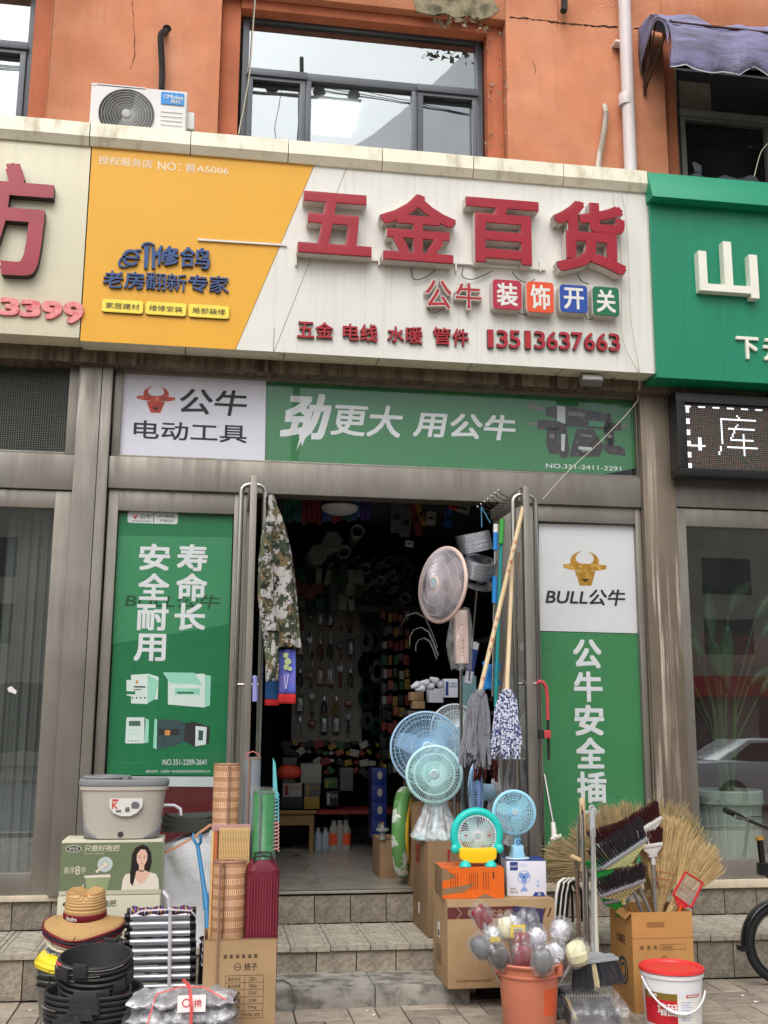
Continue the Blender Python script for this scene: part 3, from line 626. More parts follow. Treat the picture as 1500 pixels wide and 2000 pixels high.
def f(S, mb):
    # breaker
    pxp(S, mb, [(256,1318),(256,1374),(288,1375),(288,1358),(302,1360),(302,1366),(308,1366),(310,1322),(290,1316)], .0014, 0); pxp(S, mb, [(247,1328),(247,1358),(256,1360),(256,1328)], .0014, 0); pxp(S, mb, [(288,1317),(288,1374),(302,1366),(310,1330)], .0018, 1)
    pxr(S, mb, 244, 1350, 264, 1356, .002, 2); pxr(S, mb, 265, 1329, 270, 1335, .002, 4)
    for k in range(4): S.circ(mb, *uv(259+k*8, 1363, S.Y), .006, .002, 3, 10)
    pxr(S, mb, 262, 1340, 284, 1343, .002, 3); pxr(S, mb, 262, 1346, 276, 1348, .002, 3)
    mb.cut()
    pxp(S, mb, [(328,1316),(328,1376),(400,1382),(400,1316)], .0014, 0); pxp(S, mb, [(318,1313),(332,1334),(395,1338),(380,1314)], .0018, 1); pxp(S, mb, [(400,1318),(400,1381),(410,1378),(412,1320)], .0014, 1); pxr(S, mb, 342, 1344, 390, 1357, .002, 1); pxr(S, mb, 346, 1351, 378, 1355, .0024, 2)
    mb.cut()
    S.poly(mb, rounded(*rct(247,1401,282,1452,S.Y), .01), .0014, 0); pxp(S, mb, [(282,1402),(282,1452),(290,1450),(291,1406)], .0014, 1); pxr(S, mb, 252, 1408, 274, 1418, .002, 5)
    for k in range(4): S.circ(mb, *uv(254+k*6, 1425, S.Y), .005, .002, 1, 8); S.circ(mb, *uv(252+k*6, 1447, S.Y), .004, .002, 3, 8)
    for k in range(3): S.circ(mb, *uv(257+k*6, 1432, S.Y), .005, .002, 1, 8)
    mb.cut()
    pxp(S, mb, [(302,1404),(299,1460),(306,1464),(345,1456),(360,1448),(362,1412),(350,1406)], .0014, 6); pxp(S, mb, [(310,1424),(310,1436),(350,1436),(350,1424)], .002, 3); pxr(S, mb, 322, 1426, 332, 1436, .0024, 4); pxp(S, mb, [(302,1404),(299,1460),(306,1464),(307,1405)],.0026,1)
    mb.cut(); pxp(S, mb, [(362,1412),(358,1446),(382,1460),(408,1452),(410,1420),(380,1410)], .0018, 3); pxp(S, mb, [(382,1418),(381,1458),(402,1454),(404,1420)], .0022, 0); pxp(S, mb, [(388,1426),(387,1446),(396,1446),(397,1427)], .0026, 6)
printed('product_picture', S, f, [PW, CYN, GRN0, INKK, mat('print_orange', C(214,150,70), .5), mat('print_lcd', C(80,110,96), .4), mat('print_slate', C(52,76,80), .5, 0, .3, 30)], lp)

# right poster
rp = thing('tall_poster', 'tall poster with a gold horned emblem on white above characters on green', 'poster', (2.7, YPo, 2.))
def f(S, mb): pxp(S, mb, [(1052,1022),(1054,1232),(1246,1237),(1239,1027)], 0)
printed('white_sheet', S, f, mat('pale_grey_print', C(218,220,222), .45, 0, .05, 3), rp)
def f(S, mb): pxp(S, mb, [(1054,1233.5),(1060,1742),(1263,1722),(1246,1238.5)], 0)
printed('green_sheet', S, f, mat('bottle_green_print', C(62,134,84), .4, 0, .08, 2), rp)
def f(S, mb): bull(S, mb, *rct(1099,1075,1186,1145,S.Y), .001, 0, 1)
printed('emblem', S, f, [GOLD, GOLDK], rp)
def f(S, mb): pxt(S, mb, 'BULL公牛', 1067, 1148, 1222, 1184, .0016, bold=.028, shear=.2)
printed('lettering', S, f, INKK, rp)
def f(S, mb):
    for t, b in (('公',(1118,1248,1176,1306)),('牛',(1120,1311,1178,1371)),('安',(1121,1376,1181,1437)),('全',(1124,1440,1183,1501)),('插',(1126,1507,1186,1568)),('座',(1127,1576,1188,1636))): pxt(S, mb, t, *b, .0016, bold=.04)
    pxt(S, mb, 'NO.351-2209', 1071, 1643, 1150, 1656, .0016, bold=.01)
printed('lettering', S, f, INKW, rp)
# ------------------------------------------------------------------ shop signs
YS = 7.42
CREAM = mat('cream_aluminium', C(232,227,205), .42, .05, .07, 3, streak=.7, scol=C(150,134,92), sx=9, sz=3.0, slo=.5, shi=.75)
SIGNW = mat('sign_white', C(226,224,217), .4, 0, .04, 3, streak=.3, scol=C(160,150,132), sx=30, sz=.9, slo=.5, shi=.72)
SIGNC = mat('sign_cream', C(224,218,192), .42, 0, .05, 2, streak=.3, scol=C(176,164,128), sx=18, sz=.9)
SIGNY = mat('sign_yellow', C(232,170,40), .4, 0, .05, 2, streak=.12, scol=C(176,124,40), sx=20, sz=.8)
SIGNG = mat('sign_green', C(20,132,98), .35, 0, .06, 2, streak=.4, scol=C(10,88,66), sx=40, sz=.7)
COPG = mat('green_coping', C(24,140,104), .3, .1, .05, 3)
RED = mat('acrylic_red', C(160,16,38), .22, 0, .08, 5, coat=.1); LSIDE = mat('letter_side_white', C(206,198,190), .45, 0, .1, 12, streak=.4, scol=C(150,112,98), sx=20, sz=4)
RED2 = mat('faded_red', C(168,32,44), .5, 0, .2, 20); SIDEK = mat('letter_side_dark', C(60,52,50), .5, .2, .2, 20)
BLUEL = mat('letter_blue', C(44,78,132), .45, 0, .15, 20, col2=C(90,110,140), c2t=(.6,.75), c2s=30); YLAB = mat('label_yellow', C(250,226,84), .45)
S = face(YS)
def coping(parent, joints, ylist, m, prof=None):
    """run of folded coping panels; joints are x positions"""
    for a, b in zip(joints, joints[1:]):
        mb = MB(); z0, z1 = ylist; g = .003; r = random.Random(int(a*100)); rr = r.uniform(-.003, .003)
        pr = [(7.93, z1), (7.40, z1+.003), (7.375, z1-.012), (7.365+rr, z0+.055), (7.372+rr, z0+.045), (7.40, z0), (YS, z0)]
        n = len(pr); nx = 6
        for i in range(nx+1):
            x = a+g+(b-a-2*g)*i/nx; bul = .004*math.sin(PI*i/nx)
            for k, (y, z) in enumerate(pr): mb.v.append((x, y-(bul if 1 < k < 5 else 0), z))
        for i in range(nx):
            for k in range(n-1): mb.f.append((i*n+k, (i+1)*n+k, (i+1)*n+k+1, i*n+k+1)); mb.m.append(0)
        mb.f.append(tuple(range(n))); mb.m.append(0); mb.f.append(tuple(range(nx*n, nx*n+n))[::-1]); mb.m.append(0)
        build('coping_panel', mb, m, parent=parent, world=True, smooth=30)
def letter(S, parent, t, box, d, mats, h=.01, bold=.03, bev=.0, shear=0., nm='letter', pxb=True):
    mb = MB(); u = rct(*box, S.Y-h-d) if pxb else box
    S.text(mb, t, *u, h=h, bold=bold, d=d, mi=0, side=1, bev=bev, shear=shear); return build(nm, mb, mats, parent=parent, world=True, smooth=30)
sx0, sx1 = P(168, 480, YS).x, P(1269, 550, YS).x
zS0, zS1 = 4.243, 5.722
ms = thing('shop_sign', 'wide yellow and white shop sign with big red raised characters and a phone number', 'shop sign', (1.1, YS, zS0))
dz = P(608, 336, YS); dzb = P(460, 681, YS)
mb = MB(); S.poly(mb, [(sx0, zS0), (dzb.x, zS0), (dz.x+.02, zS1), (sx0, zS1)], 0); S.poly(mb, [(dzb.x+.002, zS0), (sx1, zS0), (sx1, zS1), (dz.x+.022, zS1)], 0, 1)
mb.add([(sx0,YS+.001,zS0),(sx1,YS+.001,zS0),(sx1,7.62,zS0+.005),(sx0,7.62,zS0+.005)], [(0,3,2,1)], 2)
build('panel', mb, [SIGNY, SIGNW, CREAM], parent=ms, world=True, smooth=0)
mb = MB(); mb.box(sx0, sx1, YS+.004, 7.92, zS0+.008, zS1+.16); build('box_body', mb, mat('sign_body', C(90,84,70), .8), parent=ms, world=True, smooth=0)
jx = [P(x, y, 7.37).x for x, y in ((175,270),(372,285),(563,300),(747,315),(925,335),(1101,345),(1266,360))]
coping(ms, jx, (5.722, 5.90), CREAM)
# soffit joints and dark seams
SEAM = mat('dark_seam', C(50,40,34), .8)
mb = MB()
for j in (360, 555, 740, 922, 1100): x = P(j, 695 if j < 700 else 712, YS).x; mb.add([(x,YS+.001,zS0-.002),(x+.006,YS+.001,zS0-.002),(x+.006,7.62,zS0+.003),(x,7.62,zS0+.003)], [(0,3,2,1)])
S.line(mb, uv(676,330,YS), uv(535,688,YS), .003, .001); S.line(mb, uv(536,640,YS), uv(534,688,YS), .003, .001); S.line(mb, (dzb.x+.001,zS0), (dz.x+.021,zS1), .003, .001)
build('seam', mb, SEAM, parent=ms, world=True, smooth=0)
LM = [RED, LSIDE]
for t, b in (('五',(583,370,727,502)),('金',(742,372,893,516)),('百',(909,382,1056,520)),('货',(1080,387,1226,538))):
    u = rct(*b, YS-.115)
    mb = MB(); S.text(mb, t, *u, h=.015, bold=.040 if t != '金' else .030, d=.085, mi=1, side=1); build('letter', mb, LM, parent=ms, world=True, smooth=30)
    mb = MB(); e = .004; S.text(mb, t, u[0]+e, u[1]+e, u[2]-e, u[3]-e, h=.1, bold=.031 if t != '金' else .022, d=.016, mi=0, side=0, bev=.006); build('letter_face', mb, [RED], parent=ms, world=True, smooth=50)
for t, b in (('公',(829,543,884,605)),('牛',(888,549,943,606))):
    u = rct(*b, YS-.07); mb = MB(); S.text(mb, t, *u, h=.015, bold=.05, d=.05, mi=1, side=1); build('letter', mb, LM, parent=ms, world=True, smooth=30)
    mb = MB(); S.text(mb, t, u[0]+.008, u[1]+.008, u[2]-.008, u[3]-.008, h=.066, bold=.012, mi=0); build('letter_face', mb, [RED2], parent=ms, world=True, smooth=0)
for t, b, c in (('装',(961,543,1021,607),C(176,40,66)),('饰',(1027,547,1084,613),C(226,84,44)),('开',(1092,553,1150,613),C(36,74,160)),('关',(1156,557,1212,619),C(20,108,72))):
    u = rct(*b, YS-.09); u = (u[0], u[1], u[2], u[3]); mb = MB(); S.slab(mb, rounded(*u, .03), .0, .08, 0); build('letter_box', mb, LSIDE, parent=ms, world=True, smooth=30)
    mb = MB(); S.slab(mb, rounded(u[0]+.006, u[1]+.006, u[2]-.006, u[3]-.006, .027), .08, .088, 0); w = u[2]-u[0]; S.text(mb, t, u[0]+.15*w, u[1]+.13*w, u[2]-.15*w, u[3]-.13*w, h=.0895, bold=.034, mi=1)
    build('letter_face', mb, [mat('acrylic_'+t.encode('unicode_escape').decode()[2:], c, .25, 0, .05), WHITEP], parent=ms, world=True, smooth=0)
small = []
for t, b in (('五',(581,627,614,660)),('金',(617,628,651,661)),('电',(670,631,702,665)),('线',(704,632,738,668)),('水',(757,636,790,669)),('暖',(793,637,826,672)),('管',(846,638,881,674)),('件',(884,641,916,676))): letter(S, ms, t, b, .022, [RED2, SIDEK], bold=.014 if t in '暖管' else .022, h=.004)
w = (1213-945)/11
for i, t in enumerate('13513637663'): x = 945+i*w; y = 643+i*.72; letter(S, ms, t, (x+(7 if t == '1' else 1), y, x+w-(5 if t == '1' else 1), y+36), .024, [RED2, SIDEK], bold=.034, h=.004)
def f(S, mb): pxt(S, mb, '授权服务店', 193, 304, 297, 329, .0016, bold=.006); pxt(S, mb, 'NO：', 309, 315, 352, 335, .0016, bold=.006); pxt(S, mb, '晋A5006', 362, 320, 446, 342, .0016, bold=.006)
printed('lettering', S, f, mat('cream_ink', C(246,232,206), .5, var=.02), ms)
# blue characters
for t, b in (('修',(303,478,349,520)),('鸽',(352,481,410,526))): letter(S, ms, t, b, .02, [BLUEL, SIDEK], bold=.03 if t != '鸽' else .014, h=.004)
mb = MB(); c = P(256, 503, YS-.02); R = .062
S.slab(mb, [(c.x-R, c.z-.008), (c.x+R, c.z-.008), (c.x+R, c.z+.008), (c.x-R, c.z+.008)], .004, .024, 0)
def arcslab(S, mb, cx, cy, rx, ry, r2, a0, a1, n, h0, h1, mi=0, rot=0):
    for k in range(n):
        p, q = a0+(a1-a0)*k/n, a0+(a1-a0)*(k+1)/n; pts = []
        for r, t in ((1, p), (1, q), (r2, q), (r2, p)):
            x, y = rx*r*math.cos(t), ry*r*math.sin(t); pts.append((cx+x*math.cos(rot)-y*math.sin(rot), cy+x*math.sin(rot)+y*math.cos(rot)))
        S.slab(mb, pts, h0, h1, mi)
arcslab(S, mb, c.x, c.z, R, R, .68, 0, PI*1.8, 18, .004, .024); arcslab(S, mb, c.x, c.z-.005, .105, .05, .84, PI*.1, PI*1.35, 18, .004, .02, rot=.62)
q = P(289, 470, YS-.02)
S.slab(mb, [uv(x, y, YS-.02) for x, y in ((282,480),(292,480),(288,524),(281,524))][::-1][0:4], .004, .022); arcslab(S, mb, P(290,484,YS-.02).x, P(290,484,YS-.02).z, .055, .045, .72, PI*.2, PI*.95, 8, .004, .022); S.slab(mb, [uv(x, y, YS-.02) for x, y in ((296,524),(296,484),(303,482),(303,524))][::-1], .004, .022)
build('emblem', mb, [BLUEL, SIDEK], parent=ms, world=True, smooth=0)
for i, t in enumerate('老房翻新专家'): x = 202+i*41.4; y = 527+i*2.0; letter(S, ms, t, (x, y, x+38, y+36), .016, [BLUEL, SIDEK], bold=.018 if t not in '翻新家' else .006, h=.004)
for t, b in (('家居建材',(200,583,279,613)),('维修安装',(285,588,363,618)),('局部装修',(369,593,447,623))):
    u = rct(*b, YS-.02); mb = MB(); S.slab(mb, rounded(*u, .018), .002, .018, 0, 1); S.slab(mb, rounded(u[0]+.004, u[1]+.004, u[2]-.004, u[3]-.004, .016), .018, .0195, 0, 0); S.text(mb, t, u[0]+.025, u[1]+.026, u[2]-.025, u[3]-.026, h=.021, bold=.006, mi=1)
    build('label_plate', mb, [YLAB, mat('label_edge', C(60,56,50), .5)], parent=ms, world=True, smooth=0)
mb = MB(); a, b = P(386, 468, YS-.01), P(560, 479, YS-.01); mb.tube([(a.x, YS-.01, a.z), (b.x, YS-.01, b.z)], .0095, 4)
a, b = P(580, 506, YS-.01), P(738, 514, YS-.01); mb.box(a.x, b.x, YS-.03, YS-.005, b.z+.01, b.z+.03); a, b = P(738, 516, YS-.01), P(1065, 532, YS-.01); mb.box(a.x, b.x, YS-.03, YS-.005, b.z+.012, b.z+.034)
for x in (578, 740, 890, 1055): a = P(x, 510 if x < 800 else 522, YS-.02); mb.box(a.x-.006, a.x+.006, YS-.034, YS-.004, a.z-.035, a.z+.045)
build('cable_duct', mb, WHITEP, parent=ms, world=True, smooth=0)
WIRE = mat('grey_wire', C(70,66,62), .6); WIREW = mat('pale_wire', C(196,188,168), .6)
def wire(name, pts, r, m, label=None, cat=None, parent=None, Y=None, group=None, world=True):
    """smooth wire through pixel points (x, y, depth)"""
    w = [P(*p) for p in pts]; out = []
    for i in range(len(w)-1):
        p0, p1, p2, p3 = w[max(0,i-1)], w[i], w[i+1], w[min(len(w)-1, i+2)]
        for k in range(6):
            t = k/6; out.append(.5*((2*p1)+(p2-p0)*t+(2*p0-5*p1+4*p2-p3)*t*t+(3*p1-p0-3*p2+p3)*t**3))
    out.append(w[-1]); mb = MB(); mb.tube(out, r, 5); o = build(name, mb, m, parent=parent, world=True, loc=None if parent else tuple(out[0]))
    return tag(o, label, cat, group)
for pts in (((803,522),(808,545),(830,542),(850,528)),((905,522),(903,540),(925,545),(960,530)),((1000,530),(1012,545),(1030,552),(1045,545)),((1127,535),(1135,548),(1150,555)),((1142,614),(1150,625),(1165,615)),((835,600),(845,612),(862,606)),((1010,610),(1025,615),(1040,612))):
    wire('loose_wire', [(x, y, YS-.03) for x, y in pts], .004, WIRE, parent=ms)
# left neighbour sign
ls = thing('shop_sign', 'cream neighbour sign at the left edge with a red character and pink digits', 'shop sign', (-2, YS, zS0))
mb = MB(); mb.box(-3.6, sx0-.008, YS+.0, 7.92, zS0+.02, zS1+.0); build('panel', mb, SIGNC, parent=ls, world=True, bevel=.004)
coping(ls, [jx[0]-2.2, jx[0]-1.46, jx[0]-.73, jx[0]-.002], (5.722, 5.90), CREAM)
mb = MB(); S.text(mb, '防', *rct(-118, 306, 94, 542, YS-.07), h=.0, bold=.032, d=.07, mi=0, side=1); build('letter', mb, [mat('acrylic_darkred', C(158,22,46), .2, 0, .1, 5, coat=.2), SIDEK], parent=ls, world=True, smooth=30)
for t, b in (('3',(-42,580,-3,616)),('3',(0,580,37,617)),('3',(40,584,79,620)),('9',(82,586,121,625)),('9',(125,588,162,633))): letter(S, ls, t, b, .02, [mat('pink_digit', C(236,150,150), .6, 0, .2, 30, col2=C(226,110,118), c2t=(.5,.65), c2s=25), mat('pink_side', C(190,70,80), .6)], bold=.075, h=.002)
# right neighbour sign
gs = thing('shop_sign', 'green neighbour sign at the right edge with a white raised character', 'shop sign', (4, YS, zS0))
zG0 = P(1380, 742, YS-.03).z; zGt = P(1380, 402, YS-.03).z
mb = MB(); mb.box(sx1+.012, 6.4, YS-.03, 7.92, zG0, zGt)
for k in range(1, 5): mb.box(sx1+.012+k*.55, sx1+.014+k*.55, YS-.0312, YS-.03, zG0, zGt)
build('panel', mb, SIGNG, parent=gs, world=True)
mb = MB(); z1 = P(1380, 346, 7.36).z; z0 = P(1380, 394, 7.3).z; mb.prism([(sx1-.005, z0), (6.4, z0), (6.4, z1), (sx1-.005, z1)], 7.28, 7.93)
for p in range(len(mb.v)):
    x, y, z = mb.v[p]
    if z > z0+.05 and y < 7.5: mb.v[p] = (x, 7.36, z)
build('coping_panel', mb, COPG, parent=gs, world=True, bevel=.004)
WL = [mat('letter_cream', C(236,234,220), .4, 0, .05), LSIDE]
Sg = face(YS-.03)
mb = MB(); Sg.text(mb, '山', *rct(1362,467,1484,583,YS-.1), h=.0, bold=.03, d=.07, mi=0, side=0); build('letter', mb, WL, parent=gs, world=True, smooth=30)
for t, b in (('下',(1438,656,1484,702)),('元',(1490,660,1536,706))): letter(Sg, gs, t, b, .02, [WL[0], WL[0]], bold=.035, h=.002)
mb = MB(); z = zS1+.0
build('end_strip', MB().box(sx1+.001, sx1+.0115, YS-.004, 7.6, zS0, zS1), mat('white_trim', C(210,206,196), .4, .3, .05), parent=ms, world=True)

# LED board
lb = thing('led_board', 'black framed dot matrix board showing white dotted strokes beside the steel pillar', 'LED sign', (4.2, 7.6, 3.7))
Yb = 7.52; Sb = face(Yb); u = rct(1322, 764, 1640, 945, Yb); zt, zb = P(1330,766,Yb).z, P(1330,928,Yb).z; x0 = P(1323,850,Yb).x; x1 = x0+1.9
mb = MB(); w = .075
mb.box(x0, x1, Yb, 7.66, zt-w, zt); mb.box(x0, x1, Yb, 7.66, zb, zb+w*.8); mb.box(x0, x0+w, Yb, 7.66, zb+w*.8, zt-w); mb.box(x1-w, x1, Yb, 7.66, zb+w*.8, zt-w)
build('frame', mb, mat('black_plastic', C(28,28,30), .4, 0, .1, 10), parent=lb, world=True, bevel=.006)
mb = MB(); mb.box(x0+w, x1-w, Yb+.03, Yb+.06, zb+w*.8, zt-w); build('face_panel', mb, mat('led_backing', C(38,34,36), .6, 0, .2, 90), parent=lb, world=True)
mb = MB(); g = .0148; nx, nz = int((x1-x0-2*w)/g), int((zt-zb-1.8*w)/g); on = set()
A = lambda c, r: on.add((c, r))
for r in range(nz):
    if r % 6 < 3: A(1, r); A(2, r)
for c in range(nx):
    if c % 8 < 4 : A(c, nz-2)
gv, gf, gn, ga = glyphs('库', -.018)
tri = [[gv[i] for i in f] for f in gf]
def inside(px_, py_):
    for t in tri:
        for k in range(1, len(t)-1):
            (ax, ay, _), (bx, by, _), (cx, cy, _) = t[0], t[k], t[k+1]
            d1 = (px_-bx)*(ay-by)-(ax-bx)*(py_-by); d2 = (px_-cx)*(by-cy)-(bx-cx)*(py_-cy); d3 = (px_-ax)*(cy-ay)-(cx-ax)*(py_-ay)
            if not ((d1 < 0 or d2 < 0 or d3 < 0) and (d1 > 0 or d2 > 0 or d3 > 0)): return True
    return False
c0 = int((P(1408,850,Yb).x-x0-w)/g)
for c in range(22):
    for r in range(22):
        if inside((c+.5)/22, (r+.5)/22): A(c0+c, nz-5-22+r)
for r in range(10, 17): A(7, r); A(8, r)
for c in range(3, 11): A(c, 12)
def dots(sel, nm, m, s):
    mb = MB()
    for c in range(nx):
        for r in range(nz):
            if ((c, r) in on) == sel and (sel or (c+r) % 1 == 0):
                xx, zz = x0+w+(c+.5)*g, zb+w*.8+(r+.5)*g; mb.add([(xx-s,Yb+.028,zz-s),(xx+s,Yb+.028,zz-s),(xx+s,Yb+.028,zz+s),(xx-s,Yb+.028,zz+s)], [(0,1,2,3)])
    return build(nm, mb, m, parent=lb, world=True, smooth=0, kind='stuff')
dots(True, 'lit_dots', mat('led_white', (.9,.9,1,1), .4, var=0, emis=.85), .0062); dots(False, 'unlit_dots', mat('led_off', C(150,112,104), .4, 0, .3, 60, col2=C(84,104,84), c2t=(.45,.55), c2s=70), .0042)

# ------------------------------------------------------------------ air conditioner
ya = 7.56; a = P(178, 160, ya); b = P(378, 268, ya); x0, x1, z1 = a.x, P(366, 200, ya).x, P(270, 168, ya).z; z0 = 5.905; D = .29
ac = thing('air_conditioner', 'white outdoor air conditioner unit with a black round grille on the ledge above the sign', 'air conditioner', ((x0+x1)/2, ya, z0))
mb = MB(); zc, R = P(247, 222, ya).z, .205; xc_ = P(247, 222, ya).x
z0b = zc-.245; mb.box(x0, x1, ya+.012, ya+D, z0b, z1); build('casing', mb, mat('ac_white', C(226,224,222), .4, 0, .04, 4, streak=.15, scol=C(170,160,145)), parent=ac, world=True, bevel=.018)
mb = MB(); Sa = face(ya); pts = []        # front plate with round hole
n = 40; ring = [(xc_+R*math.cos(2*PI*k/n), zc+R*math.sin(2*PI*k/n)) for k in range(n)]
rect = []
for k in range(n):
    a_ = 2*PI*k/n; cx_, cz_ = math.cos(a_), math.sin(a_); t = min([(x1-.012-xc_)/cx_ if cx_ > 1e-6 else 1e9, (x0+.012-xc_)/cx_ if cx_ < -1e-6 else 1e9, (z1-.012-zc)/cz_ if cz_ > 1e-6 else 1e9, (z0b+.012-zc)/cz_ if cz_ < -1e-6 else 1e9]); rect.append((xc_+cx_*t, zc+cz_*t))
mb.v = [(x, ya+.008, z) for x, z in ring]+[(x, ya+.008, z) for x, z in rect]+[(x, ya+.06, z) for x, z in ring]; mb.f = []
for k in range(n): j = (k+1) % n; mb.f.append((k, j, n+j, n+k)); mb.f.append((k, 2*n+k, 2*n+j, j))
mb.m = [0]*len(mb.f)
mb.box(x0+.002, x0+.4, ya+.008, ya+.0085, z1-.02, z1-.003)
for k in range(4): zz = P(330, 218+k*8.5, ya).z; mb.box(P(314,220,ya).x, P(357,220,ya).x, ya+.002, ya+.008, zz-.002, zz+.003)
build('front_panel', mb, mat('ac_white'), parent=ac, world=True)
mb = MB(); mb.box(x0+.05, x1-.1, ya+.011, ya+.0118, z0b+.03, z1-.03); build('fan_recess', mb, mat('ac_dark', C(20,21,22), .6), parent=ac, world=True)
mb = MB()
for k in range(9): mb.ring((xc_, ya+.003, zc), R*(.19+.81*k/8), .0022, 44, 4)
for k in range(84):
    q = 2*PI*k/84; p = [(xc_+R*(.17+.83*t)*math.cos(q+.5*t), ya+.002, zc+R*(.17+.83*t)*math.sin(q+.5*t)) for t in (0, .3, .6, 1)]; mb.tube(p, .0016, 3)
build('grille', mb, mat('ac_wire', C(168,168,166), .45), parent=ac, world=True)
mb = MB()
for k in range(3):
    q = 2*PI*k/3; mb.add([(xc_+.03*math.cos(q), ya+.009, zc+.03*math.sin(q)), (xc_+.19*math.cos(q+.2), ya+.0095, zc+.19*math.sin(q+.2)), (xc_+.19*math.cos(q+1.2), ya+.0105, zc+.19*math.sin(q+1.2)), (xc_+.03*math.cos(q+1.6), ya+.0105, zc+.03*math.sin(q+1.6))], [(0,1,2,3)])
build('fan', mb, mat('ac_fan', C(66,68,70), .5), parent=ac, world=True)
mb = MB(); mb.lathe([(0,0),(.034,0),(.036,.004),(.03,.01),(0,.012)], 20, (0,0,0), M=Matrix.Translation((xc_, ya, zc)) @ Matrix.Rotation(PI/2, 4, 'X')); build('hub', mb, mat('ac_hub', C(176,176,176), .4), parent=ac, world=True)
mb = MB(); u = rct(315, 179, 359, 206, ya); Sa.slab(mb, rounded(*u, .008), -.007, .0005, 0); uw, uh = u[2]-u[0], u[3]-u[1]
Sa.text(mb, 'Midea', u[0]+.28*uw, u[1]+.46*uh, u[2]-.04*uw, u[3]-.2*uh, h=.002, bold=.03, mi=1); Sa.text(mb, '美的', u[0]+.42*uw, u[1]+.1*uh, u[2]-.15*uw, u[1]+.4*uh, h=.002, bold=.02, mi=1); Sa.hoop(mb, u[0]+.2*uw, u[1]+.64*uh, .011, .015, .002, 1, 20, .6, 5.6)
build('brand_label', mb, [mat('label_blue', C(36,140,214), .4), WHITEP], parent=ac, world=True, smooth=0)
mb = MB(); a = P(380, 236, ya+.1); mb.box(x1-.02, x1+.055, ya+.08, ya+.22, a.z-.08, a.z+.06); build('valve_cover', mb, mat('ac_white'), parent=ac, world=True, bevel=.012)
mb = MB(); mb.box(x1-.01, x1+.06, ya+.1, ya+.2, a.z-.15, a.z-.082); build('valve', mb, mat('ac_dark'), parent=ac, world=True, bevel=.01)
mb = MB(); mb.box(x0+.08, x0+.12, ya+.01, ya+D-.01, 5.9, z0b); mb.box(x1-.12, x1-.08, ya+.01, ya+D-.01, 5.9, z0b); build('foot', mb, mat('ac_dark'), parent=ac, world=True)
# pipe of the unit
BLK = mat('black_insulation', C(38,36,36), .8, 0, .25, 30, bump=.6, bs=60)
wire('refrigerant_hose', [(325,60,7.97),(319,62,7.9),(314,72,7.88),(315,100,7.88),(317,140,7.88),(316,175,7.85)], .026, BLK, 'black wrapped hose from the wall hole down to the air conditioner', 'hose')
mb = MB(); c = P(326, 56, YW); mb.lathe([(0,0),(.035,0)], 14, M=Matrix.Translation((c.x, YW-.003, c.z)) @ Matrix.Rotation(PI/2, 4, 'X')); build('pipe_hole', mb, mat('black_hole', C(16,12,10), 1), parent=bld, world=True)
wire('conduit', [(1181,206,7.95),(1182,212,7.9),(1183,225,7.89),(1179,260,7.89),(1171,300,7.89),(1166,345,7.8)], .022, mat('ribbed_conduit', C(200,190,178), .6, 0, .2, 60, bump=.8, bs=90), 'pale ribbed conduit coming out of the orange wall beside the downpipe', 'conduit')
mb = MB(); c = P(1181, 206, YW)
for k in range(22): t = k/22; p = P(1183-17*max(0, t-.15)*1.1, 220+t*115, 7.89); mb.ring((p.x, p.y, p.z), .0235, .0035, 10, 4, axis='z')
build('rib', mb, mat('ribbed_conduit'), parent=bpy.data.objects['conduit'], world=True)
# downpipe
dp = thing('downpipe', 'white plastic downpipe running down the orange wall', 'drainpipe', tuple(P(1228, 330, 7.86)))
mb = MB(); c0, c1 = P(1217, -60, 7.86), P(1232, 350, 7.86); mb.cyl((c0.x, 7.86, c0.z), (c1.x-.0, 7.86, 5.8), .053, n=24)
build('pipe', mb, mat('pvc_white', C(220,210,210), .42, 0, .05, 3, streak=.2, scol=C(160,140,130)), parent=dp, world=True, smooth=50)
c = P(1222, 195, 7.86); mb = MB(); mb.lathe([(.053,-.055),(.058,-.055),(.06,-.04),(.06,.035),(.055,.05),(.053,.05)], 24, (c.x, 7.86, c.z)); build('socket', mb, mat('pvc_white'), parent=dp, world=True, smooth=50)
mb = MB()
for zz in (6.15, 7.35): mb.box(c.x-.07, c.x+.07, 7.86, 7.95, zz, zz+.02)
build('bracket', mb, mat('pvc_white'), parent=dp, world=True)
# hanging wires
wire('hanging_wire', [(500,-20,7.6),(494,60,7.6),(488,140,7.6),(478,200,7.6),(470,240,7.6),(466,262,7.5)], .0045, WIREW, 'thin pale wires hanging in front of the wide upper window', 'wire')
wire('hanging_wire', [(497,-20,7.62),(491,70,7.62),(486,150,7.62),(482,210,7.62),(480,230,7.62)], .0035, WIRE, parent=bpy.data.objects['hanging_wire'])
wire('pipe_stub', [(1102,-10,7.9),(1103,12,7.88),(1100,22,7.86)], .03, BLK, 'black pipe stub hanging at the top edge of the orange wall', 'pipe stub')
wire('cable', [(1198,368,7.36),(1200,420,7.38),(1212,480,7.38),(1214,580,7.38),(1214,640,7.38),(1222,680,7.38),(1240,715,7.38),(1248,735,7.42),(1246,770,7.66),(1240,790,7.6),(1180,855,7.5),(1110,920,7.4),(1060,975,7.1)], .003, WIREW, 'long thin pale cable trailing from the white sign across the green poster', 'cable')
wire('cable_run', [(1210,368,7.36),(1222,420,7.38),(1228,520,7.38),(1232,620,7.38),(1245,700,7.38),(1250,740,7.44),(1249,765,7.66)], .003, WIREW, parent=bpy.data.objects['cable'])
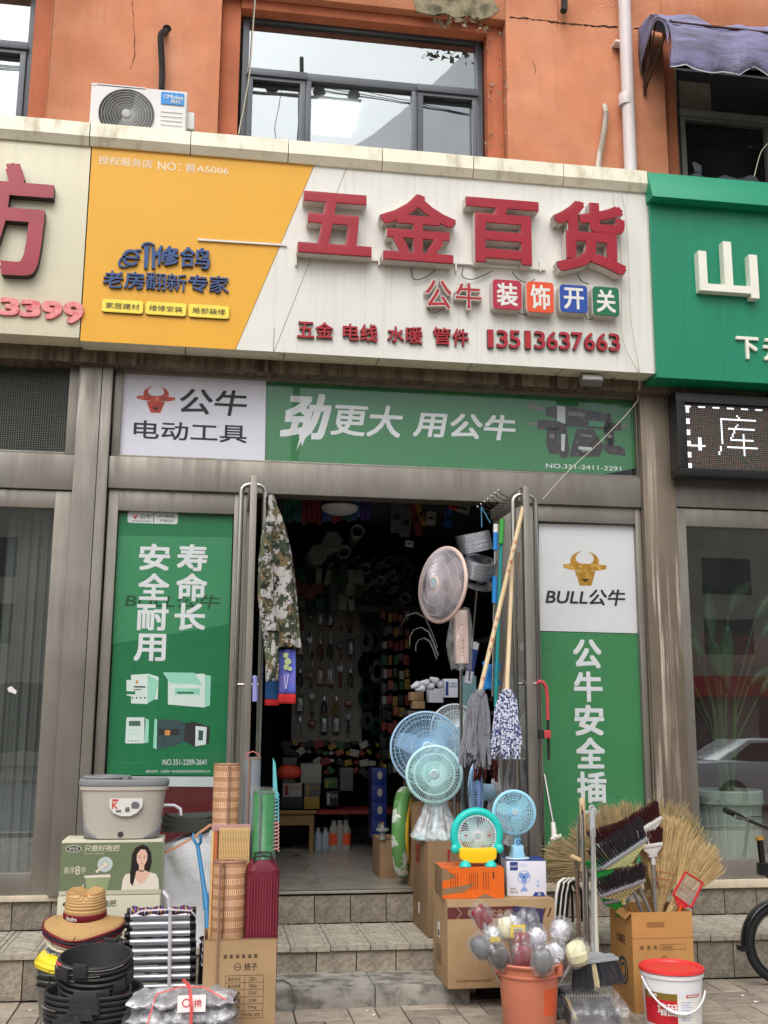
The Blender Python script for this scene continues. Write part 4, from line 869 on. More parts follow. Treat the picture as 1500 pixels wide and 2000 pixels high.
# floodlight
fl = thing('floodlight', 'small grey floodlight tucked under the white sign', 'floodlight', tuple(P(1155, 742, 7.5)))
c = P(1155, 742, 7.5); Mx = Matrix.Translation(c) @ Matrix.Rotation(-.5, 4, 'X')
mb = MB(); mb.box(-.085,.085,-.03,.04,-.03,.03, M=Mx)
for k in range(7): mb.box(-.07+k*.022, -.062+k*.022, .04, .06, -.025, .025, M=Mx)
build('housing', mb, mat('cast_grey', C(130,128,126), .5, .4, .2, 20), parent=fl, world=True, bevel=.005)
mb = MB(); mb.box(-.075,.075,-.034,-.0305,-.022,.022, M=Mx); build('lens', mb, mat('lens_grey', C(190,190,188), .15), parent=fl, world=True)
mb = MB(); mb.tube([Mx @ Vector((-.09,0,0)), Mx @ Vector((-.09,.08,.05)), (c.x-.03, 7.6, c.z+.06)], .006, 6); mb.tube([Mx @ Vector((.09,0,0)), Mx @ Vector((.09,.08,.05)), (c.x+.06, 7.61, c.z+.05)], .006, 6); build('bracket', mb, mat('cast_grey'), parent=fl, world=True)
wire('lamp_cable', [(1180,750,7.5),(1195,740,7.55),(1205,738,7.6)], .004, WIRE, parent=fl)

# ------------------------------------------------------------------ awning
aw = thing('awning', 'torn lavender fabric awning on rusty arms over the right upper window', 'awning', tuple(P(1330, 80, 7.93)))
LAV = mat('lavender_canvas', C(138,135,172), .85, 0, .22, 8, bump=.8, bs=40, col2=C(104,100,106), c2t=(.42,.68), c2s=3.2, stretch=(.6,1,3), streak=.3, scol=C(196,192,226), sx=18, sz=1.5)
xa0 = P(1252, 90, 7.93).x; xe0 = P(1302, 160, 7.2).x; L = 2.6
pr = [(7.93, P(1300,8,7.93).z+.02), (7.80, 0), (7.62, 0), (7.46, 0), (7.36, 0), (7.30, 0)]
zA = P(1254, 45, 7.93).z-.17; zE = P(1320, 88, 7.3).z
prof = [(7.93, zA+.10), (7.80, zA+.10), (7.66, zA+.045), (7.52, zA-.04), (7.42, zA-.14), (7.34, zA-.24)]
def fn(a, b):
    t = b*(len(prof)-1); i = min(int(t), len(prof)-2); f = t-i; y = prof[i][0]*(1-f)+prof[i+1][0]*f; z = prof[i][1]*(1-f)+prof[i+1][1]*f
    x = xa0-.02+a*L; s = .03*math.sin(a*17)*b*math.sin(PI*b)+.012*math.sin(a*43+3)*b; w_ = noise.noise((a*9, b*4, 1.7))*.045*math.sin(PI*min(1, b*1.1))+noise.noise((a*30, b*9, 4))*.012; return (x, y-s*.4-w_*.5, z-.03*abs(math.sin(a*10.5))*b+s*.6+w_)
mb = MB(); mb.grid(60, 20, fn); build('canopy', mb, LAV, parent=aw, world=True, smooth=60, solid=.003)
zv = prof[-1][1]
def fv(a, b):
    x = xa0-.02+a*L; top = fn(a, 1); dr = .35+.028*math.cos(a*2*PI*9)+.03*math.sin(a*7+1); r_ = b
    return (x+.008*math.sin(a*60+b*4), top[1]-.03*math.sin(PI*b)-.03*noise.noise((a*22, b*2, 5))*b-.012*math.sin(a*31)*b, top[2]-dr*b-(.03*noise.noise((a*40, 3, 1)) if b == 1 else 0)+.01*noise.noise((a*25, b*3, 9)))
mb = MB(); mb.grid(80, 8, fv)
mb.f = [f for i, f in enumerate(mb.f) if not (i//80 > 4 and (i % 80) in (30, 31, 32, 58, 59) )]; mb.m = [0]*len(mb.f)
build('valance', mb, LAV, parent=aw, world=True, smooth=60, solid=.003)
def fs(a, b):       # side cheek
    t = a*(len(prof)-1); i = min(int(t), len(prof)-2); f = t-i; y = prof[i][0]*(1-f)+prof[i+1][0]*f; z = prof[i][1]*(1-f)+prof[i+1][1]*f
    low = zA-.33+.26*(1-abs(2*a-1)**1.5)-(.28 if a > .9 else 0)*(a-.9)*10
    return (xa0-.021+.006*math.sin(b*9+a*12), y, z+(low-z)*b)
mb = MB(); mb.grid(24, 10, fs); build('cheek', mb, LAV, parent=aw, world=True, smooth=60, solid=.003)
RUST = mat('rusty_iron', C(74,52,42), .8, .3, .4, 30, bump=.3, bs=90)
mb = MB(); zb_ = P(1254, 182, 7.93).z
for xx in (xa0+.015, xa0+2.4): mb.tube([(xx, 7.93, zA+.08), (xx, 7.93, zb_)], .012, 6); mb.tube([(xx, 7.92, zb_+.02), (xx, 7.36, zA-.2)], .009, 6); mb.tube([(xx, 7.92, zb_+.08), (xx, 7.62, zA-.0)], .007, 6); mb.tube([(xx, 7.92, zb_+.02), (xx, 7.72, zA+.02)], .008, 6)
mb.tube([(xa0, 7.36, zA-.22), (xa0+2.5, 7.36, zA-.22)], .011, 6)
build('arm', mb, RUST, parent=aw, world=True)
mb = MB()
for zz in (.02, .12, .26, .3): mb.tube([(fn(k/40, 1)[0], fv(k/40, 1)[1]-.004, fv(k/40, 1)[2]) for k in range(41)], .005, 4); break
build('piping', mb, mat('white_piping', C(206,204,210), .7), parent=aw, world=True)
wire('rope', [(1500,280,7.7),(1485,300,7.7),(1473,345,7.7)], .004, WIREW, 'thin rope hanging in front of the dark window under the awning', 'rope')

CAPW = mat('black_line', C(30,30,32), .6)
# ------------------------------------------------------------------ the other side of the street (seen in the glass)
ob = thing('apartment_building', 'pale apartment block across the street behind the viewer', 'building', (0, -26, 0))
PAL = mat('pale_facade', C(176,168,154), .9, 0, .15, 1.5); OGL = mat('dark_window', C(40,48,54), .15); RAW = mat('red_awning_cloth', C(190,34,30), .8)
build('wall', MB().box(-40, 60, -34, -26, -.1, 9.6), PAL, parent=ob, world=True)
k = 0
for fl_ in range(2):
    for i in range(16): build('window', MB().box(-18+i*4.2, -15.8+i*4.2, -26.05, -25.98, 4.3+fl_*2.5, 5.8+fl_*2.5), OGL, parent=ob, world=True, smooth=0)
for i in range(8): build('shop_window', MB().box(-18+i*8, -12+i*8, -26.06, -25.98, .4, 2.9), OGL, parent=ob, world=True, smooth=0)
tag(build('shop_awning', MB().prism([(12, 2.6), (24, 2.6), (24, 3.4), (12, 3.4)], -27.4+1.3, -24.9), RAW, loc=(18, -25, 2.6), world=True), 'long red shop awning across the street behind the viewer', 'awning')
LEAF = mat('street_leaf', C(64,84,40), .8, 0, .4, 3); BARK = mat('street_bark', C(84,72,60), .9, 0, .3, 12, bump=.6, bs=30)
def tree(x, y, h, R, seed):
    r = random.Random(seed); t = thing('street_tree', 'leafy street tree across the road behind the viewer, %s along the row' % ('first','second','third','fourth','fifth')[seed], 'tree', (x, y, 0), group='street trees across the road')
    mb = MB(); mb.tube([(0,0,-.1),(.05,0,h*.3),(-.05,.05,h*.55)], [.16,.12,.09], 8)
    for k in range(6): a = k*1.05; mb.tube([(0,0,h*.45),(math.cos(a)*R*.4, math.sin(a)*R*.4, h*.68),(math.cos(a)*R*.7, math.sin(a)*R*.7, h*.85)], [.07,.045,.02], 6)
    build('trunk', mb, BARK, parent=t)
    mb = MB(); cl = [(r.uniform(-.6,.6)*R, r.uniform(-.6,.6)*R, h*.75+r.uniform(-.25,.25)*h) for _ in range(22)]
    for k in range(3000):
        c = r.choice(cl); d = Vector((r.gauss(0,1), r.gauss(0,1), r.gauss(0,1))).normalized()*R*.33*r.random()**.4; p = Vector(c)+d; s = .11
        u = Vector((r.gauss(0,1), r.gauss(0,1), r.gauss(0,.6))).normalized()*s; v = u.orthogonal().normalized()*s*.6; mb.add([p-u, p+v*.7, p+u, p-v*.7], [(0,1,2,3)])
    build('crown', mb, LEAF, parent=t, kind='stuff', smooth=0)
for i, x in enumerate((-9, -2.5, 5, 13.5, 22)): tree(x, -19-(i % 2), 7+(i % 3), 2.3, i)
cart = thing('parked_car', 'white saloon car parked across the road behind the viewer', 'car', (12.0, -6.6, -.155))
CW = mat('car_white', C(224,226,226), .12, 0, .02, coat=1.); CG = mat('car_glass', C(22,26,28), .05); TY = mat('tyre_black', C(24,24,24), .85)
def carbody(mb, prof, hw):
    n = len(prof); vs = []
    for s, k in ((-1, 1.), (-.92, 1.03)): pass
    rows = [(-hw, 0), (-hw*.93, 1), (hw*.93, 1), (hw, 0)]
    for y, kk in rows: vs += [(x, y, z+(.02 if kk else 0)) for x, z in prof]
    fs = [(r*n+i, r*n+(i+1) % n, (r+1)*n+(i+1) % n, (r+1)*n+i) for r in range(3) for i in range(n)]+[tuple(range(n))[::-1], tuple(range(3*n, 4*n))]
    mb.add(vs, fs)
mb = MB(); carbody(mb, [(-2.3,.35),(-1.8,.2),(1.8,.2),(2.3,.35),(2.32,.62),(2.1,.78),(1.1,.92),(-1.55,.98),(-2.2,.96),(-2.32,.7)], .9); build('body', mb, CW, parent=cart, bevel=.05)
mb = MB(); carbody(mb, [(1.15,.92),(.45,1.36),(-.1,1.44),(-.9,1.42),(-1.65,.98)], .72); build('roof', mb, CW, parent=cart, bevel=.05)
for s in (-1, 1):
    for q in ([(.92,.97),(.4,1.31),(-.12,1.38),(-.15,.97)], [(-.22,.97),(-.2,1.38),(-.85,1.36),(-1.35,1.0)]): build('window', MB().add([(x, s*.725, z) for x, z in q], [(0,1,2,3)]), CG, parent=cart, smooth=0)
    for x in (-1.4, 1.4):
        w = build('wheel', MB().cyl((x, s*.7, .31), (x, s*.91, .31), .32, n=24), TY, parent=cart); build('rim', MB().cyl((x, s*.9, .31), (x, s*.92, .31), .2, n=12), mat('rim_grey', C(170,170,172), .3, .8), parent=w)

# power line crossarm across the road, mirrored in the upper window
t = thing('utility_pole', 'concrete utility pole with crossarm, insulators and wires behind the viewer', 'utility pole', (1.62, -7.5, 0)); PG_ = mat('pole_concrete', C(120,116,108), .9); INS = mat('insulator_brown', C(70,50,44), .25)
build('shaft', MB().cyl((0,0,-.1), (0,0,17.6), .12, .05, 16), PG_, parent=t, smooth=50); build('crossarm', MB().box(-1.5,1.5,-.03,.03,16.53,16.59), mat('galv_arm', C(140,142,142), .5, .5), parent=t)
for k, x in enumerate((-1.3,-.7,.45,1.3)): build('insulator', MB().lathe([(0,0),(.05,0),(.05,.06),(.16,.08),(.16,.12),(.07,.14),(.13,.18),(.12,.21),(.05,.25),(0,.26)], 16, (x,0,16.6)), INS, parent=t, smooth=50)
for k, x in enumerate((-1.3,-.45,.45,1.3)): build('wire', MB().tube([(x-30, 0, 16.2+k*.3), (x-10, 0, 16.45), (x, 0, 16.86), (x+10, 0, 16.2-k*.2), (x+30, 0, 15.6)], .011, 4), CAPW, parent=t)
build('down_wire', MB().tube([(-.45,0,16.8),(-.6,.1,15.6),(-.5,.1,14.8),(-.25,.1,14.2),(-.3,.05,12)], .012, 4), CAPW, parent=t)
# ------------------------------------------------------------------ goods on the left
KRAFT = mat('kraft_board', C(172,142,106), .8, 0, .1, 5, bump=.12, bs=40, col2=C(160,128,94), c2t=(.45,.7), c2s=3, streak=.2, scol=C(150,112,74), sx=60, sz=1.5)
KRAFTD = mat('brown_board', C(140,112,82), .8, 0, .12, 5, bump=.12, bs=40, streak=.2, scol=C(120,88,58), sx=60, sz=1.5)
TAPE = mat('packing_tape', C(186,142,90), .25, 0, .05); KINK = mat('board_ink', C(70,52,40), .7, var=.1); KRED = mat('board_red_ink', C(150,44,40), .7, 0, .1)
def carton(name, label, x0, x1, y0, y1, z0, z1, m=KRAFT, rz=0, group=None, cat='carton', bev=.004, tape=True, open_=False):
    w, d, h = x1-x0, y1-y0, z1-z0
    t = thing(name, label, cat, ((x0+x1)/2, (y0+y1)/2, z0), rz, group)
    mb = MB()
    if not open_:
        r = random.Random(int(abs(x0*1000)+z0*77)); n = 4
        mb.box(-w/2, w/2, -d/2, d/2, 0, h); o = build('box', mb, m, parent=t, bevel=bev)
        if tape:
            for s in (-1, 1): build('flap', MB().box(-w/2+.002, w/2-.002, min(0, s*d/2)+(.0015 if s > 0 else .002), max(0, s*d/2)-(.0015 if s < 0 else .002), h, h+.0022), m, parent=t)
            build('tape', MB().box(-w/2-.0008, w/2+.0008, -.024, .024, h-.03, h+.0028), TAPE, parent=t)
    else:
        k = .004
        mb.box(-w/2, w/2, -d/2, -d/2+k, 0, h); mb.box(-w/2, w/2, d/2-k, d/2, 0, h); mb.box(-w/2, -w/2+k, -d/2+k, d/2-k, 0, h); mb.box(w/2-k, w/2, -d/2+k, d/2-k, 0, h); mb.box(-w/2+k, w/2-k, -d/2+k, d/2-k, 0, k); build('box', mb, m, parent=t)
    t['dims'] = (w, d, h); fr = Surf((-w/2, -d/2, 0), (1,0,0), (0,0,1)); lf = Surf((-w/2, d/2, 0), (0,-1,0), (0,0,1)); tp_ = Surf((-w/2, -d/2, h), (1,0,0), (0,1,0))
    return t, fr, lf, tp_, w, d, h
def bprint(t, S, fn, mats, name='print'):
    mb = MB(); fn(S, mb); out = None
    for p in mb.pieces(): out = build(name, p, mats, parent=t, smooth=0)
    return out
OLIVE = mat('olive_print', C(112,124,94), .5, 0, .05, 3); CREAMB = mat('cream_board', C(208,204,182), .6, 0, .06, 3); SKIN = mat('printed_skin', C(226,186,164), .5, var=.04); HAIR = mat('printed_hair', C(34,26,26), .5, var=.1); CLOTH = mat('printed_cloth', C(228,218,202), .5, var=.05); LIP = mat('printed_lip', C(186,80,80), .5, var=0)
SV = mat('silver_ink', C(206,204,186), .4, 0, .05)
def mopbox(z0, label, full, dx=0.):
    x0, x1 = -.835+dx, -.255+dx
    t, fr, lf, tp_, w, d, h = carton('mop_carton', label, x0, x1, 6.72, 7.02, z0, z0+.305, CREAMB, group='cartons of the mop bucket stack', tape=False)
    def f(S, mb): S.rect(mb, .0, .026, w, h-.012, .0008)
    if full: bprint(t, fr, f, OLIVE)
    def f(S, mb):
        S.text(mb, '只做好拖把', .225*w, .80*h, .57*w, .92*h, .0014, bold=.02, shear=.15); mb.cut(); S.text(mb, 'ONLY WELL GOOD MOP', .225*w, .745*h, .42*w, .775*h, .0014); mb.cut()
        if full:
            S.text(mb, '悬浮', .035*w, .40*h, .14*w, .52*h, .0014, bold=.01); mb.cut(); S.text(mb, '8', .145*w, .38*h, .195*w, .54*h, .0014, bold=.03); mb.cut(); S.text(mb, '字', .2*w, .40*h, .25*w, .52*h, .0014, bold=.01)
    bprint(t, fr, f, SV if full else mat('olive_ink', C(90,96,76), .5), 'lettering')
    def f(S, mb):
        S.circ(mb, .12*w, .855*h, .045, .0012, 0, 24, .02); S.circ(mb, .12*w, .855*h, .04, .0016, 1, 24, .016); S.text(mb, '好生活', .075*w, .825*h, .165*w, .885*h, .002, mi=2, bold=.02)
    bprint(t, fr, f, [SV, mat('ink_navy', C(44,48,50), .5), WHITEP], 'emblem')
    if not full: return t
    def f(S, mb):     # spin mop in a bucket
        S.hoop(mb, .435*w, .56*h, .016, .043, .0013, 0); S.circ(mb, .435*w, .56*h, .014, .0014, 1); S.line(mb, (.43*w,.55*h), (.35*w,.42*h), .012, .0018, 1)
        S.poly(mb, [(.25*w,.32*h),(.27*w,.09*h),(.46*w,.07*h),(.49*w,.31*h)], .0014, 2); S.poly(mb, [(.24*w,.32*h),(.235*w,.36*h),(.49*w,.38*h),(.495*w,.32*h)], .0018, 1); S.line(mb, (.24*w,.2*h), (.18*w,.06*h), .006, .0018, 1)
    bprint(t, fr, f, [LTG, CLOTH, mat('print_moss', C(150,164,120), .5)], 'mop_picture')
    def f(S, mb):     # half-length portrait of a woman with a plait
        cx, s = .795*w, h; q = lambda pts, m, k: S.poly(mb, [(cx+a*s, b*s) for a, b in pts], .001+.0004*k, m)
        q([(-.36,.085),(-.34,.28),(-.30,.37),(-.14,.41),(.14,.41),(.28,.37),(.33,.27),(.35,.085)], 2, 1)
        q([(-.17,.38),(-.20,.55),(-.19,.74),(-.13,.86),(0,.92),(.10,.88),(.17,.76),(.19,.58),(.15,.42),(.05,.40),(-.08,.40)], 1, 2)
        q([(-.19,.56),(-.13,.56),(-.10,.40),(-.13,.24),(-.15,.16),(-.20,.22),(-.21,.40)], 1, 5)
        q([(-.16,.38),(-.05,.22),(.0,.19),(.06,.22),(.17,.38),(.08,.44),(-.07,.44)], 0, 3); q([(-.045,.42),(-.05,.55),(.05,.55),(.05,.42)], 0, 3)
        q([(-.095,.74),(-.10,.64),(-.07,.56),(-.02,.51),(.02,.51),(.07,.56),(.10,.64),(.10,.74),(.06,.82),(-.03,.83)], 0, 4)
        q([(-.10,.72),(-.09,.79),(-.02,.845),(.05,.83),(.105,.74),(.12,.80),(.04,.89),(-.06,.87),(-.13,.78)], 1, 5)
        for a in (-.045, .045): q([(a-.022,.672),(a,.665),(a+.022,.672),(a,.682)], 1, 6); q([(a-.025,.702),(a+.025,.706),(a+.02,.712),(a-.02,.71)], 1, 6)
        q([(-.006,.60),(.01,.60),(.008,.615),(-.004,.615)], 3, 6); q([(-.022,.572),(0,.562),(.022,.572),(.0,.582)], 3, 6)
    bprint(t, fr, f, [SKIN, HAIR, CLOTH, LIP], 'portrait_picture'); return t
mopbox(.022, 'lowest cream mop carton on the pavement behind the straw hats', False); mopbox(.330, 'cream mop carton under the green one, behind the straw hats', False, -.004); mopbox(.638, 'olive green mop carton with a woman pictured on its front', True)

# mop bucket
PG = mat('bucket_taupe', C(186,180,170), .4, 0, .03, 4); DG = mat('bucket_grey', C(126,128,132), .4, 0, .04, 4)
bz = .948; t = thing('mop_bucket', 'oval taupe and grey mop bucket standing on the olive green carton', 'mop bucket', (-.505, 6.86, bz))
def oval(prof, n=40, rx=1., ry=.56):
    mb = MB(); vs = []
    for r, z in prof:
        for j in range(n):
            q = 2*PI*j/n; c, s_ = math.cos(q), math.sin(q); e = .72; mb.v.append((r*rx*math.copysign(abs(c)**e, c), r*ry*math.copysign(abs(s_)**e, s_), z))
    for i in range(len(prof)-1):
        for j in range(n): mb.f.append((i*n+j, i*n+(j+1) % n, (i+1)*n+(j+1) % n, (i+1)*n+j)); mb.m.append(0)
    return mb
H = .315
build('tub', oval([(.0,.002),(.205,0),(.215,.004),(.228,.10),(.240,.20),(.250,H-.04),(.262,H-.036),(.262,H-.016),(.25,H-.012),(.235,H-.02),(.22,.1),(0,.05)]), PG, parent=t, smooth=50)
build('rim', oval([(.246,H-.012),(.266,H-.01),(.268,H+.012),(.258,H+.026),(.240,H+.026),(.232,H+.012),(.232,H-.012)]), DG, parent=t, smooth=60)
mb = MB(); mb.lathe([(.10,H+.018),(.125,H+.02),(.13,H+.034),(.12,H+.044),(.10,H+.04),(.085,H+.0),(.08,H-.1),(0,H-.12)], 30, (-.115,0,0)); build('wringer', mb, DG, parent=t, smooth=50)
mb = MB(); mb.box(-.005,.03,-.12,.12,H+.02,H+.04); build('crossbar', mb, DG, parent=t, bevel=.006)
for s in (-1, 1):
    mb = MB(); n = 14
    for i in range(n+1):
        u = i/n; z = .125*(1-u)**.8*(1-u*.3)
        for k in (0, 1):
            zz = .001+z*k; r = (.215+.12*zz); a = math.radians(182 if s < 0 else -2)+(-s)*(-1)*math.radians(74)*u*(1 if s < 0 else 1)
            a = (PI+math.radians(62)*u) if s < 0 else (-math.radians(62)*u); c, s_ = math.cos(a), math.sin(a); e = .72; mb.v.append(((r+.004)*math.copysign(abs(c)**e, c), (r+.006)*.56*math.copysign(abs(s_)**e, s_), zz))
    for i in range(n): mb.f.append((2*i, 2*i+2, 2*i+3, 2*i+1) if s < 0 else (2*i+1, 2*i+3, 2*i+2, 2*i)); mb.m.append(0)
    build('corner_guard', mb, DG, parent=t, smooth=50, solid=.003)
S_ = Surf((0, -.138, 0), (1,0,0), (0,-.06,1)); mb = MB()
S_.slab(mb, [(-.07,.235),(.12,.235),(.12,.185),(.09,.15),(.05,.132),(.0,.132),(-.045,.15),(-.07,.185)][::-1], .0, .003, 0); S_.text(mb, 'K', -.055, .175, -.02, .215, .004, bold=.03, mi=1); S_.rect(mb, -.055, .219, -.02, .23, .004, 1); S_.poly(mb, [(.02,.17),(.025,.155),(.045,.155),(.05,.17),(.045,.185),(.028,.185)], .004, 2); S_.poly(mb, [(.055,.2),(.06,.175),(.1,.175),(.105,.2),(.09,.215),(.065,.215)], .004, 2); S_.rect(mb, -.03,.155,.0,.168,.004, 2)
build('label', mb, [WHITEP, mat('label_red', C(214,60,44), .5), mat('label_greyink', C(110,112,118), .5)], parent=t, smooth=0)
mb = MB(); mb.lathe([(0,-.006),(.016,-.006),(.017,0),(.0,.0)], 16, M=Matrix.Translation((0,-.124,.026)) @ Matrix.Rotation(PI/2, 4, 'X')); build('plug', mb, mat('plug_dark', C(60,60,62), .5), parent=t, smooth=0)

# hats
def straw(nm, c, c2):
    m = bpy.data.materials.new(nm); m.use_nodes = True; nt = m.node_tree; N = nt.nodes; L = nt.links; b = N['Principled BSDF']; b.inputs['Roughness'].default_value = .75
    tc = N.new('ShaderNodeTexCoord'); wv = N.new('ShaderNodeTexWave'); wv.wave_type = 'RINGS'; wv.rings_direction = 'SPHERICAL'; wv.inputs['Scale'].default_value = 34; wv.inputs['Distortion'].default_value = 1.2; wv.inputs['Detail'].default_value = 3; wv.inputs['Detail Scale'].default_value = 5; L.new(tc.outputs['Object'], wv.inputs['Vector'])
    mr = N.new('ShaderNodeMapRange'); mr.inputs['From Min'].default_value = .35; mr.inputs['From Max'].default_value = .1; L.new(wv.outputs['Fac'], mr.inputs['Value'])
    mx = N.new('ShaderNodeMix'); mx.data_type = 'RGBA'; mx.inputs[6].default_value = c; mx.inputs[7].default_value = c2; L.new(mr.outputs[0], mx.inputs[0]); L.new(mx.outputs[2], b.inputs['Base Color'])
    bp = N.new('ShaderNodeBump'); bp.inputs['Strength'].default_value = .7; bp.inputs['Distance'].default_value = .004; L.new(wv.outputs['Fac'], bp.inputs['Height']); L.new(bp.outputs[0], b.inputs['Normal']); return m
STRAW = straw('straw_weave', C(206,168,112), C(170,126,78)); CREAMH = mat('cream_felt', C(222,214,186), .8, 0, .05, 9, bump=.2, bs=60)
PATT = mat('patterned_cloth', C(92,92,104), .8, 0, .2, 20, col2=C(190,190,196), c2t=(.5,.54), c2s=24); YEL = mat('yellow_plastic', C(238,216,50), .4, 0, .05)
BAND = mat('maroon_band', C(122,26,46), .7, 0, .1)
hx, hy = -.635, 6.27
def hat(z, m, edge, label, R=.212, crown=.0, dx=0, dy=0, cr=.10, tilt=-.10, droop=.03, cat='hat', seed=1, saddle=.018, name='straw_hat'):
    M = Matrix.Translation((hx+dx, hy+dy, z)) @ Matrix.Rotation(-tilt, 4, 'X')
    t = thing(name, label, cat, M=M, group='hats stacked beside the mop cartons'); r = random.Random(seed); ph = r.uniform(0, 6)
    wob = lambda q, i, rr, zz: (0, (rr/R)**2*saddle*math.cos(2*q+.3)+.004*math.sin(5*q+ph)*(rr/R)**2)
    if crown: pr = [(0,crown*.86),(.03,crown*.84),(.06,crown*.93),(cr*.8,crown),(cr*.93,crown*.9),(cr*.98,crown*.5),(cr*1.02,.02),(cr*1.1,.008),(R*.7,-.006),(R*.88,-.014),(R,-droop)]
    else: pr = [(cr,.012),(cr*1.12,.004),(R*.7,-.006),(R*.88,-.014),(R,-droop)]
    mb = MB(); mb.lathe(pr, 48, wob=wob); 
    if crown:    # pinch the crown front
        mb.v = [(x, y, zc-(.022*max(0, 1-abs(x)/.03)*(zc > crown*.6))) if True else None for x, y, zc in mb.v]
    build('brim' if not crown else 'body', mb, m, parent=t, smooth=60, solid=.003)
    if edge: mb = MB(); mb.tube([((R+.001)*math.cos(q), (R+.001)*math.sin(q), -droop+wob(q, 0, R, 0)[1]) for q in [2*PI*k/60 for k in range(60)]], .006, 6, closed=True); build('edging', mb, edge, parent=t, smooth=60)
    return t
hat(.405, YEL, None, 'lowest yellow plastic hat at the left of the hat stack', .15, dx=-.085, dy=-.06, cr=.05, saddle=.004); hat(.420, YEL, None, 'middle yellow plastic hat sticking out left of the hat stack', .15, dx=-.09, dy=-.06, cr=.05, saddle=.004); hat(.436, YEL, None, 'topmost yellow plastic hat sticking out left of the hat stack', .15, dx=-.08, dy=-.05, cr=.05, saddle=.004)
hat(.458, PATT, None, 'grey and white patterned cloth hat, lower of two', .20, dx=.01, seed=3); hat(.478, PATT, None, 'grey and white patterned cloth hat, upper of two', .195, dx=.015, seed=4)
hat(.505, CREAMH, None, 'cream felt hat, lower of two, with a black chin cord', .203, seed=5, dx=.0, droop=.02); hat(.524, CREAMH, None, 'cream felt hat, upper of two, just under the straw hats', .205, seed=6, saddle=.03, droop=.012)
hat(.552, STRAW, BAND, 'straw hat with maroon edging, lowest of three', .21, seed=1); hat(.566, STRAW, mat('navy_band', C(40,30,52), .7), 'straw hat with dark navy edging, middle of three', .212, seed=1)
th = hat(.582, STRAW, BAND, 'topmost straw hat with a maroon band and white lettering', .214, crown=.155, cr=.108, seed=1)
mb = MB(); mb.lathe([(.114,.014),(.1125,.045),(.108,.047)], 40); build('hat_band', mb, BAND, parent=th, smooth=60, solid=.002)
mb = MB(); vs, fs, ns, asp = glyphs('Aindro', .02)
for x, y, z in vs: q = PI*1.22+x*.62; mb.v.append((.1165*math.cos(q), .1165*math.sin(q), .02+.022*y))
mb.f = list(fs); mb.m = [0]*len(fs); build('lettering', mb, WHITEP, parent=th, smooth=0)
mb = MB(); mb.tube([th.matrix_world.inverted() @ Vector(p) for p in [P(92,1818,6.1), P(97,1835,6.1), P(104,1846,6.08)]], .0025, 5); mb.tube([th.matrix_world.inverted() @ Vector(p) for p in [P(148,1830,6.03), P(138,1845,6.03)]], .0025, 5); build('chin_cord', mb, BLK, parent=th)
mb = MB(); pts = [P(92,1886,6.1), P(94,1905,6.08), P(96,1920,6.06), P(93,1935,6.06)]; mb.tube(pts, .003, 5); mb.tube([P(104,1884,6.1), P(100,1896,6.08), P(90,1903,6.08)], .003, 5)
tag(build('chin_strap', mb, BLK, loc=tuple(pts[0]), world=True), 'black chin cord dangling from the yellow hats', 'cord')
# metal pails under the hats
GALV = mat('galvanised', C(150,152,152), .3, .9, .15, 12)
for k in range(3):
    z0 = .0+k*.035; tag(build('metal_pail', MB().lathe([(0,0),(.12,0),(.16,.27),(.167,.275),(.166,.283),(.156,.275),(.118,.01),(0,.006)], 32), GALV, loc=(hx-.06, hy-.06, z0), smooth=50), 'galvanised pail nested under the hats, %s of three' % ('lowest','middle','topmost')[k], 'pail', 'nested metal pails')
    
# black rubber buckets
RUB = mat('black_rubber', C(46,46,48), .55, 0, .12, 14, bump=.2, bs=60); RGRIP = mat('red_grip', C(196,82,76), .6, 0, .15, 30); WIREM = mat('bucket_wire', C(170,166,160), .35, .8)
cxu, cyu = -.525, 5.83
for k in range(8):
    z = .15+k*.026; M = Matrix.Translation((cxu+.003*math.sin(k*2), cyu-.012*k*.3, z)) @ Matrix.Rotation(.16, 4, 'X') @ Matrix.Rotation(k*.5, 4, 'Z')
    t = thing('rubber_bucket', 'black rubber bucket with red grips, number %s from the top of the upper stack' % ('eight','seven','six','five','four','three','two','one')[k], 'bucket', M=M, group='black rubber buckets of the upper stack')
    R = .168+.0012*k; mb = MB(); mb.lathe([(0,0),(.115,.0),(.125,.01),(R-.006,.15),(R+.002,.153),(R+.006,.162),(R,.170),(R-.008,.168),(R-.014,.15),(.117,.016),(0,.01)], 40, sy=.94)
    build('pail', mb, RUB, parent=t, smooth=50)
    for a in (0, PI): mb = MB(); mb.box(R-.01, R+.012, -.035, .035, .125, .188, M=Matrix.Rotation(a+.9, 4, 'Z')); build('ear', mb, RUB, parent=t, bevel=.005)
    mb = MB(); mb.tube([((R+.008)*math.cos(q), (R+.008)*.94*math.sin(q), .158+.004*math.sin(q*3)) for q in [-2.3+k*.2+j*.16 for j in range(20)]], .0028, 5); h = build('handle', mb, WIREM, parent=t)
    mb = MB(); mb.tube([((R+.009)*math.cos(q), (R+.009)*.94*math.sin(q), .158+.004*math.sin(q*3)) for q in [-2.3+k*.2+(2+k*3 % 9)*.16+j*.1 for j in range(5)]], .0075, 7); build('grip', mb, RGRIP, parent=h)
cxl, cyl_ = -.525, 5.83
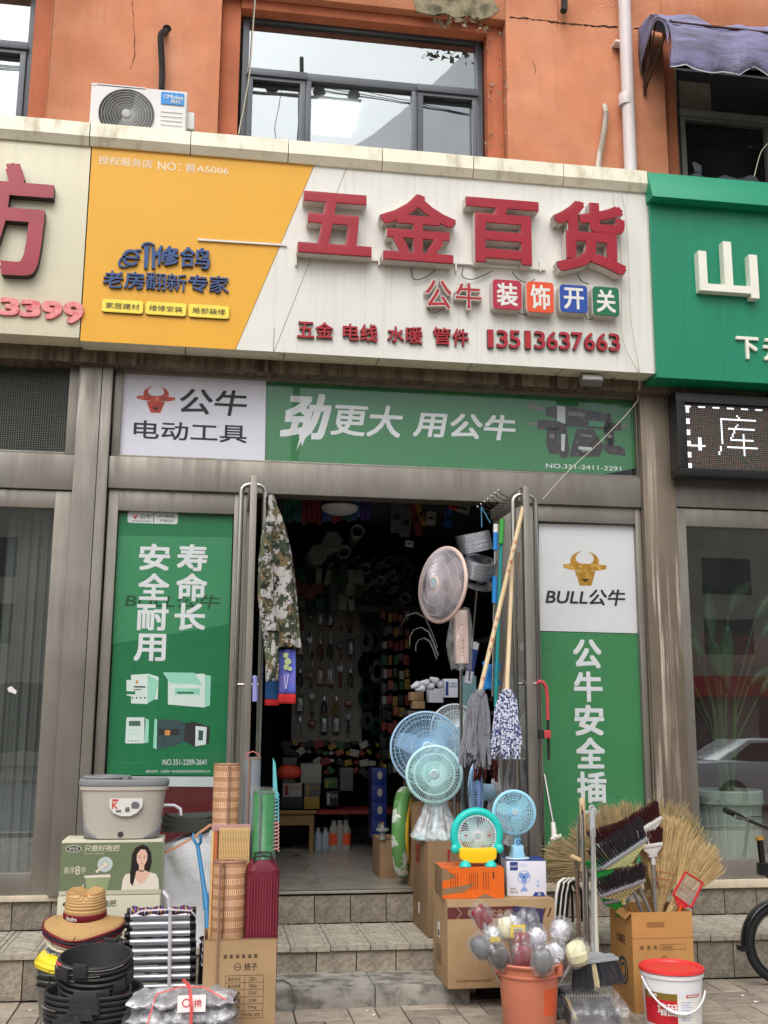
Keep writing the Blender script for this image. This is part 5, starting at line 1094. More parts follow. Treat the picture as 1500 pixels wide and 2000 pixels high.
for k in range(7):
    z = k*.026; t = thing('rubber_tub', 'wide black rubber tub, number %s from the bottom of the lower stack' % ('one','two','three','four','five','six','seven','eight','nine')[k], 'tub', (cxl+.002*math.sin(k*3), cyl_-.01, z), .1*math.sin(k*5), group='wide black rubber tubs')
    mb = MB(); R = .228+.001*k; mb.lathe([(0,0),(.165,.0),(.175,.01),(R-.006,.165),(R+.004,.168),(R+.008,.178),(R,.185),(R-.008,.182),(R-.014,.165),(.167,.016),(0,.01)], 44, sy=.92)
    build('pail', mb, RUB, parent=t, smooth=50)
    for a in (-2.1+k*.09, 1.04+k*.09): mb = MB(); mb.prism([(-.075,0),(.075,0),(.05,.052),(-.05,.052)], -.012, .004, M=Matrix.Rotation(a+PI/2, 4, 'Z') @ Matrix.Translation((0,-R+.002,.165))); build('ear', mb, RUB, parent=t, bevel=.005)
    if k % 3 == 1: mb = MB(); mb.tube([((R+.012)*math.cos(q), (R+.012)*.92*math.sin(q), .172) for q in [2.6+j*.12 for j in range(12)]], .0032, 5); build('handle', mb, WIREM, parent=t)

# folding stools
ALU = mat('aluminium_tube', C(190,192,198), .38, .6, .06, 6); CAP = mat('black_cap', C(22,22,24), .5)
def stripes(nm):
    m = bpy.data.materials.new(nm); m.use_nodes = True; nt = m.node_tree; N = nt.nodes; L = nt.links; b = N['Principled BSDF']; b.inputs['Roughness'].default_value = .75
    tc = N.new('ShaderNodeTexCoord'); sp = N.new('ShaderNodeSeparateXYZ'); L.new(tc.outputs['Object'], sp.inputs[0]); ns = N.new('ShaderNodeTexNoise'); ns.inputs['Scale'].default_value = 9; L.new(tc.outputs['Object'], ns.inputs['Vector'])
    a = N.new('ShaderNodeMath'); a.operation = 'MULTIPLY_ADD'; a.inputs[1].default_value = .02; L.new(ns.outputs['Fac'], a.inputs[0]); L.new(sp.outputs['X'], a.inputs[2])
    w = N.new('ShaderNodeMath'); w.operation = 'MULTIPLY'; w.inputs[1].default_value = 14; L.new(a.outputs[0], w.inputs[0]); fr = N.new('ShaderNodeMath'); fr.operation = 'FRACT'; L.new(w.outputs[0], fr.inputs[0])
    cr = N.new('ShaderNodeValToRGB'); cr.color_ramp.interpolation = 'CONSTANT'; e = cr.color_ramp.elements; e[0].position = 0; e[0].color = C(40,34,60); e[1].position = .2; e[1].color = C(104,60,140)
    for p, c in ((.36, C(30,28,44)), (.46, C(196,150,60)), (.52, C(52,48,98)), (.72, C(150,50,90)), (.8, C(36,32,52)), (.94, C(190,190,200))): x = e.new(p); x.color = c
    L.new(fr.outputs[0], cr.inputs[0]); L.new(cr.outputs[0], b.inputs['Base Color']); return m
STRP = stripes('striped_canvas'); PIPE = mat('orange_piping', C(226,160,60), .7)
sy_ = 6.16
def roll_fabric(w, n, r, seed):
    rr = random.Random(seed); mb = MB()
    def fn(a, b): q = 2*PI*b; return ((a-.5)*w, r*1.5*math.cos(q)+.006*math.sin(a*23+seed), r*math.sin(q)*(1+.18*math.sin(a*31+seed*2))+.004*math.sin(a*17))
    mb.grid(n, 10, fn); return mb
for k in range(7):
    z = .05+k*.088; sh = .006*math.sin(k*7.); t = thing('folding_stool', 'folded aluminium stool with striped canvas, number %s from the top of the strapped stack' % ('seven','six','five','four','three','two','one')[k], 'stool', (-.225+sh, sy_, z), 0, 'folding stools strapped in a stack')
    for dz_ in (0, .040):
        for yy in (-.045, .12):
            build('leg', MB().tube([(-.155, yy, dz_), (.155, yy, dz_)], .0155, 10), ALU, parent=t, smooth=50)
            for s in (-1, 1): build('end_cap', MB().tube([(s*.155, yy, dz_), (s*.185, yy, dz_)], .018, 8), CAP, parent=t, smooth=50)
    if k in (0, 1, 6):
        build('canvas_seat', roll_fabric(.33, 40, .022, k).add([], []), STRP, parent=t, smooth=60).location = (0, -.085 if k < 2 else -.03, .02 if k < 2 else .062)
        for q in range(5): build('piping', MB().tube([(-.15+q*.07, -.085 if k < 2 else -.06, .03 if k < 2 else .085), (-.135+q*.07+.01*(q % 2), -.1 if k < 2 else -.07, .008 if k < 2 else .065), (-.14+q*.07, -.085 if k < 2 else -.055, -.012 if k < 2 else .045)], .003, 4), PIPE, parent=t)
    else: build('canvas_seat', roll_fabric(.3, 30, .012, k), mat('dark_canvas', C(34,32,44), .8), parent=t, smooth=60).location = (0, .02, .02)
for k in range(2):
    t = thing('folding_stool', 'folded striped stool standing upright at the right of the stack, %s one' % ('left','right')[k], 'stool', (.0+k*.035, 6.22+k*.03, 0), .2, 'folding stools standing upright')
    for s in (-1, 1):
        for yy in (0, .03): build('leg', MB().tube([(s*.012, yy, .01), (s*.012+.01, yy, .42)], .012, 8), ALU if s > 0 else CAP, parent=t, smooth=50)
    mb = roll_fabric(.14, 24, .022, k+5); mb.v = [(z_, y, x) for x, y, z_ in mb.v]; build('canvas_seat', mb, STRP, parent=t, smooth=60).location = (.0, -.02, .42)
mb = MB(); xs_ = P(333, 1850, 6.05).x
mb.tube([(-.22, 6.16, .735), (-.19, 6.05, .72), (xs_-.01, 6.075, .64), (xs_, 6.07, .3), (xs_+.004, 6.08, .05)], .009, 4, flat=(0,1,0)); mb.tube([(-.38, 6.07, .625), (-.33, 6.06, .655), (-.2, 6.06, .66), (-.07, 6.065, .65), (-.04, 6.08, .61)], .005, 4)
tag(build('packing_strap', mb, mat('white_strap', C(224,222,232), .35), loc=(xs_, 6.07, .05), world=True), 'white plastic strap tied round the folding stools', 'strap')

# carton with mats
t, fr, lf, tp_, w, d, h = carton('carton', 'open kraft carton with a printed table, holding the rolled mats', .002, .362, 5.70, 6.04, 0, .565, KRAFT, open_=True)
def f(S, mb):
    for k in range(6): x = .4*w+k*.028 if False else .27*w+k*.030; S.hoop(mb, x+.01, h-.075, .0105, .0125, .0012, 0, 4, PI/4, PI/4+2*PI); S.poly(mb, [(x+.004,h-.082),(x+.016,h-.082),(x+.014,h-.07),(x+.007,h-.066)], .0012); mb.cut() if k == 5 else None
    S.hoop(mb, .47*w, h-.125, .014, .017, .0012); S.line(mb, (.47*w-.012,h-.125), (.47*w+.012,h-.125), .004, .0012); mb.cut(); S.text(mb, '扬子', .56*w, h-.142, .74*w, h-.108, .0012, bold=.012)
    mb.cut(); x0, x1, y1 = .31*w, .83*w, h-.165
    for k in range(7): S.line(mb, (x0, y1-k*.033), (x1, y1-k*.033), .0018, .0012)
    for x in (x0, (x0+x1)/2, x1): S.line(mb, (x, y1), (x, y1-.165), .0018, .0012)
    for x in (x0, x1): S.line(mb, (x, y1-.165), (x, y1-.198), .0018, .0012)
    for k, (a, b) in enumerate((('额定电压','220V~'),('额定频率','50Hz'),('额定功率','55W'),('件  重','2台'),('毛  重','5Kg'))):
        mb.cut(); S.text(mb, a, x0+.012, y1-k*.033-.026, x0+.075, y1-k*.033-.008, .0012); mb.cut(); S.text(mb, b, x0+.115, y1-k*.033-.026, x0+.155, y1-k*.033-.008, .0012)
    mb.cut(); S.text(mb, '执行标准：GB4706.1-2005', x0+.012, y1-.19, x1-.012, y1-.173, .0012); mb.cut(); S.text(mb, '扬子集团有限公司监制', x0+.02, .05, x1+.02, .07, .0012)
bprint(t, fr, f, KINK, 'lettering')
for s, a in ((1, .0),): mb = MB(); mb.add([(-w/2,-d/2,h),(w/2,-d/2,h),(w/2-.01,-d/2-.004,h+.008),(-w/2+.01,-d/2-.004,h+.010)], [(0,1,2,3)]); build('flap', mb, KRAFT, parent=t, smooth=0)
def bamboo(nm, stitch):
    m = bpy.data.materials.new(nm); m.use_nodes = True; nt = m.node_tree; N = nt.nodes; L = nt.links; b = N['Principled BSDF']; b.inputs['Roughness'].default_value = .55
    uvn = N.new('ShaderNodeTexCoord'); br = N.new('ShaderNodeTexBrick'); br.offset = .5; br.inputs['Scale'].default_value = 1; br.inputs['Brick Width'].default_value = .0105; br.inputs['Row Height'].default_value = .026; br.inputs['Mortar Size'].default_value = .0016
    br.inputs['Color1'].default_value = C(168,124,90); br.inputs['Color2'].default_value = C(152,108,76); br.inputs['Mortar'].default_value = C(222,184,140); L.new(uvn.outputs['UV'], br.inputs['Vector'])
    sp = N.new('ShaderNodeSeparateXYZ'); L.new(uvn.outputs['UV'], sp.inputs[0]); w_ = N.new('ShaderNodeMath'); w_.operation = 'MULTIPLY'; w_.inputs[1].default_value = 1/.052; L.new(sp.outputs['Y'], w_.inputs[0]); f_ = N.new('ShaderNodeMath'); f_.operation = 'FRACT'; L.new(w_.outputs[0], f_.inputs[0]); g = N.new('ShaderNodeMath'); g.operation = 'GREATER_THAN'; g.inputs[1].default_value = .5; L.new(f_.outputs[0], g.inputs[0])
    mx_ = N.new('ShaderNodeMix'); mx_.data_type = 'RGBA'; L.new(g.outputs[0], mx_.inputs[0]); mx_.inputs[6].default_value = C(158,114,82); L.new(br.outputs['Color'], mx_.inputs[7])
    ns = N.new('ShaderNodeTexNoise'); ns.inputs['Scale'].default_value = 30; mp = N.new('ShaderNodeMapping'); mp.inputs['Scale'].default_value = (1,.15,1); L.new(uvn.outputs['UV'], mp.inputs[0]); L.new(mp.outputs[0], ns.inputs['Vector']); mr = N.new('ShaderNodeMapRange'); mr.inputs['To Min'].default_value = .8; mr.inputs['To Max'].default_value = 1.15; L.new(ns.outputs['Fac'], mr.inputs['Value'])
    m3 = N.new('ShaderNodeMix'); m3.data_type = 'RGBA'; m3.blend_type = 'MULTIPLY'; m3.inputs[0].default_value = 1; L.new(mx_.outputs[2], m3.inputs[6]); L.new(mr.outputs[0], m3.inputs[7]); L.new(m3.outputs[2], b.inputs['Base Color'])
    bp = N.new('ShaderNodeBump'); bp.inputs['Strength'].default_value = .6; bp.inputs['Distance'].default_value = .002; L.new(br.outputs['Fac'], bp.inputs['Height']); L.new(bp.outputs[0], b.inputs['Normal']); return m
BAM = bamboo('bamboo_mat', True); BIND = mat('mat_binding', C(150,112,96), .8, 0, .08)
def spiral_roll(parent, M, r0, r1, turns, h, m, name='mat', n=34, tail=0.):
    """rolled sheet with uv along its length, plus the binding on its edges"""
    N_ = int(n*turns); me_v = []; uvs = []; L_ = 0; pts = []
    for i in range(N_+1): q = 2*PI*turns*i/N_; r = r0+(r1-r0)*i/N_; pts.append((r*math.cos(q-PI*.62), r*math.sin(q-PI*.62)))
    if tail: x, y = pts[-1]; pts += [(x-.012, y-.012), (x-.02, y-.03)]
    mb = MB()
    for i, (x, y) in enumerate(pts): mb.v += [(x, y, 0), (x, y, h)]
    ls = [0]
    for a, b in zip(pts, pts[1:]): ls.append(ls[-1]+math.dist(a, b))
    for i in range(len(pts)-1): mb.f.append((2*i, 2*i+2, 2*i+3, 2*i+1)); mb.m.append(0)
    me = bpy.data.meshes.new(name); me.from_pydata([tuple(M @ Vector(v)) for v in mb.v], [], mb.f); ul = me.uv_layers.new(name='UVMap')
    for p in me.polygons:
        for li, vi in zip(p.loop_indices, p.vertices): ul.data[li].uv = (ls[vi//2], (vi % 2)*h)
    me.materials.append(m); me.polygons.foreach_set('use_smooth', [True]*len(me.polygons)); o = bpy.data.objects.new(name, me); COL.objects.link(o); o.parent = parent; WM[o.name] = WM[parent.name]
    sm = o.modifiers.new('thickness', 'SOLIDIFY'); sm.thickness = .004; sm.offset = 0
    b2 = MB(); b2.tube([(x, y, h-.004) for x, y in pts], .0042, 5, M=M); x, y = pts[-1]; k = 1.0; b2.tube([(x*k-.002, y*k-.003, 0), (x*k-.002, y*k-.003, h-.004)], .0055, 5, M=M)
    build('binding', b2, BIND, parent=o, smooth=50); return o
def matroll(name, label, x, y, z1, r, turns, m, tilt=0., rz=0, z0=.02, r0=.02, tail=0.):
    t = thing(name, label, 'rolled mat', (x, y, z0), 0, None); spiral_roll(t, Matrix.Rotation(tilt, 4, 'Y') @ Matrix.Rotation(rz, 4, 'Z'), r0, r, turns, z1-z0, m, tail=tail); return t
matroll('bamboo_mat_roll', 'tall rolled bamboo mat at the back left of the open carton', .095, 5.95, 1.412, .074, 4, BAM, rz=.5)
matroll('bamboo_mat_roll', 'short rolled bamboo mat at the front left of the open carton', .125, 5.805, .935, .088, 4, BAM, rz=.0, r0=.03, tail=1)
GREYV = mat('grey_vinyl', C(106,112,118), .5, 0, .08, 10, bump=.1, bs=90); GRNV = mat('green_vinyl', C(10,128,60), .25, 0, .06, 6); 
matroll('vinyl_roll', 'tall grey rolled vinyl sheet behind the green roll', .228, 5.985, 1.444, .047, 4, GREYV)
BINDs = BIND; BIND = GREYV
matroll('vinyl_roll', 'green rolled vinyl sheet above the maroon bag', .292, 5.90, 1.27, .058, 4, GRNV); BIND = BINDs
t = bpy.data.objects['vinyl_roll']; mb = MB(); mb.tube([(-.035,0,1.42-.02),(-.03,-.01,1.445),(0,-.015,1.455),(.03,-.01,1.44),(.035,0,1.40)], .003, 5); build('pink_string', mb, mat('pink_cord', C(226,130,120), .7), parent=t)
build('clear_wrap', MB().lathe([(.062,-.0),(.066,1.15),(.064,1.272)], 20), film('clear_wrap_film', .1), parent=bpy.data.objects['vinyl_roll.001'], smooth=60)
# folded slatted mat
t = thing('slat_mat', 'folded mat of pale bamboo slats between the two bamboo rolls', 'mat', (.118, 5.885, .02)); SLAT = mat('pale_slat', C(222,186,126), .5, 0, .15, 40); RIBB = mat('orange_ribbon', C(196,104,66), .6, 0, .1)
build('backing', MB().box(-.095, .1, -.012, .012, 0, 1.075), mat('mat_backing', C(120,84,58), .8), parent=t)
me = slabmesh('slat', .0062, .010, 1.055, SLAT, .0012)
for k in range(19): o = piece(me, t, (-.052+k*.0083, -.017, 1.07), name='slat')
build('ribbon', MB().box(-.082, -.066, -.0175, -.012, 0, 1.07), RIBB, parent=t); build('slat_edge', MB().box(-.095, -.084, -.02, .0, 0, 1.07), SLAT, parent=t)
mb = MB(); mb.box(-.098, .104, -.021, .013, 1.052, 1.085); build('binding', mb, mat('pink_binding', C(178,140,134), .8), parent=t, bevel=.006)
# maroon bag
MARO = mat('maroon_nylon', C(106,26,44), .55, 0, .1, 8, bump=.2, bs=30)
t = thing('storage_bag', 'tall maroon ribbed bag with black handle in the open carton', 'bag', (.288, 5.80, .03))
mb = MB(); nn = 48; pr = [(.0,0),(.085,.0),(.085,.835),(.084,.86),(.072,.885),(.056,.90)]
for r, z in pr:
    for j in range(nn):
        q = 2*PI*j/nn; c, s_ = math.cos(q), math.sin(q); e = .45; rr = r*(1-(.045 if (j % 2 and z < .85) else 0)); mb.v.append((rr*math.copysign(abs(c)**e, c)-.012*max(0, .5-z), rr*.9*math.copysign(abs(s_)**e, s_), z+(.01*math.sin(q*3) if z > .87 else 0)))
for i in range(len(pr)-1):
    for j in range(nn): mb.f.append((i*nn+j, i*nn+(j+1) % nn, (i+1)*nn+(j+1) % nn, (i+1)*nn+j)); mb.m.append(0)
mb.f.append(tuple(range((len(pr)-1)*nn, len(pr)*nn))); mb.m.append(0); build('body', mb, MARO, parent=t, smooth=25)
mb = MB(); mb.tube([(-.045,-.04,.89),(-.05,-.05,.925),(-.0,-.05,.93),(.045,-.05,.925),(.04,-.04,.89)], .005, 5); mb.tube([(-.045,.04,.89),(-.04,.04,.935),(.0,.04,.94),(.045,.04,.935),(.045,.04,.89)], .005, 5); mb.tube([(-.048,-.045,.905),(.048,-.045,.9)], .005, 5); build('handle', mb, BLK, parent=t)
mb = MB()
for k in range(11): x = -.07+k*.014; mb.tube([(x-.012*.5, -.0775, .02), (x, -.0775, .5), (x, -.0775, .835)], .0022, 4)
build('rib', mb, mat('maroon_rib', C(146,52,70), .6), parent=t, kind='stuff')
# wrapped bundle
FOILG = mat('grey_foil_cloth', C(170,170,175), .35, .2, .35, 12, bump=1., bs=22, col2=C(222,222,228), c2t=(.5,.6), c2s=12); BAGF = film('wrap_film', .14, bump=.7, bs=20)  # paler patches put the silver-white highlights into the cloth colour
t = thing('wrapped_bundle', 'plastic wrapped bundle of silvery grey cloth tied with pink string', 'bundle', (-.09, 5.62, 0))
for k in range(5):
    mb = MB(); r = random.Random(k+20); ph = [r.uniform(0, 6) for _ in range(6)]
    def fn(a, b): q = 2*PI*b; x = (a-.5)*.50; e = 1-abs(2*a-1)**6; return (x+.012*math.cos(q*2+k), .15*math.cos(q)*(.8+.2*e)+.008*math.sin(a*20+ph[0]), .045+k*.07+(.034*math.sin(q)+.007*math.sin(a*26+ph[1]+q)+.004*math.sin(a*55+ph[2]))*(.25+.75*e))
    mb.grid(60, 20, fn); build('folded_cloth', mb, FOILG, parent=t, smooth=70)
mb = MB(); ph = 1.3
def fn(a, b): q = 2*PI*b; x = (a-.5)*.56; e = 1-abs(2*a-1)**5; return (x, .175*math.cos(q)*(.75+.25*e)+.008*math.sin(a*31+q), .175+(.19*math.copysign(abs(math.sin(q))**.7, math.sin(q))*(.3+.7*e))+.012*math.sin(a*19+b*9))
mb.grid(70, 30, fn); build('plastic_wrap', mb, BAGF, parent=t, smooth=70)
mb = MB(); mb.tube([(-.17,-.19,.2),(-.12,-.13,.375),(0,-.10,.398),(.1,-.10,.392),(.22,-.13,.33)], .0045, 4); mb.tube([(.0,.0,.405),(.03,-.1,.40),(.045,-.18,.33),(.045,-.20,.05)], .008, 4, flat=(0,1,0)); build('pink_strap', mb, mat('pink_strap', C(226,92,88), .4), parent=t)
mb = MB(); Sb_ = Surf((.0, -.17, .30), (1,0,0), (0,.5,1)); Sb_.rect(mb, -.02, .0, .11, .075, .0); Sb_.text(mb, '棉', .055, .02, .09, .055, .0015, mi=1, bold=.02); Sb_.hoop(mb, .02, .04, .014, .02, .0015, 1); build('paper_label', mb, [mat('label_paper', C(232,216,214), .6), mat('label_ink', C(190,60,66), .6)], parent=t, smooth=0)
# woven bag, dark cloth on it, clothes pole
WOV = mat('white_woven_bag', C(226,228,232), .5, 0, .08, 8, bump=.9, bs=16)
a, b = P(322,1640,7.1), P(412,1640,7.1); xm = (a.x+b.x)/2+.03; wv = (b.x-a.x)/2+.06
t = thing('woven_bag', 'white woven sack with an orange edge leaning behind the mop cartons', 'sack', (xm, 7.2, ZT))
mb = MB(); ht = P(370,1612,7.1).z-ZT
def fn(a_, b_): q = 2*PI*a_; r = 1-.25*abs(b_-.45); return (wv*math.copysign(abs(math.cos(q))**.6, math.cos(q))*r+.012*math.sin(b_*14+q*3), .14*math.copysign(abs(math.sin(q))**.6, math.sin(q))*r+.018*math.sin(b_*9+q*5), ht*b_*(1-.18*(b_ > .85)*(1-math.cos(q))*.5))
mb.grid(48, 30, fn); mb.f.append(tuple(30*49+i for i in range(48))); mb.m.append(0); build('sack', mb, WOV, parent=t, smooth=70)
mb = MB(); e = [P(322,1664,6.9), P(345,1655,6.88), P(375,1637,6.87), P(412,1610,6.87)]; build('orange_hem', MB().tube(e, .010, 4, flat=(0,1,0)), mat('orange_hem', C(206,150,116), .8), parent=t, world=True)
mb = MB(); c = P(365, 1610, 7.1)
def fn(a_, b_): q = 2*PI*a_; return (c.x+.01+(.17+.01*math.sin(b_*20))*math.copysign(abs(math.cos(q))**.5, math.cos(q))*(1-.1*b_**3), 7.2+.15*math.sin(q), c.z-.045+.10*b_+.012*math.sin(q*2+1)*b_)
mb.grid(40, 8, fn); mb.f.append(tuple(8*41+i for i in range(40))); mb.m.append(0); tag(build('folded_tarpaulin', mb, mat('dark_green_tarp', C(62,66,58), .8, 0, .2, 10, bump=.8, bs=20), loc=(c.x, 7.2, c.z), world=True, smooth=60), 'folded dark green tarpaulin lying on the white woven sack', 'tarpaulin')
mb = MB(); mb.tube([P(314,1600,7.12), P(314,1578,7.12), P(322,1573,7.1), P(340,1573,7.1), P(352,1580,7.1), P(354,1600,7.1)], .011, 8); tag(build('bag_handle', mb, mat('white_handle', C(226,224,232), .4), loc=tuple(P(335,1600,7.1)), world=True, smooth=60), 'white arched handle standing up behind the dark tarpaulin', 'handle')
BLP = mat('blue_plastic', C(52,128,178), .4, 0, .06)
t = thing('clothes_pole', 'light blue forked clothes pole leaning on the white sack', 'clothes pole', tuple(P(407, 1800, 6.6)))
mb = MB(); mb.tube([P(386,1650,6.85), P(395,1710,6.8), P(403,1765,6.7), P(407,1860,6.6)], [.012,.013,.015,.016], 10); build('pole', mb, BLP, parent=t, world=True, smooth=50)
mb = MB(); mb.tube([P(378,1627,6.87), P(376,1636,6.86), P(381,1645,6.85), P(386,1652,6.85), P(392,1645,6.84), P(392,1632,6.83), P(390,1627,6.83)], [.006,.008,.010,.013,.010,.008,.006], 8); build('fork', mb, BLP, parent=t, world=True, smooth=50)
mb = MB(); mb.cyl(P(401,1745,6.73), P(403.5,1775,6.69), .019, .019, 10); build('joint', mb, BLP, parent=t, world=True, smooth=50)
# cable on the step, mat in the shop
pts = [(x, y) for x, y in ((536,1915),(552,1914),(566,1921),(574,1935),(579,1955),(575,1972),(562,1979),(548,1976),(539,1968),(535,1955))]
mb = MB(); w_ = [G(x, y, .12) if y < 1926 else P(x, y, 6.60) for x, y in pts]; w_ = [Vector((p.x, min(p.y, 6.6) if y > 1926 else p.y, max(p.z, .012))) for p, (x, y) in zip(w_, pts)]
mb.tube(w_, .0055, 6); tag(build('cable_loop', mb, mat('grey_green_cable', C(96,104,98), .5, 0, .2, 40), loc=(w_[0].x, 6.6, 0), world=True, smooth=60), 'loop of grey green cable hanging over the edge of the lowest step', 'cable')
a = G(546,1728,ZF); tag(build('door_mat', MB().box(.25, .42, 7.86, 8.0, ZF+.001, ZF+.012), mat('black_mat', C(30,30,32), .9), loc=(.33, 7.9, ZF), world=True), 'small black mat just inside the left of the doorway', 'door mat')
# ------------------------------------------------------------------ goods on the right
CBLU = mat('fan_blue', C(168,206,234), .3, 0, .03); CMINT = mat('fan_mint', C(190,230,230), .3, 0, .03); CPINK = mat('fan_pink', C(226,196,184), .35, 0, .03); TURQ = mat('fan_turquoise', C(40,200,190), .35, 0, .03); YELF = mat('fan_yellow', C(246,206,30), .4, 0, .04); CWHT = mat('fan_white', C(226,234,238), .3, 0, .02); SKY = mat('fan_sky', C(162,216,238), .3, 0, .03)
BLADE_M = mat('blade_mint', C(176,230,230), .2, 0, .03, alpha=.8); BLADE_B = mat('blade_blue', C(150,194,230), .2, 0, .03, alpha=.75); BLADE_P = mat('blade_clear', C(206,190,196), .2, 0, .03, alpha=.55); BLADE_G = mat('blade_green', C(176,226,206), .2, 0, .03, alpha=.8)
def fanhead(t, R, mc, mbl, M, nr=72, rings=(.35,.62,.82), dep=.06, hub=.2, mh=None, mrim=None, spoke=.0020, curve=.25, nb=3, rimr=.008, back=True, hubm=None):
    def dome(r, s): return -s*dep*math.sqrt(max(0, 1-(r/R)**2*.96))
    mb = MB()
    for k in rings: mb.ring((0, dome(R*k, 1), 0), R*k, spoke*1.25, 48, 4, M=M)
    for k in range(nr):
        q = 2*PI*k/nr; p = [((R*f)*math.cos(q+curve*f), dome(R*f, 1), (R*f)*math.sin(q+curve*f)) for f in (hub, .45, .7, .88, 1.)]; mb.tube(p, spoke, 3, M=M)
    build('front_guard', mb, mc, parent=t, smooth=60)
    if back:
        mb = MB()
        for k in range(nr//2): q = 2*PI*k/(nr//2); mb.tube([((R*f)*math.cos(q), -dome(R*f, 1)*.9, (R*f)*math.sin(q)) for f in (hub, .6, .88, 1.)], spoke, 3, M=M)
        mb.ring((0, dep*.6, 0), R*.6, spoke, 36, 4, M=M); build('back_guard', mb, mc, parent=t, smooth=60)
    mb = MB(); mb.ring((0,0,0), R, rimr, 64, 8, M=M); build('rim', mb, mrim or mc, parent=t, smooth=60)
    for b in range(nb):
        a0 = 2*PI*b/nb+.4; mb = MB()
        def fn(u, v): r = R*(hub*.7+(.86-hub*.7)*v); w = 1.45*(1-.35*v)*(.55+.45*math.sin(PI*min(1, v*1.05+.12))); q = a0+w*(u-.3)+.25*v; return (r*math.cos(q), .012-.035*(u-.5)*(1-.3*v), r*math.sin(q))
        mb.grid(8, 8, fn, M=M); build('blade', mb, mbl, parent=t, smooth=60)
    mb = MB(); h = hub*R; mb.lathe([(0,0),(h*.85,0),(h,.006),(h,.014),(h*.9,.02)], 28, M=M @ Matrix.Translation((0,-dep*1.02-.002,0)) @ Matrix.Rotation(-PI/2, 4, 'X')); o = build('hub_cap', mb, hubm or mrim or mc, parent=t, smooth=50)
    mb = MB(); mb.lathe([(0,0),(h*.7,0),(h*.7,.0012),(0,.0012)], 20, M=M @ Matrix.Translation((0,-dep*1.02-.004,0)) @ Matrix.Rotation(-PI/2, 4, 'X')); build('badge', mb, mat('badge_grey', C(170,190,196), .4), parent=o)
    mb = MB(); mb.lathe([(h*1.3,0),(h*1.5,.02),(h*1.4,.09),(h*.8,.11),(0,.11)], 24, M=M @ Matrix.Translation((0,.02,0)) @ Matrix.Rotation(-PI/2, 4, 'X')); build('motor', mb, mh or mc, parent=t, smooth=50)
def pose(x, y, z, yaw=0, tilt=0, roll=0): return Matrix.Translation((x, y, z)) @ Matrix.Rotation(yaw, 4, 'Z') @ Matrix.Rotation(-tilt, 4, 'X') @ Matrix.Rotation(roll, 4, 'Y')
def skirt(c, r0, r1, h, name, n=60, seed=0, a=.3, sq=.8, bump=.8):
    r = random.Random(seed); ph = [r.uniform(0, 6) for _ in range(5)]; mb = MB()
    def fn(u, v): q = 2*PI*u; rr = r0+(r1-r0)*v**1.4; rr *= 1+.10*math.sin(q*9+ph[0])*(.4+.6*v)+.06*math.sin(q*17+ph[1]+v*3); return (c[0]+rr*math.cos(q), c[1]+rr*sq*math.sin(q), c[2]-h*v+.008*math.sin(q*7+ph[2])*v)
    mb.grid(n, 12, fn); return mb
FILM = film('clear_film', .5, col=(.95,.96,.98,1), bump=.8, bs=16); FILM2 = film('thin_clear_film', .16, bump=.7, bs=20, rough=.16)

# cartons
t1, *r1 = carton('carton', 'tall brown carton standing in the shop behind the desk fan', 1.44, 1.82, 7.80, 8.14, ZF+.002, 1.045, KRAFTD)
S_, lf = r1[0], r1[1]; w, d, h = r1[3:6]
def f(S, mb):
    S.rect(mb, .08, h-.14, .2, h-.03, .001, 1); S.rect(mb, .095, h-.115, .185, h-.045, .0014, 0)
    for k in range(9): S.line(mb, (.03, h-.22-k*.028), (d-.04, h-.22-k*.028), .0022, .001, 2)
    S.rect(mb, .14, .2, .18, .26, .0014, 3)
bprint(t1, lf, f, [KRED, KRAFTD, KINK, WHITEP]); 
def f(S, mb): S.rect(mb, .05, h-.2, .17, h-.06, .001); S.circ(mb, .11, h-.12, .03, .0014, 1, 12)
bprint(t1, S_, f, [KRED, KRAFTD])
t2, *r2 = carton('carton', 'tall brown carton on the wide step, carrying the wrapped mint desk fan', 1.425, 1.80, 7.17, 7.70, ZT+.002, .862, KRAFTD)
S_, lf = r2[0], r2[1]; w, d, h = r2[3:6]
def f(S, mb):
    S.rect(mb, .10, h-.17, .24, h-.05, .001, 1); S.text(mb, '扬子', .12, h-.14, .22, h-.09, .0014, bold=.02, mi=0)
    for k in range(9): S.line(mb, (.05, h-.22-k*.026), (.42, h-.22-k*.026), .0026, .001, 2)
    for x in (.05, .2, .42): S.line(mb, (x, h-.22), (x, h-.43), .003, .001, 2)
    S.rect(mb, .2, .10, .25, .17, .0014, 3)
bprint(t2, lf, f, [KRAFTD, KRED, KINK, WHITEP])
def f(S, mb): S.rect(mb, .13, h-.19, .3, h-.05, .001, 1); S.rect(mb, .145, h-.175, .285, h-.065, .0014, 0)
bprint(t2, S_, f, [KRAFTD, KRED])
tag(build('under_crate', MB().box(1.66, 2.02, 6.72, 6.86, 0, .109), mat('dark_crate', C(40,36,34), .8), loc=(1.8, 6.8, 0), world=True, bevel=.004), 'added, unseen dark crate in the gap under the big kraft carton', 'filler')  # added support under the carton, coloured dark like the shade in the gap
t3, *r3 = carton('carton', 'big kraft carton with a maroon band, carrying the orange box and the fan box', 1.408, 2.06, 6.50, 6.92, ZB+.002, .60, KRAFT)
S_, lf = r3[0], r3[1]; w, d, h = r3[3:6]
MBAND = mat('board_maroon', C(98,42,44), .7, 0, .08)
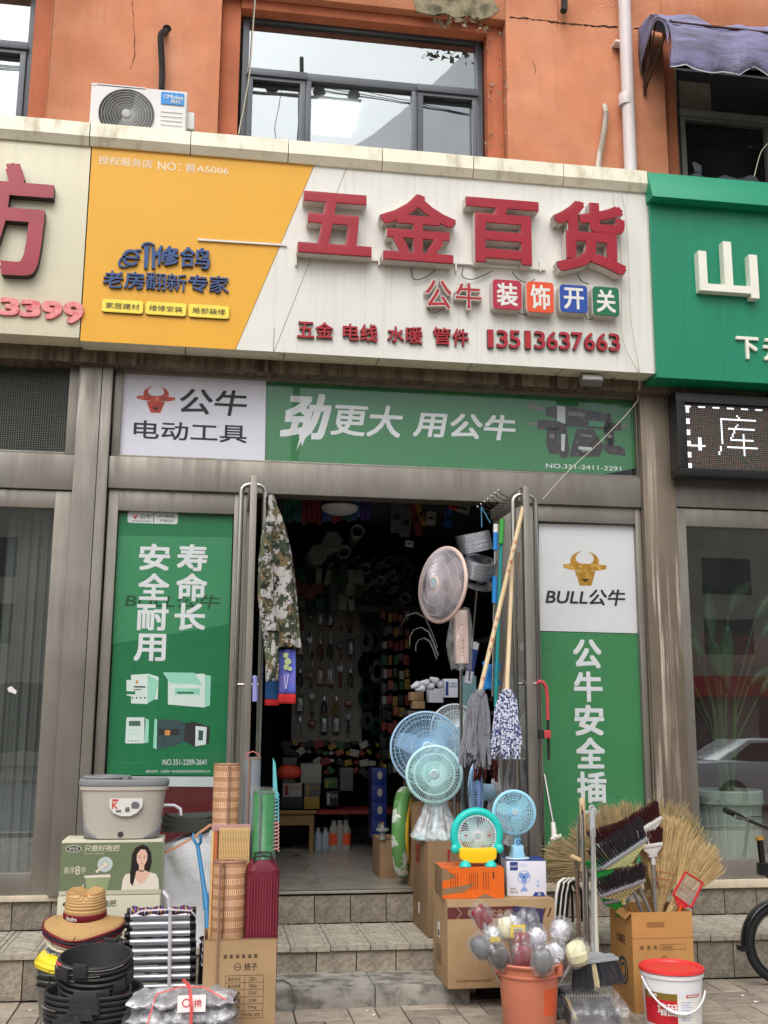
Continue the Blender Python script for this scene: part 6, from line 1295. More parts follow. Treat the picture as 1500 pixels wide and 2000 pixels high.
def f(S, mb):
    S.rect(mb, .0, h-.10, .42, h-.035, .001, 1); S.line(mb, (.055,h-.035), (.085,h-.0675), .005, .0014, 0); S.line(mb, (.085,h-.0675), (.055,h-.10), .005, .0014, 0); S.text(mb, '韩国现代企业', .12, h-.087, .38, h-.05, .0014, mi=0, bold=.02)
    for k in range(5): S.line(mb, (.47+k*.035,h-.1), (.49+k*.035,h-.05), .010, .001, 1)
    mb.cut(); S.hoop(mb, .34, .14, .066, .069, .001, 2); S.hoop(mb, .34, .14, .03, .033, .001, 2)
    for k in range(16): q = 2*PI*k/16; S.line(mb, (.34+.033*math.cos(q), .14+.033*math.sin(q)), (.34+.066*math.cos(q+.2), .14+.066*math.sin(q+.2)), .0025, .001, 2)
    mb.cut(); S.text(mb, '浙江省温岭市电器有限公司制造', .05, .035, .26, .05, .001, mi=2, bold=.01)
bprint(t3, S_, f, [KRAFT, MBAND, mat('board_brown_ink', C(134,86,58), .7)])
def f(S, mb):
    S.rect(mb, .14, .24, .21, .33, .0012, 1); S.rect(mb, .155, .25, .195, .285, .0016, 2)
    for k in range(8): S.text(mb, '说明事项请小心轻放', .09+k*.018-.0, .06, .1+k*.018, .2, .0012, mi=0) if False else S.line(mb, (.1+k*.02, .09), (.1+k*.02, .2), .004, .0012, 0)
bprint(t3, lf, f, [KINK, WHITEP, KINK])
OR = mat('board_orange', C(226,104,30), .45, 0, .05)
to, *ro = carton('gift_box', 'orange and kraft printed box under the turquoise ring fan', 1.40, 1.775, 6.56, 6.86, .604, .775, KRAFTD, rz=-.05, cat='box', tape=False)
S_, lf, tp_ = ro[0], ro[1], ro[2]; w, d, h = ro[3:6]
def f(S, mb):
    S.poly(mb, [(.0,.0),(w,.0),(w,h),(.0,h)][::1], .0006, 1); S.poly(mb, [(.0,.02),(.13,.035),(.20,.085),(.0,.055)], .001, 0); S.poly(mb, [(.0,h),(.0,.10),(.085,.12),(.02,h)], .001, 0); S.poly(mb, [(.2,0),(.32,0),(.26,.025)], .001, 0)
    for k in range(4): S.line(mb, (.05+k*.014,.06), (.05+k*.014,.145), .0035, .0014, 2)
    for k in range(5): S.line(mb, (.165+k*.012,.05), (.165+k*.012,.145), .0032, .0014, 2)
    for k in range(3): S.line(mb, (.25+k*.014,.05), (.25+k*.014,.15), .0035, .0014, 2)
    S.rect(mb, .305,.11,.315,.15,.0014,2)
bprint(to, S_, f, [KRAFTD, OR, mat('dark_orange_ink', C(110,54,28), .6)])
def f(S, mb): S.poly(mb, [(0,0),(w,0),(w,d),(0,d)], .0006)
bprint(to, tp_, f, OR)
WBX = mat('white_box_board', C(224,224,236), .4, 0, .03, 3); NAVY = mat('box_navy', C(40,66,136), .45, 0, .05); PALEB = mat('print_paleblue', C(130,160,220), .45, var=.15)
tw, *rw = carton('fan_box', 'white and blue printed fan box under the small sky blue clip fan', 1.815, 2.055, 6.60, 6.84, .603, .808, WBX, rz=-.12, cat='box', tape=False)
S_, lf, tp_ = rw[0], rw[1], rw[2]; w, d, h = rw[3:6]
def f(S, mb):
    S.rect(mb, .02, h-.055, .068, h-.006, .001, 0); S.text(mb, 'meizhi', .023, h-.038, .065, h-.022, .0014, bold=.02, mi=1, shear=.2); S.text(mb, 'MINI FAN SERIES', .078, h-.022, .115, h-.017, .001, mi=2); S.text(mb, '迷你电风扇', .078, h-.032, .125, h-.026, .001, mi=2)
    S.hoop(mb, .105, h-.095, .036, .039, .001, 2); 
    for k in range(3): q = 2*PI*k/3+.5; S.circ(mb, .105+.018*math.cos(q), h-.095+.018*math.sin(q), .017, .0011, 2, 14)
    S.circ(mb, .105, h-.095, .007, .0016, 0, 12); S.rect(mb, .103, .05, .109, h-.134, .001, 2); S.poly(mb, [(.078,.028),(.13,.03),(.12,.045),(.1,.055)], .001, 2)
    mb.cut(); S.text(mb, '夹扇', .02, .037, .05, .05, .001, mi=3); S.text(mb, 'MSE-189', .02, .018, .065, .029, .001, mi=3, bold=.01)
    mb.cut(); S.poly(mb, [(.155,.0),(.235,.0),(.22,.024),(.17,.024)], .001, 0); S.text(mb, '20', .185, .005, .205, .018, .0014, mi=1, bold=.02); mb.cut(); S.hoop(mb, .19, .085, .007, .009, .001, 2, 16); S.rect(mb, .183,.055,.197,.066,.001,2)
bprint(tw, S_, f, [NAVY, WHITEP, PALEB, KINK])
def f(S, mb): S.rect(mb, 0, 0, w, d, .0006, 0); S.text(mb, 'MINI FAN', .03, .015, .2, .03, .001, mi=1)
bprint(tw, tp_, f, [NAVY, PALEB])
def f(S, mb):
    for k in range(5): S.rect(mb, .03, .04+k*.02, .18, .046+k*.02, .001, 0)
bprint(tw, lf, f, LTG)

# fans
c = P(848, 1512, 7.25)
t = thing('desk_fan', 'mint desk fan with its foot in clear plastic on the tall carton', 'fan', (c.x, 7.35, .862))
fanhead(t, .182, CMINT, BLADE_M, Matrix.Translation((0, -.1, c.z-.862)) @ pose(0,0,0,-.18,.05), nr=84, rings=(.38,.42,.72,.75,.98), dep=.05, hub=.2, rimr=.012, spoke=.0024)
mb = MB(); mb.lathe([(0,0),(.15,0),(.155,.012),(.14,.035),(.05,.05),(.025,.07),(.022,.36)], 28, (.03,0,0), sy=.8); build('stand', mb, CMINT, parent=t, smooth=50)
build('plastic_bag', skirt((.03,-.02,.40), .03, .165, .385, 'bag', 90, 3), FILM, parent=t, smooth=60)
build('plastic_knot', MB().lathe([(0,.04),(.02,.03),(.05,.0),(.03,-.02),(0,-.02)], 14, (-.03,-.14,.02), wob=lambda q, i, r, z: (.012*math.sin(q*5+i), .006*math.cos(q*3))), FILM, parent=t, smooth=60)
c = P(836, 1462, 7.55)
t = thing('standing_fan', 'large sky blue fan head behind the mint desk fan', 'fan', (c.x, 7.6, ZF))
fanhead(t, .253, CBLU, BLADE_B, Matrix.Translation((0, 0, c.z-ZF)) @ pose(0,0,0,-.1,.12), nr=96, rings=(.45,.78,.9), dep=.075, hub=.17, rimr=.008, curve=.4)
build('pole', MB().cyl((0,.06,0), (0,.06,c.z-ZF), .016), CHROME, parent=t)
c = P(896, 1428, 7.6)
t = thing('standing_fan', 'pale green fan head with clear blades half behind the grey mop', 'fan', (c.x, 7.7, ZF))
fanhead(t, .19, CWHT, BLADE_G, Matrix.Translation((0, 0, c.z-ZF)) @ pose(0,0,0,.1,.1), nr=80, rings=(.4,.75), dep=.06, rimr=.006); build('pole', MB().cyl((0,.06,0), (0,.06,c.z-ZF), .016), CHROME, parent=t)
c = P(931, 1548, 7.3)
t = thing('standing_fan', 'blue fan seen almost edge on between the mint fan and the ring fan', 'fan', (c.x, 7.32, .5))
fanhead(t, .195, CBLU, BLADE_B, Matrix.Translation((0, 0, c.z-.5)) @ pose(0,0,0,-1.70,.0), nr=64, rings=(.6,), dep=.05, mrim=mat('fan_periwinkle', C(128,160,222), .3), rimr=.016); build('pole', MB().cyl((.03,.0,-.2), (.03,0,c.z-.5), .014), CHROME, parent=t)
# pink stand fan
c = P(866, 1141, 7.35)
t = thing('stand_fan', 'tall pink stand fan with clear blades and its control box in plastic', 'fan', (P(900,1300,7.4).x, 7.4, ZF))
fanhead(t, .262, mat('clear_guard', C(206,200,206), .2, .1), BLADE_P, Matrix.Translation((c.x-P(900,1300,7.4).x, -.02, c.z-ZF)) @ pose(0,0,0,-1.12,.08), nr=120, rings=(.34,.6,.85), dep=.075, hub=.2, mrim=CPINK, rimr=.014, mh=CPINK, nb=5, hubm=CPINK, spoke=.0017)
mb = MB(); a, b = P(884,1195,7.42), P(902,1296,7.38); mb.box(-.045,.045,-.03,.035,0,(a-b).length, M=Matrix.Translation(b) @ Matrix.Rotation(-.02, 4, 'Y')); o = build('control_box', mb, CPINK, parent=t, world=True, bevel=.008)
Sx = Surf(b, (1,0,0), (-.02,0,1)); mb = MB(); Sx.hoop(mb, -.005, .25, .018, .021, .032, 0)
for k in range(5): Sx.rect(mb, .0, .05+k*.025, .012, .062+k*.025, .032)
build('control_marks', mb, mat('rose_ink', C(176,110,100), .5), parent=o, world=True, smooth=0)
mb = MB(); mb.cyl((0,0,.5), (0,0,b.z-ZF+.02), .012, n=12); mb.cyl((0,0,0), (0,0,.62), .02, n=12); build('pole', mb, CHROME, parent=t, smooth=50)
build('base', MB().lathe([(0,0),(.19,0),(.2,.015),(.05,.04),(0,.045)], 30), CPINK, parent=t, smooth=50)
mb = MB(); cb = b+Vector((0,0,.1))
def fn(u, v): q = 2*PI*u; r = .09*(1-.55*abs(v-.55))+.012*math.sin(q*5+v*9); return (cb.x-.01+r*math.cos(q), 7.38+r*.7*math.sin(q), cb.z+.28-.42*v+.01*math.sin(q*4))
mb.grid(40, 16, fn); build('plastic_bag', mb, FILM2, parent=t, world=True, smooth=60)
# ring fan with feet
c = P(934, 1632, 6.62)
t = thing('ring_fan', 'turquoise ring fan with yellow front and small feet on the orange box', 'fan', (c.x, 6.66, .777), -.06)
M = Matrix.Translation((0, 0, c.z-.777))
mb = MB(); mb.tube([(.138*math.cos(q), 0, .138*math.sin(q)) for q in [2*PI*k/56 for k in range(56)]], .026, 12, closed=True, M=M, flat=(0,1,0), sx=1.); build('ring', mb, TURQ, parent=t, smooth=60)
fanhead(t, .120, CWHT, BLADE_M, M @ Matrix.Translation((0,-.012,0)), nr=40, rings=(.95,), dep=.022, hub=.2, rimr=.005, spoke=.0022, curve=.7, nb=5, back=False, mh=TURQ, hubm=mat('hub_pinkwhite', C(238,222,226), .3))
for x in (-.072, .07): mb = MB(); mb.box(x-.009, x+.009, -.036, -.032, -.004, .004, M=M); build('red_mark', mb, mat('mark_red', C(206,44,44), .4), parent=t)
zb = .777-.777
mb = MB(); pts = []; n = 28
for k in range(n): q = 2*PI*k/n; x = .115*math.copysign(abs(math.cos(q))**.8, math.cos(q)); z = .042*math.sin(q)+(.030 if q < PI else 0)*(x/.115)**2; pts.append((x, z+.062))
mb.prism(pts, -.052, .03); build('yellow_belly', mb, YELF, parent=t, bevel=.008)
for s in (-1, 1):
    mb = MB(); mb.lathe([(0,.03),(.018,.024),(.026,0),(.018,-.024),(0,-.03)], 14, (s*.138, -.02, .10), sy=.7); build('arm', mb, TURQ, parent=t, smooth=60)
    mb = MB(); mb.lathe([(0,.038),(.018,.034),(.034,.012),(.038,0),(0,0)], 16, (s*.078, -.035, .002), sy=1.1); build('foot', mb, TURQ, parent=t, smooth=60)
# clip fan
c = P(1006, 1587, 6.68)
t = thing('clip_fan', 'small sky blue clip fan on the white printed box', 'fan', (c.x+.02, 6.72, .81))
fanhead(t, .128, SKY, BLADE_M, Matrix.Translation((-.02, -.02, c.z-.81)) @ pose(0,0,0,-.15,.12), nr=48, rings=(.3,.45,.6,.72,.84,.94), dep=.04, hub=.2, rimr=.010, mrim=SKY, spoke=.0018)
mb = MB(); mb.box(-.022,.022,-.015,.02,.07,c.z-.81-.11); mb.box(-.036,.036,-.03,.03,.03,.08); o = build('neck', mb, SKY, parent=t, bevel=.008)
mb = MB(); mb.prism([(-.045,0),(.045,0),(.035,.035),(.02,.075),(-.02,.075),(-.035,.035)], -.045, .05); build('clip', mb, SKY, parent=t, bevel=.01)
mb = MB(); mb.lathe([(0,.006),(.075,.005),(.078,0),(0,0)], 20, (0,0,.0), sy=.7); build('clip_pad', mb, CWHT, parent=t)
mb = MB(); mb.ring((0,-.034,.1), .012, .004, 16, 6); build('dial', mb, mat('dial_blue', C(40,110,180), .4), parent=t)

# crumpled plastic between the fans
for i, (x, y, Y, r0, r1, hh, se) in enumerate(((968,1500,7.35,.02,.12,.5,5),(925,1660,7.2,.02,.07,.2,6))):
    c = P(x, y, Y); tag(build('plastic_bag', skirt((0,0,0), r0, r1, hh, '', 70, se), FILM, loc=tuple(c), smooth=60), ('crumpled clear bag hanging behind the clip fan', 'small clear bag bunched beside the ring fan')[i], 'plastic bag')
c = P(895, 1365, 7.6)
# ------------------------------------------------------------------ terracotta bucket of toilet brushes
TERR = mat('terracotta_plastic', C(206,124,98), .5, 0, .1, 4, streak=.35, scol=C(176,96,76), sx=8, sz=2)
bx, by = 1.765, 6.06
t = thing('plastic_bucket', 'terracotta plastic bucket with an orange label patch, full of wrapped toilet brushes', 'bucket', (bx, by, 0))
build('tub', MB().lathe([(0,0),(.135,0),(.142,.01),(.165,.33),(.18,.338),(.184,.350),(.178,.358),(.165,.352),(.158,.33),(.135,.02),(0,.015)], 44), TERR, parent=t, smooth=50)
build('rim_band', MB().lathe([(.166,.285),(.172,.288),(.173,.298),(.167,.302)], 44), TERR, parent=t, smooth=50)
for q in (PI*.95, -PI*.18): mb = MB(); mb.box(.165,.19,-.03,.03,.29,.345, M=Matrix.Rotation(q, 4, 'Z')); build('ear', mb, TERR, parent=t, bevel=.008)
mb = MB()
for k in range(8):
    q0, q1 = -PI*.42+k*.085, -PI*.42+(k+1)*.085; z0, z1 = .10, .235; r0, r1 = .150, .1585; mb.add([(r0*math.cos(q0), r0*math.sin(q0), z0), (r0*math.cos(q1), r0*math.sin(q1), z0), (r1*math.cos(q1), r1*math.sin(q1), z1), (r1*math.cos(q0), r1*math.sin(q0), z1)], [(0,1,2,3)])
build('label_patch', mb, mat('orange_patch', C(214,92,52), .4, 0, .08), parent=t)
BRW = mat('brush_white', C(232,232,240), .7, 0, .05); BRG = mat('brush_grey', C(110,112,116), .4, 0, .1); BRM = mat('brush_maroon', C(146,30,48), .35, 0, .08); BRC = mat('brush_cream', C(226,222,184), .35, 0, .04); BRD = mat('brush_dark', C(56,54,58), .4, 0, .1)
heads = [(940,1790,'m',-.6),(938,1850,'g',-.9),(962,1828,'c',-.5),(990,1812,'w',-.2),(1003,1806,'l',.0),(1048,1833,'b',.2),(1093,1817,'b',.4),(1018,1843,'m',.1),(1020,1870,'m',.1),(1082,1862,'b',.5),(1061,1876,'g',.15),(975,1868,'d',-.3),(1128,1862,'k',.8),(1030,1800,'v',.1)]
kinds = {'m': ('maroon covered toilet brush', BRM), 'g': ('toilet brush in a clear grey cup', BRG), 'c': ('white toilet brush with a yellow sticker', BRW), 'w': ('cream cupped toilet brush', BRC), 'l': ('toilet brush with a barcode sticker', BRW), 'b': ('white bristled toilet brush', BRW), 'd': ('dark capped toilet brush', BRD), 'k': ('large cream plunger head', BRC), 'v': ('violet carded brush pack', BRD)}
where = {0:'at the top left of the bucket',1:'at the far left',2:'left of centre',3:'behind the barcode one',4:'at the top centre',5:'right of centre',6:'at the upper right',7:'in the middle',8:'just above the bucket rim',9:'low at the right',10:'in front over the bucket rim',11:'low at the left',12:'at the far right',13:'at the back'}
for i, (x, y, k, lean) in enumerate(heads):
    Yh = 6.05+(.12 if y < 1830 else (-.06 if y > 1855 else .03))-(.0 if i != 10 else .14); c = P(x, y, Yh); nm, m = kinds[k]
    t = thing('toilet_brush', nm+' '+where[i], 'toilet brush', M=Matrix.Translation(c) @ Matrix.Scale(1.18, 4), group='wrapped toilet brushes in the terracotta bucket')
    base = Vector((bx+.45*(c.x-bx)*.5, by+.01*math.sin(i*3), .08)); dv = (c-base).normalized(); R_ = dv.to_track_quat('Z', 'Y').to_matrix().to_4x4()
    if i == 10: base = Vector((bx+.05, by-.1, .2)); dv = Vector((0,-.5,.2)).normalized(); R_ = Vector((.0,-.25,.97)).normalized().to_track_quat('Z','Y').to_matrix().to_4x4()
    bl = base-c; build('handle', MB().tube([R_ @ Vector((0,0,-.02)), bl*.45, bl*.72], .008, 8), CHROME if i % 2 else mat('handle_grey', C(150,150,154), .4), parent=t, smooth=50)
    mb = MB(); r = random.Random(i)
    if k in 'bl' or k == 'c':
        build('core', MB().lathe([(0,.045),(.022,.036),(.03,0),(.022,-.036),(0,-.045)], 14, M=R_), m, parent=t, smooth=60)
        for q in range(260):
            dv_ = Vector((r.gauss(0,1), r.gauss(0,1), r.gauss(0,1))).normalized(); p0 = dv_*.025; p1 = Vector((dv_.x*.047, dv_.y*.047, dv_.z*.050)); o_ = dv_.orthogonal().normalized()*.0022; mb.add([p0-o_, p0+o_, p1+o_*.6, p1-o_*.6], [(0,1,2,3)], M=R_)
        build('bristles', mb, m, parent=t, smooth=0, kind='stuff')
    elif k == 'm': build('cover', MB().box(-.04,.04,-.022,.022,-.05,.05, M=Matrix.Rotation(lean, 4, 'Y') @ Matrix.Rotation(.3, 4, 'X'), taper=-.006), m, parent=t, bevel=.012)
    elif k == 'k': build('head', MB().lathe([(0,-.05),(.03,-.05),(.05,-.035),(.058,-.01),(.058,.02),(.045,.04),(.02,.048),(0,.048)], 10, M=R_ @ Matrix.Rotation(.7, 4, 'X')), m, parent=t, smooth=20)
    elif k == 'v': build('card', MB().box(-.075,.075,-.004,.004,-.03,.065, M=Matrix.Rotation(.1, 4, 'Y')), mat('violet_card', C(58,48,84), .4, 0, .2, 12), parent=t)
    else: build('cup', MB().lathe([(0,.05),(.028,.045),(.04,.02),(.043,-.01),(.036,-.04),(.015,-.055),(0,-.055)], 18, M=R_), m, parent=t, smooth=60)
    if k == 'c': Sx = Surf((0,-.052,0), (1,0,0), (0,-.2,1)); mb = MB(); Sx.rect(mb, -.025,-.02,.025,.005,.0); build('sticker', mb, mat('sticker_yellow', C(240,212,80), .5), parent=t)
    if k == 'l': Sx = Surf((0,-.056,-.03), (1,0,0), (0,-.1,1)); mb = MB(); Sx.rect(mb, -.03,-.02,.04,.04,.0, 1); Sx.rect(mb, -.018,-.012,.03,.03,.001, 0); [Sx.rect(mb, -.014+q*.004,-.006,-.0125+q*.004,.022,.0015, 2) for q in range(10)]; build('sticker', mb, [mat('sticker_grey', C(214,206,180), .5), mat('sticker_yellow'), KINK], parent=t, smooth=0)
    mb = MB(); ph = i*1.3
    def fn(u, v): q = 2*PI*u; a_ = PI*(v*.93+.03); rr = .058*math.sin(a_)**.7*(1+.10*math.sin(q*4+ph)+.06*math.sin(q*9+v*7)); return (rr*math.cos(q), rr*.85*math.sin(q), .066*math.cos(a_)+.006*math.sin(q*3+ph))
    mb.grid(26, 14, fn, M=R_); build('wrapper', mb, FILM2, parent=t, smooth=50)

# ------------------------------------------------------------------ white paint bucket
t = thing('paint_bucket', 'white pail with a red lid, white handle and red printed label', 'bucket', (2.565, 6.0, 0))
WPL = mat('white_pail', C(232,232,236), .35, 0, .03); LIDR = mat('red_lid', C(222,58,58), .35, 0, .04)
H = .305; build('pail', MB().lathe([(0,0),(.145,0),(.15,.006),(.163,H-.035),(.172,H-.03),(.174,H-.012),(.166,H-.01),(.166,H)], 48), WPL, parent=t, smooth=50)
build('lid', MB().lathe([(0,H+.004),(.13,H+.004),(.145,H+.002),(.152,H-.004),(.16,H+.012),(.168,H+.016),(.177,H+.012),(.179,H-.004),(.172,H-.006)], 48), LIDR, parent=t, smooth=40)
def band(mb, z0, z1, q0, q1, mi, off=.001, n=30):
    for k in range(n):
        a, b = q0+(q1-q0)*k/n, q0+(q1-q0)*(k+1)/n; r0 = .15+.013*z0/(H-.035)+off; r1 = .15+.013*z1/(H-.035)+off
        mb.add([(r0*math.cos(a), r0*math.sin(a), z0), (r0*math.cos(b), r0*math.sin(b), z0), (r1*math.cos(b), r1*math.sin(b), z1), (r1*math.cos(a), r1*math.sin(a), z1)], [(0,1,2,3)], mi)
mb = MB(); band(mb, .17, .205, PI*1.0, PI*1.42, 1); band(mb, .04, .17, PI*1.0, PI*1.42, 0, .0012); band(mb, .17, .205, PI*1.83, PI*2.1, 1); band(mb, .04, .17, PI*1.85, PI*2.1, 0, .0012); band(mb, .185, .20, PI*1.52, PI*1.7, 0, .0016); band(mb, .02, .183, PI*1.42, PI*1.83, 3, .0008)
for k in range(8): band(mb, .07+k*.013, .073+k*.013, PI*1.46, PI*(1.56+.03*(k % 2)), 2, .0016, 6)
build('label', mb, [mat('label_crimson', C(196,34,48), .4), mat('label_olive', C(128,104,40), .4), PALEB, WHITEP], parent=t, smooth=60)
mb = MB()
def wrap(txt, q0, q1, z0, z1, bold=.03):
    vs, fs, ns, asp = glyphs(txt, .012); b = len(mb.v)
    for k in (-1, 0, 1):
        b = len(mb.v)
        for x, y, z in vs: q = q0+(q1-q0)*x+k*.006; r = .15+.013*(z0+(z1-z0)*y)/(H-.035)+.0025; mb.v.append((r*math.cos(q), r*math.sin(q), z0+(z1-z0)*y))
        mb.f += [tuple(b+i for i in f) for f in fs]; mb.m += [0]*len(fs)
wrap('墙固', PI*1.2, PI*1.41, .09, .155); wrap('大品牌', PI*1.08, PI*1.2, .178, .198); wrap('质量保证', PI*1.535, PI*1.685, .188, .197)
build('lettering', mb, WHITEP, parent=t, smooth=0)
mb = MB(); pts = [(.178*math.cos(q), .178*math.sin(q), H-.035-.16*math.sin((q-PI*1.02)/(PI*.9)*PI)**1.) for q in [PI*1.02+PI*.78*k/24 for k in range(25)]]; mb.tube(pts, .0055, 7); build('handle', mb, WPL, parent=t, smooth=60)
mb = MB(); mb.tube(pts[9:16], .009, 8); build('handle_grip', mb, WPL, parent=t, smooth=60)

# ------------------------------------------------------------------ carton of brooms
OLDK = mat('old_board', C(190,140,82), .7, 0, .12, 4, bump=.2, bs=20, streak=.3, scol=C(150,100,56), sx=14, sz=3)
tb, *rb = carton('carton', 'worn open carton with a black flower mark, holding the brooms', 2.462, 2.835, 6.30, 6.66, 0, .548, OLDK, open_=True)
S_, lf = rb[0], rb[1]; w, d, h = rb[3:6]
def f(S, mb):
    S.line(mb, (0,h-.145), (w,h-.145), .003, .0012, 1); S.poly(mb, rounded(.09,h-.085,.2,h-.055,.014), .0012, 1)
    for k in range(3): S.hoop(mb, .055+k*.042, h-.195, .014, .0165, .0012, 0, 4, PI/4, PI/4+2*PI); S.circ(mb, .055+k*.042, h-.195, .007, .0012, 0, 8)
    S.hoop(mb, .22, h-.195, .1, .1, .0012, 0, 4) if False else None
    for a, b in (((.165,h-.21),(.32,h-.21)),((.165,h-.18),(.32,h-.18)),((.165,h-.21),(.165,h-.18)),((.25,h-.21),(.25,h-.18)),((.32,h-.21),(.32,h-.18))): S.line(mb, a, b, .0018, .0012, 0)
    mb.cut(); S.text(mb, 'GRADE', .175, h-.204, .24, h-.187, .0012, mi=0)
    mb.cut()
    for k in range(5): q = 2*PI*k/5+PI/2; S.hoop(mb, .19+.018*math.cos(q), h-.275+.018*math.sin(q), .012, .016, .0012, 0, 14)
    S.hoop(mb, .19, h-.275, .006, .010, .0014, 0, 14)
bprint(tb, S_, f, [KINK, mat('board_crease', C(150,104,58), .7)])
def f(S, mb):
    S.text(mb, '大梅花', .10, h-.20, .25, h-.145, .0012, bold=.02); mb.cut(); S.hoop(mb, .2, .2, .06, .078, .0012, 1, 28); S.hoop(mb, .2, .2, .03, .045, .0012, 1, 20)
bprint(tb, lf, f, [KINK, mat('board_teal', C(40,72,76), .7)])
mb = MB(); mb.add([(-w/2,-d/2,h),(-w/2,d/2,h),(-w/2-.02,d/2,h-.02),(-w/2-.03,-d/2+.02,h-.04)], [(0,1,2,3)]); build('flap', mb, OLDK, parent=tb, smooth=0)
STRAWB = [mat('broom_straw_gold', C(212,182,130), .8, 0, .2, 30), mat('broom_straw_tan', C(184,154,106), .8, 0, .2, 30), mat('broom_straw_olive', C(150,136,98), .8, 0, .2, 30)]
def strawbroom(neck, ang, spread, L, label, m, n=1500, depth=.05, seed=1, stitch=True, tilt=0.):
    """fan of straws in a near vertical plane from a neck point; ang is measured from straight up, clockwise"""
    t = thing('straw_broom', label, 'broom', tuple(neck), group='straw brooms'); r = random.Random(seed); mb = MB()
    for k in range(n):
        u = r.uniform(-1, 1); q = ang+u*spread; l = L*(1+.05*r.gauss(0, 1)-.10*u*u)*(r.uniform(.6,.9) if r.random() < .3 else 1); y = r.uniform(-1, 1)*depth*(1-.5*abs(u)); s = r.uniform(.0009, .0020)
        cl = math.sin(u*19+seed*2)+.6*math.sin(u*37+seed); l *= 1+.045*cl; qq = q+r.gauss(0, .045)+.02*math.sin(u*31+seed); x1, z1 = l*math.sin(qq), l*math.cos(qq); xm, zm = .5*l*math.sin(q), .5*l*math.cos(q); nx, nz = math.cos(q)*s, -math.sin(q)*s; b = len(mb.v)
        x0, z0 = .03*math.sin(q)*3, .03*math.cos(q)*3; yy = y*.3; y2 = y+tilt*l
        mb.v += [(x0-nx, yy, z0-nz), (x0+nx, yy, z0+nz), (xm+nx*1.4, y*.7+tilt*l*.4, zm+nz*1.4), (xm-nx*1.4, y*.7+tilt*l*.4, zm-nz*1.4), (x1+nx, y2, z1+nz), (x1-nx, y2, z1-nz)]
        mi = r.choice((0, 0, 0, 1, 1, 2)) ; mb.f += [(b, b+1, b+2, b+3), (b+3, b+2, b+4, b+5)]; mb.m += [mi, mi]
    build('straws', mb, m, parent=t, smooth=0, kind='stuff')
    if stitch:
        for f_ in (.36, .43, .5): mb = MB(); mb.tube([(L*f_*math.sin(ang+spread*u*.98), -depth*.75+tilt*L*f_, L*f_*math.cos(ang+spread*u*.98)) for u in [k/8-1 for k in range(17)]], .0022, 4); build('stitching', mb, mat('broom_red_thread', C(176,84,62), .7), parent=t)
    mb = MB(); mb.tube([(.1*math.sin(ang), 0, .1*math.cos(ang)), (0,0,0), (-.28*math.sin(ang), 0, -.28*math.cos(ang))], [.03,.022,.016], 8); build('bound_neck', mb, STRAWB[1], parent=t); return t
GS = [STRAWB[0], STRAWB[1], STRAWB[2]]; OS = [STRAWB[2], STRAWB[1], STRAWB[2]]
strawbroom(P(1235,1718,6.85), -.62, .85, .46, 'big olive straw broom fanned out at the left behind the brush poles', OS, 2400, seed=1)
strawbroom(P(1192,1690,6.78), -1.5, .36, .40, 'straw broom pointing left low behind the brush poles', OS, 1200, seed=2)
strawbroom(P(1262,1770,6.72), .38, .42, .60, 'big straw broom fanned out at the right behind the golden one', OS, 1700, seed=3)
strawbroom(P(1286,1795,6.5), .14, .30, .56, 'golden straw broom standing upright in the carton', GS, 2200, depth=.06, seed=4)
strawbroom(P(1300,1798,6.42), .62, .26, .48, 'golden straw broom leaning right in the carton', GS, 1300, depth=.05, seed=5)

